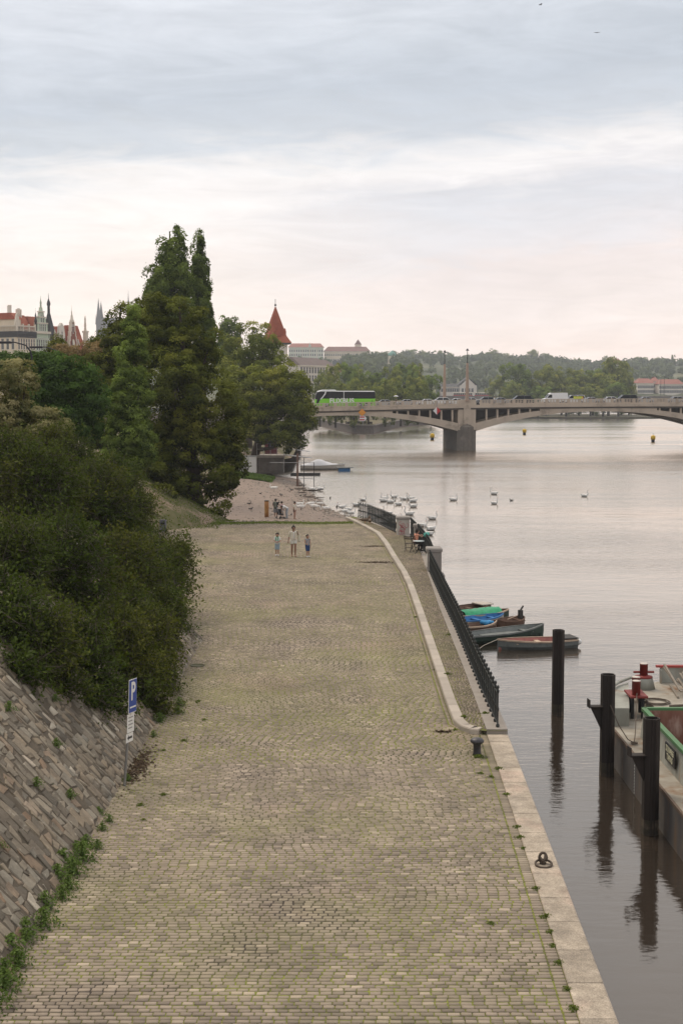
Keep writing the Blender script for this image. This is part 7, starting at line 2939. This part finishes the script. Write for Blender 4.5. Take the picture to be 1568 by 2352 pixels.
# side tank at the bow quarter
tk = [(XL_ + .06, 46.9), (XL_ + .62, 46.9), (XL_ + .95, 48.6), (XL_ + 1.45, 51.2), (XL_ + .95, 50.6), (XL_ + .45, 49.6), (XL_ + .12, 48.2)]
mb = MB()
mb.zprism(tk, ZG + .01, ZG + .62)
mb.build('bow_tank', M_DECKG, BG)
mb = MB()
mb.tube([(XL_ + .05, 46.95, ZG + .68), (XL_ + .14, 48.2, ZG + .70), (XL_ + .47, 49.6, ZG + .72), (XL_ + .97, 50.6, ZG + .74), (XL_ + 1.5, 51.2, ZG + .78), (XL_ + 2.0, 51.5, ZG + .8)], .055, 8)
mb.build('bow_pipe_rail', M_DECKG, BG)
# bulwark with red rail
mb = MB()
for k in range(3):
    xa = XL_ + 2.75 + k * 2.0
    mb.box(xa, xa + 1.96, 51.85, 51.92, ZF + .002, ZF + .56)
    mb.box(xa - .03, xa + .03, 51.62, 51.84, ZF + .002, ZF + .5)
mb.build('bulwark', M_DECKG, BG)
MB().box(XL_ + 2.6, XR_ - 2.0, 51.80, 51.97, ZF + .565, ZF + .64).build('bulwark_rail', pm("rail_red", (.36, .055, .045), (.28, .045, .04), 4., .5), BG)
# hold coaming: sloped grey sides with green rim
ZC = -1.20


def coaming(a, b, nrm):
    a, b, nrm = Vector(a), Vector(b), Vector(nrm)
    mb = MB()
    bo, bi = nrm * -.10, nrm * .0
    mb.add([(a.x + bo.x, a.y + bo.y, ZG + .01), (b.x + bo.x, b.y + bo.y, ZG + .01), (b.x, b.y, ZC), (a.x, a.y, ZC)], [(0, 1, 2, 3)])
    mb.build('coaming_side', M_DECKG, BG)
    mb = MB()
    mb.bar((a.x, a.y, ZC + .03), (b.x, b.y, ZC + .03), .16, .10)
    mb.build('coaming_rim', M_CGREEN, BG)
    mb = MB()
    q = nrm * .09
    mb.add([(b.x + q.x, b.y + q.y, -4.2), (a.x + q.x, a.y + q.y, -4.2), (a.x + q.x, a.y + q.y, ZC), (b.x + q.x, b.y + q.y, ZC)], [(0, 1, 2, 3)])
    mb.build('hold_wall', M_HOLD, BG)


coaming((HX0, HY1), (HX0, HY0), (1, 0))
coaming((HX1, HY1 + .0), (HX0, HY1), (0, -1))
coaming((HX1, HY0), (HX1, HY1), (-1, 0))
MB().box(HX0 + .08, HX1 - .08, HY0, HY1 - .08, -4.3, -3.05).build('hold_floor', M_HOLDF, BG)
for k in range(12):
    y = HY1 - .9 - k * 1.7
    mb = MB()
    mb.add([(HX0 - .10, y - .03, ZG + .02), (HX0 - .42, y - .03, ZG + .02), (HX0 - .08, y - .03, ZC - .05), (HX0 - .10, y + .03, ZG + .02), (HX0 - .42, y + .03, ZG + .02), (HX0 - .08, y + .03, ZC - .05)], [(0, 1, 2), (5, 4, 3), (1, 4, 5, 2)])
    if k > 3:
        mb.build('coaming_stay', M_DECKG, BG)
# name board
nb = MB()
nb.box(-.62, .62, -.02, .02, -.26, .26)
nbo = nb.build('name_board', M_BLACK, BG)
nbo.location = (HX0 - .13, 41.05, (ZG + ZC) / 2 + .08)
nbo.rotation_euler = (0, 0, R(-90))
M_LETTER = pm("letter_cream", (.62, .60, .42), (.55, .53, .38), 4., .6)
for s_, z in (('32104965', .11), ('TAPAS', -.12)):
    text_mesh('lettering', s_, .25, M_LETTER, nbo, (0, -.026, z), (R(90), 0, 0), .004)
# bollards
def bollard(x, y, z, h, r, plate=True):
    mb = MB()
    mb.lathe([(r, 0), (r, h - .02), (r * 1.06, h - .02), (r * 1.06, h)], 18, (x, y, z))
    o = mb.build('bollard', M_BRED, BG)
    mb = MB()
    mb.lathe([(r * 1.04, 0), (r * 1.0, .02), (r * .3, .03)], 18, (x, y, z + h))
    mb.build('bollard_cap', M_BCAP, o)
    return o


bp_ = at(1460, 1596, 48.2)
bx0, bz0 = bp_.x, bp_.z
bollard(bx0, 48.2, bz0, .48, .14)
bollard(bx0 + .12, 48.85, bz0, .48, .14)
MB().cbox(bx0 - .24, bx0 + .36, 47.95, 49.1, bz0 - .07, bz0, .01).build('bollard_plate', M_BRED, BG)
mb = MB()
for (a, b) in ((-.16, 48.05), (.2, 48.05), (-.05, 49.0), (.3, 49.0)):
    MB().bar((bx0 + a, b, ZG + .01), (bx0 + a, b, bz0 - .07), .10).build('bollard_leg', M_BLACK, BG)
cp = at(1477, 1556, 50.8)
mb = MB()
mb.lathe([(.42, ZF + .001 - cp.z), (.33, -.03), (.31, .0)], 16, (cp.x, 50.8, cp.z))
mb.build('capstan_base', M_DECKG, BG)
o = bollard(cp.x, 50.8, cp.z, .50, .145)
mb = MB()
mb.lathe([(.32, 0), (.32, .05), (.16, .09)], 18, (cp.x, 50.8, cp.z))
mb.build('capstan_flange', M_BRED, BG)
mb = MB()
mb.tube([(cp.x - .37, 50.8, cp.z + .2), (cp.x + .37, 50.8, cp.z + .2)], .04, 8)
mb.build('capstan_bar', M_BRED, BG)
# things on the barge
th = thing('rope_coil', 'coil of dark rope on the bow deck of the barge', 'rope', (at(1499, 1597, 48.6).x, 48.4, ZF + .02))
for k in range(4):
    mb = MB()
    r = .42 + .035 * (k % 3)
    pts = [(r * math.cos(a) + .02 * k, r * math.sin(a), .02 + .022 * (k % 2)) for a in np.linspace(0, 6.283, 26)]
    mb.tube(pts, .018, 5, cap=False)
    mb.build('rope_turn', M_ROPE, th)
th = thing('mooring_line', 'thin mooring line with shackle from the pile bracket to the barge deck', 'rope', (0, 0, 0))
s_p = (8.62, 45.0, -.95)
e_p = (9.28, 44.4, ZG + .06)
MB().tube([s_p, (8.85, 44.75, -1.55), (9.1, 44.5, -1.95), e_p, (9.5, 45.3, -1.9), (bx0, 48.1, bz0 + .1)], .016, 5).build('line', M_ROPE, th)
mb = MB()
mb.tube([(e_p[0] + .09 * math.cos(a), e_p[1] + .09 * math.sin(a), e_p[2]) for a in np.linspace(0, 6.28, 12)], .03, 6)
mb.build('shackle', M_ROPE, th)
th = thing('steel_pipe', 'rusty pipe with a teal rope lying on the barge side deck', 'pipe', (9.38, 34.0, ZG + .17), R(3))
mb = MB()
mb.tube([(0, -3.2, 0), (0, 2.3, 0)], .155, 14)
mb.tube([(0, 2.3, 0), (0, 2.42, 0)], .185, 14)
mb.build('pipe', pm("pipe_rust", (.10, .05, .042), (.15, .08, .065), 2., .75), th)
mb = MB()
rr = random.Random(2)
for k in range(7):
    capsule(mb, (rr.uniform(-.3, .05), 2.2 + rr.uniform(-.3, .3), -.12 + rr.uniform(0, .05)), (rr.uniform(-.3, .05), 2.2 + rr.uniform(-.3, .3), -.10), .035, .03, 6)
skin('teal_rope', mb, pm("rope_teal", (.05, .22, .19), (.04, .16, .14), 12., .8), th, .02, 1)
th = thing('timber_pile', 'stack of weathered sticks leaning on the barge bulwark', 'timber', (at(1562, 1600, 49.6).x, 49.6, ZF))
for k in range(9):
    mb = MB()
    x_ = rr.uniform(-.35, .35)
    mb.bar((x_, rr.uniform(-.9, -.5), .05 + .03 * k), (x_ + rr.uniform(-.25, .25), rr.uniform(.8, 1.5), .1 + .09 * k), .07, .05)
    mb.build('stick', pm("stick_grey", (.30, .26, .21), (.2, .17, .14), 6., .9) if 'stick_grey' not in MATS else MATS['stick_grey'], th)
th = thing('steel_bar_bundle', 'short dark steel bar lying on the barge bow deck', 'steel bar', (at(1560, 1612, 47.6).x, 47.6, ZF + .06))
MB().tube([(-.35, 0, 0), (.6, .1, .02)], .045, 8).build('bar', M_ROPE, th)
# draught marks on the hull
dm = MB()
yd = 42.9
dm.box(XL_ - .012, XL_ - .004, yd - .035, yd + .035, -3.25, -2.25)
dmo = dm.build('draught_scale', M_WHITE, BG)
for k in range(10):
    MB().box(XL_ - .02, XL_ - .013, yd - .03, yd + (.0 if k % 2 else .03), -3.2 + k * .095, -3.16 + k * .095).build('mark', M_BLACK, dmo)
mb = MB()
for (a, b, c, d) in ((0, .22, .05, .30), (.05, .30, -.05, .05), (.0, .22, .06, .0)):
    mb.bar((XL_ - .008, 33.9 + a, -2.75 + b), (XL_ - .008, 33.9 + c, -2.75 + d), .012, .05)
mb.build('yellow_mark', M_YEL, BG)

# ================================================================== quay furniture
th = thing('mooring_bollard', 'black mushroom headed mooring bollard with grass at its foot', 'bollard', (3.39, 35.0, 0))
mb = MB()
mb.lathe([(.125, -.02), (.10, .05), (.095, .25), (.12, .29), (.17, .32), (.175, .36), (.13, .41), (.04, .43)], 18)
mb.build('post', pm("bollard_iron", (.035, .035, .04), (.09, .085, .09), 6., .45, metal=.5), th)
th = thing('mooring_ring', 'heavy rusty mooring ring with shackle lying on the coping', 'mooring ring', (3.86, 26.55, .03))
M_RING = pm("ring_iron", (.07, .055, .042), (.11, .085, .065), 9., .7, metal=.4)
mb = MB()
mb.tube([(.155 * math.cos(a), .155 * math.sin(a), .02 + .03 * math.sin(a)) for a in np.linspace(0, 6.2832, 28)], .022, 8, cap=False)
mb.build('ring', M_RING, th)
mb = MB()
mb.tube([(.07 * math.cos(a) + .0, .10, .10 + .10 * math.sin(a)) for a in np.linspace(-.7, 3.84, 20)], .026, 8)
mb.lathe([(.07, 0), (.06, .04), (.03, .06)], 10, (0, .10, -.02))
mb.build('eye', M_RING, th)
mb = MB()
mb.tube([(.05, .08, .17), (.03, .02, .10), (-.02, .0, .06), (-.06, .05, .12)], .03, 8)
mb.build('shackle', M_RING, th)

# parking sign
th = thing('parking_sign', 'blue parking sign with white plates on a leaning grey pole', 'sign', (-5.0, 32.15, 0))
lean = Vector((.205, .05, 2.48))
MB().tube([(0, 0, -.05), lean], .032, 10).build('pole', M_STEEL, th)
M_SBLUE = pm("sign_blue", (.012, .055, .30), (.012, .05, .27), 9., .4)


def plate(w, h, zc_, m_, name):
    c = lean * (zc_ / 2.48)
    o = put(name, MB().box(-w / 2, w / 2, -.045, -.038, -h / 2, h / 2).mesh(name, m_), th)
    o.location = c
    o.rotation_euler = (0, R(4.6), R(79))
    return o


back = plate(.53, .77, 2.10, M_WHITE, 'sign_panel')
b2 = put('blue_face', MB().box(-.25, .25, -.049, -.0455, -.37, .37).mesh('blue_face', M_SBLUE), back)
text_mesh('lettering', 'P', .58, M_WHITE, back, (0, -.052, .09), (R(90), 0, 0), .012)
MB().box(-.2, .2, -.053, -.0495, -.27, -.235).build('text_bar', M_WHITE, back)
p2 = plate(.46, .42, 1.47, M_WHITE, 'lower_plate')
for k in range(4):
    MB().box(-.16, .14 - .04 * (k % 2), -.049, -.0455, .12 - .08 * k, .145 - .08 * k).build('text_line', M_GREYTXT if 'M_GREYTXT' in globals() else M_STEEL, p2)
p3 = plate(.46, .20, 1.13, M_WHITE, 'arrow_plate')
mb = MB()
mb.prism([(-.16, 0), (-.07, -.06), (-.07, -.025), (.16, -.025), (.16, .025), (-.07, .025), (-.07, .06)], -.049, -.0455)
mb.build('arrow', M_BLACK, p3)
MB().lathe([(.034, 0), (.034, .06)], 10, tuple(lean * .42)).build('sticker', M_WHITE, th)

# waste bin by the far end of the slope
th = thing('litter_bin', 'grey blue litter bin at the edge of the cobbles under the lindens', 'litter bin', (-11.66, 92.7, 0))
M_BIN = pm("bin_grey", (.13, .13, .16), (.10, .10, .125), 4., .6)
MB().cbox(-.2, .2, -.2, .2, .05, .72, .02).build('body', M_BIN, th)
MB().cbox(-.22, .22, -.22, .22, .722, .80, .03).build('lid', M_BIN, th)
MB().box(-.12, .12, -.207, -.202, .52, .64).build('opening', M_BLACK, th)
# painted wooden post on the ramp edge
th = thing('wooden_post', 'thick orange brown weathered post beside the people on the beach', 'post', (-6.88, 130.6, ground_at(-6.88, 130.6) - .05))
M_POST = pm("post_wood", (.42, .20, .06), (.25, .12, .05), 2.5, .85, .6, 12., c3=(.55, .36, .10), c3s=1.2, c3t=.5)
mb = MB()
mb.lathe([(.20, 0), (.19, .5), (.205, 1.0), (.19, 1.5)], 12)
mb.build('post', M_POST, th)
MB().lathe([(.21, 1.5), (.215, 1.56), (.15, 1.58)], 12).build('cap', B_DARK, th)
# manhole lid and drain cover
M_LID = pm("iron_lid", (.12, .115, .07), (.09, .09, .05), 6., .8)
for k, (x, y, r, lab) in enumerate([(-4.78, 46.7, .25, 'round iron manhole lid in the cobbles below the shrub')]):
    mb = MB()
    mb.lathe([(r, 0), (r, .016), (r * .9, .016), (r * .9, .010), (.02, .010)], 24)
    o = mb.build('manhole_lid', M_LID)
    o.location = (x, y, .004)
    tag(o, lab, 'manhole lid')

# leaf litter swept into dark patches, weeds and tufts
def litter(name, label, cx, cy, w, d, n, seed, mat, z=.012):
    rs = np.random.RandomState(seed)
    C = np.stack([cx + rs.normal(size=n) * w, cy + rs.normal(size=n) * d, z + rs.uniform(0, .015, n)], 1)
    N_ = unit(np.stack([rs.normal(size=n) * .3, rs.normal(size=n) * .3, np.ones(n)], 1))
    V, F = leaf_quads(C, N_, .10, rs, .6)
    tag(put(name, np_mesh(name, V, F, mat, rs.uniform(0, 1, n))), label, 'leaf litter', kind='stuff')


L_LITTER = leaf_material("dead_leaf", (.035, .022, .014), (.09, .06, .035), trans=.1)
litter('leaf_litter', 'upper dark streak of dead leaves on the cobbles by the kerb', 2.0, 83.9, .45, .10, 260, 1, L_LITTER)
litter('leaf_litter', 'lower dark streak of dead leaves on the cobbles by the kerb', 1.9, 75.8, .45, .14, 300, 2, L_LITTER)
litter('leaf_litter', 'small dark leaf patch at the rounded kerb corner', 2.72, 37.4, .10, .05, 60, 3, L_LITTER)
litter('leaf_litter', 'dead leaves gathered at the foot of the rubble slope by the sign', -4.95, 33.8, .16, .9, 500, 4, L_LITTER)


def weed_mesh(seed, n, r, h, leaf, mat=None):
    rs = np.random.RandomState(seed)
    a = rs.uniform(0, 6.283, n)
    rr_ = np.abs(rs.normal(size=n)) * r * .6
    z = rs.uniform(.02, 1, n) * h * np.exp(-(rr_ / r) ** 2)
    C = np.stack([rr_ * np.cos(a), rr_ * np.sin(a), z], 1)
    N_ = unit(np.stack([np.cos(a) * .5, np.sin(a) * .5, np.full(n, .7)], 1) + rs.normal(size=(n, 3)) * .5)
    V, F = leaf_quads(C, N_, leaf, rs, .45)
    return np_mesh('foliage', V, F, mat or L_WEED, np.clip(.2 + .5 * z / h + rs.uniform(-.2, .3, n), 0, 1))


WEEDS = [weed_mesh(300 + k, 420, .34, .42, .085) for k in range(3)]
L_GRASSM = leaf_material("moss_leaf", (.06, .085, .015), (.16, .20, .035))
TUFT = [weed_mesh(310 + k, 120, .11, .05, .045, L_GRASSM) for k in range(3)]
WD = [(-5.0, 26.9, 1.15, 'largest leafy weed clump at the foot of the rubble slope'), (-5.05, 26.1, 1.0, ''), (-4.98, 25.3, .8, ''), (-5.1, 27.8, .7, ''), (-5.2, 24.3, .95, ''), (-5.05, 23.5, 1.0, ''), (-5.2, 22.7, .8, ''), (-5.1, 21.8, .9, ''), (-5.1, 20.9, 1.0, ''), (-4.95, 28.8, .5, ''), (-5.0, 38.6, .8, 'weed clump below the shrub beside the parking sign'), (-4.6, 39.6, .7, ''), (-4.7, 40.6, .8, ''), (-5.0, 32.6, .5, ''), (-5.2, 29.9, .55, ''), (-4.95, 36.9, .5, ''), (-5.15, 20.2, 1.2, ''), (-5.2, 21.3, 1.0, ''), (-5.3, 22.2, 1.1, ''), (-5.25, 23.0, 1.0, ''), (-5.0, 24.8, .75, ''), (-5.25, 25.7, 1.0, ''), (-5.3, 26.5, 1.1, ''), (-5.2, 27.3, .8, ''), (-4.85, 27.6, .6, ''), (-4.9, 29.4, .5, '')]
for k, (x, y, s, lab) in enumerate(WD):
    th = thing('weed_clump', lab or 'green weed clump growing at the foot of the rubble slope', 'weed', (x, y, 0), k * 1.7, 'weeds at the foot of the slope', s * .8)
    put('foliage', WEEDS[k % 3], th)
for k, (s_, t_, sc) in enumerate([(25.6, 2.6, 1.3), (30.5, 3.0, .5), (28.3, 1.5, .45), (31.0, 1.7, .45), (33.4, 2.4, .4), (27.2, 3.2, .5), (29.2, .8, .45), (24.6, 1.4, .5)]):
    th = thing('weed_clump', 'dark leafy plant growing out of the rubble at the left edge' if k == 0 else 'small green weed growing between the rubble stones', 'weed', slope_pt(s_, t_, .03), k * 2.1, 'weeds in the rubble slope', sc)
    put('foliage', WEEDS[(k + 1) % 3], th)
TF = [(3.42, 34.75), (3.38, 34.8), (3.30, 33.2), (3.52, 32.9), (3.78, 33.6), (3.73, 31.4), (3.66, 29.0), (3.63, 28.3), (3.60, 27.6), (3.55, 25.3), (3.52, 23.9), (3.50, 23.2), (3.45, 22.6), (3.44, 21.9), (3.42, 20.9), (3.41, 20.2), (2.55, 23.6), (3.05, 46.0), (3.0, 57.0), (3.36, 44.6), (3.38, 38.6), (3.95, 52.0), (3.98, 39.0), (3.05, 37.6), (-4.2, 29.5), (-4.4, 30.6), (-4.0, 31.4), (-4.5, 35.4), (-4.1, 36.4), (-3.8, 38.8), (-4.2, 41.2)]
for k, (x, y) in enumerate(TF):
    th = thing('grass_tuft', 'grass tuft at the foot of the mooring bollard' if k < 2 else 'small grass tuft growing from a joint of the quay paving', 'grass tuft', (x, y, .0 if not (y > 37.3 and x > 3.3) else ZW), k * 1.3, 'grass tufts in the paving joints', rw.uniform(.7, 1.3) * (1.5 if k < 2 else 1))
    put('foliage', TUFT[k % 3], th)
# mossy grass line where the cobbles end
rs = np.random.RandomState(77)
n = 5200
xx = rs.uniform(-12.5, .8, n)
C = np.stack([xx, 99.2 + rs.normal(size=n) * .45 + .25 * np.sin(xx), rs.uniform(.0, .06, n)], 1)
V, F = leaf_quads(C, unit(np.stack([rs.normal(size=n) * .4, rs.normal(size=n) * .4 - .3, np.ones(n)], 1)), .12, rs, .5)
tag(put('verge_grass', np_mesh('verge_grass', V, F, L_GRASSM, rs.uniform(0, 1, n))), 'mossy grass line where the cobbles end above the beach', 'grass', kind='stuff')
# rough grass on the banks
def grass_patch(name, label, x0, x1, y0, y1, n, size, zf, mat, seed):
    rs = np.random.RandomState(seed)
    x, y = rs.uniform(x0, x1, n), rs.uniform(y0, y1, n)
    z = np.array([zf(a, b) for a, b in zip(x, y)]) + rs.uniform(0, size * .7, n)
    N_ = unit(np.stack([rs.normal(size=n), rs.normal(size=n), rs.uniform(0, .8, n)], 1))
    V, F = leaf_quads(np.stack([x, y, z], 1), N_, size, rs, .35)
    tag(put(name, np_mesh(name, V, F, mat, rs.uniform(0, 1, n))), label, 'grass', kind='stuff')


def bank_z(x, y):
    xb, zb = interp(y, XB_Y, XB_X), interp(y, ZB_Y, ZB_Z)
    top = interp(y, [0, 140, 172, 195, 215, 420], [5.2, 4.6, 1.6, .2, .6, 1.6])
    run = interp(y, [0, 51, 60, 100, 185, 200], [5.25, 5.25, 8.5, 9.5, 9., 3.0])
    return zb + (top - zb) * min(1, max(0, (xb - x) / run))


grass_patch('bank_grass', 'rough grass on the bank between litter bin and linden', -20, -12.4, 84, 98, 5000, .16, bank_z, L_GRASSM, 41)
grass_patch('bank_grass', 'patchy grass on the earth bank under the big linden', -14, -8.3, 95, 116, 5200, .15, bank_z, L_GRASSM, 43)
grass_patch('shore_weeds', 'dense green weeds along the top of the shingle beach', -16, -9.2, 186, 197, 6500, .45, lambda a, b: beach_z(a, b), L_WEED, 42)

# ================================================================== landing stage beyond the beach
th = thing('white_container', 'white box container standing above the weeds', 'container', (at(568, 1076, 199).x, 199, at(568, 1076, 199).z))
w2 = px(40, 199) / 2
MB().box(-w2, w2, 0, 2.2, -.6, px(27, 199)).build('body', pm("container_white", (.60, .57, .53), (.52, .5, .46), 1., .7), th)
MB().box(-w2 - .04, w2 + .04, -.04, 2.24, px(27, 199) + .002, px(27, 199) + .08).build('lid', M_STEEL, th)
MB().box(w2 * .1, w2 * .16, -.015, -.002, 0, px(27, 199)).build('door_seam', M_STEEL, th)
a = at(590, 1046, 203)
b = at(652, 1046, 203)
th = thing('landing_platform', 'dark concrete landing platform with thin rails above the beach', 'platform', (a.x, 203, a.z))
Lp = b.x - a.x
MB().box(0, Lp, 0, 5, -.35, 0).build('slab', M_CONC, th)
MB().box(.1, Lp - .1, .25, 4.8, -2.6, -.352).build('wall', M_QWALL, th)
for k in range(5):
    MB().tube([(Lp * k / 4, .1, 0), (Lp * k / 4, .1, 1.7)], .03, 6).build('rail_post', M_STEEL, th)
for z in (.9, 1.65):
    MB().tube([(0, .1, z), (Lp, .1, z)], .025, 6).build('rail', M_STEEL, th)
th = thing('red_shed', 'dark red shed behind the trunk of the riverside tree', 'shed', (at(622, 1030, 212).x, 212, 1.0))
MB().box(-.9, .9, 0, 1.8, -1.5, 2.6).build('wall', pm("shed_red", (.14, .035, .04), (.11, .03, .03), 1., .8), th)
mb = MB()
mb.box(-1.05, 1.05, -.15, 1.95, 2.602, 2.72)
mb.build('roof', H_SLATE, th)
MB().box(-.4, .4, -.03, -.003, -.2, 1.9).build('door', M_BLACK, th)
th = thing('gangway', 'white gangway sloping down from the platform to the water', 'gangway', (b.x, 205, a.z))
mb = MB()
e = at(712, 1049, 214)
mb.bar((0, 0, 0), (e.x - b.x, 6, e.z - a.z), .9, .12)
mb.build('walkway', M_WHITE, th)
for s in (-.4, .4):
    MB().tube([(s * .3, s, .95), (e.x - b.x + s * .3, 6 + s, e.z - a.z + .9)], .03, 6).build('handrail', M_STEEL, th)
th = thing('floating_pontoon', 'thin dark pontoon at the foot of the gangway', 'pontoon', (at(690, 1049, 216).x, 216, WATER_Z))
MB().box(-1.5, 3.0, -.6, .6, -.2, .35).build('float_body', B_DARK, th)
# mooring posts with frame
p = at(683, 1112, 188)
th = thing('mooring_post', 'tall weathered mooring post at the shoreline before the motorboat', 'post', (p.x, 188, -3.6))
MB().tube([(0, 0, 0), (.02, 0, at(683, 1041, 188).z + 3.6)], [.15, .13], 8).build('post', M_POST if False else B_BROWN, th)
th = thing('pipe_gate', 'thin pipe frame standing in the shallow water beside the mooring post', 'frame', (p.x, 187.2, -3.6))
z1 = at(720, 1062, 187).z + 3.6
z2 = at(720, 1099, 187).z + 3.6
x1 = at(721, 1080, 187).x - p.x
for xx_ in (.9, x1):
    MB().tube([(xx_, 0, 0), (xx_, 0, z1 + (.6 if xx_ < 1 else 0))], .045, 6).build('upright', M_BLACK, th)
for z in (z1 - .05, z2):
    MB().tube([(-3.6 if z > z2 else 0, 0, z), (x1, 0, z)], .035, 6).build('crossbar', M_STEEL, th)

# motorboat under a white cover
mA, mB_ = wat(690, 1079), wat(792, 1079)
th, L, sec = boat('motorboat', 'white motorboat under a white cover moored beyond the beach', mA, mB_, 2.3, .9, B_WHITE, M_WHITE, M_WHITE, 0, freeboard=.75, bow_lift=.5, cat='motorboat', group=None)
mb = MB()
vs, fs = [], []
n, m_ = 14, 8
prof = [(0, .8), (.15, 1.05), (.32, 1.4), (.42, 1.72), (.52, 1.68), (.62, 1.5), (.75, 1.2), (.9, 1.0), (1, .95)]
for i in range(n + 1):
    u = .03 + .80 * i / n
    w, sh = sec(u)
    top = interp(i / n, [q[0] for q in prof], [q[1] for q in prof])
    for j in range(m_ + 1):
        v = -1 + 2 * j / m_
        vs.append((-L / 2 + L * u, v * w * 1.03, sh + .02 + (top - sh) * (1 - abs(v) ** 1.8) + (.04 * math.sin(i * 2.1 + j) if 0 < j < m_ else 0)))
for i in range(n):
    for j in range(m_):
        k = i * (m_ + 1) + j
        fs.append((k, k + m_ + 1, k + m_ + 2, k + 1))
mb.add(vs, fs, 0, True)
mb.build('cover', cloth('boatcover', (.62, .62, .64)), th)
th = thing('blue_float', 'blue barrel float at the bow of the motorboat', 'float', wat(790, 1082), .2)
MB().box(-.9, .9, -.5, .5, -.2, .50).build('barrel', pm("float_blue", (.04, .16, .34), (.03, .12, .28), 3., .5), th)
MB().box(-1.2, 1.4, -.7, .7, .502, .62).build('plank_deck', B_GREY, th)

# ================================================================== labels that count things along their row
NTH = ['first', 'second', 'third', 'fourth', 'fifth', 'sixth', 'seventh', 'eighth', 'ninth', 'tenth', 'eleventh', 'twelfth', 'thirteenth', 'fourteenth', 'fifteenth', 'sixteenth', 'seventeenth', 'eighteenth', 'nineteenth', 'twentieth',
       'twenty-first', 'twenty-second', 'twenty-third', 'twenty-fourth', 'twenty-fifth', 'twenty-sixth', 'twenty-seventh', 'twenty-eighth', 'twenty-ninth', 'thirtieth', 'thirty-first', 'thirty-second']


def number(label, text, key):
    L = [o for o in bpy.data.objects if o.parent is None and o.get('label') == label]
    for n_, o in enumerate(sorted(L, key=key)):
        o['label'] = text.format(NTH[n_])


across = lambda o: o.location.x / o.location.y
away = lambda o: o.location.y
number('green weed clump growing at the foot of the rubble slope', '{} green weed clump from the bottom edge along the foot of the slope', away)
number('small green weed growing between the rubble stones', '{} small weed between the rubble stones, counting up from the bottom edge', away)
number('small grass tuft growing from a joint of the quay paving', '{} small grass tuft in the paving joints, counting from the bottom edge', away)
number('white swan floating in the flock off the end of the railing', '{} swan from the left in the floating flock off the railing end', across)
number('small dark bird on the shingle beach', '{} small dark bird from the left on the shingle beach', across)
number('small dark bird swimming among the swans', '{} small dark bird from the left swimming among the swans', across)
number('dark driftwood branch lying at the edge of the shingle beach', '{} dark driftwood branch along the shore, counting from the near end', away)
number('brown duck on the river walk beside the far railing', '{} brown duck from the left on the river walk', across)
number('grass tuft at the foot of the mooring bollard', '{} grass tuft at the foot of the mooring bollard', across)
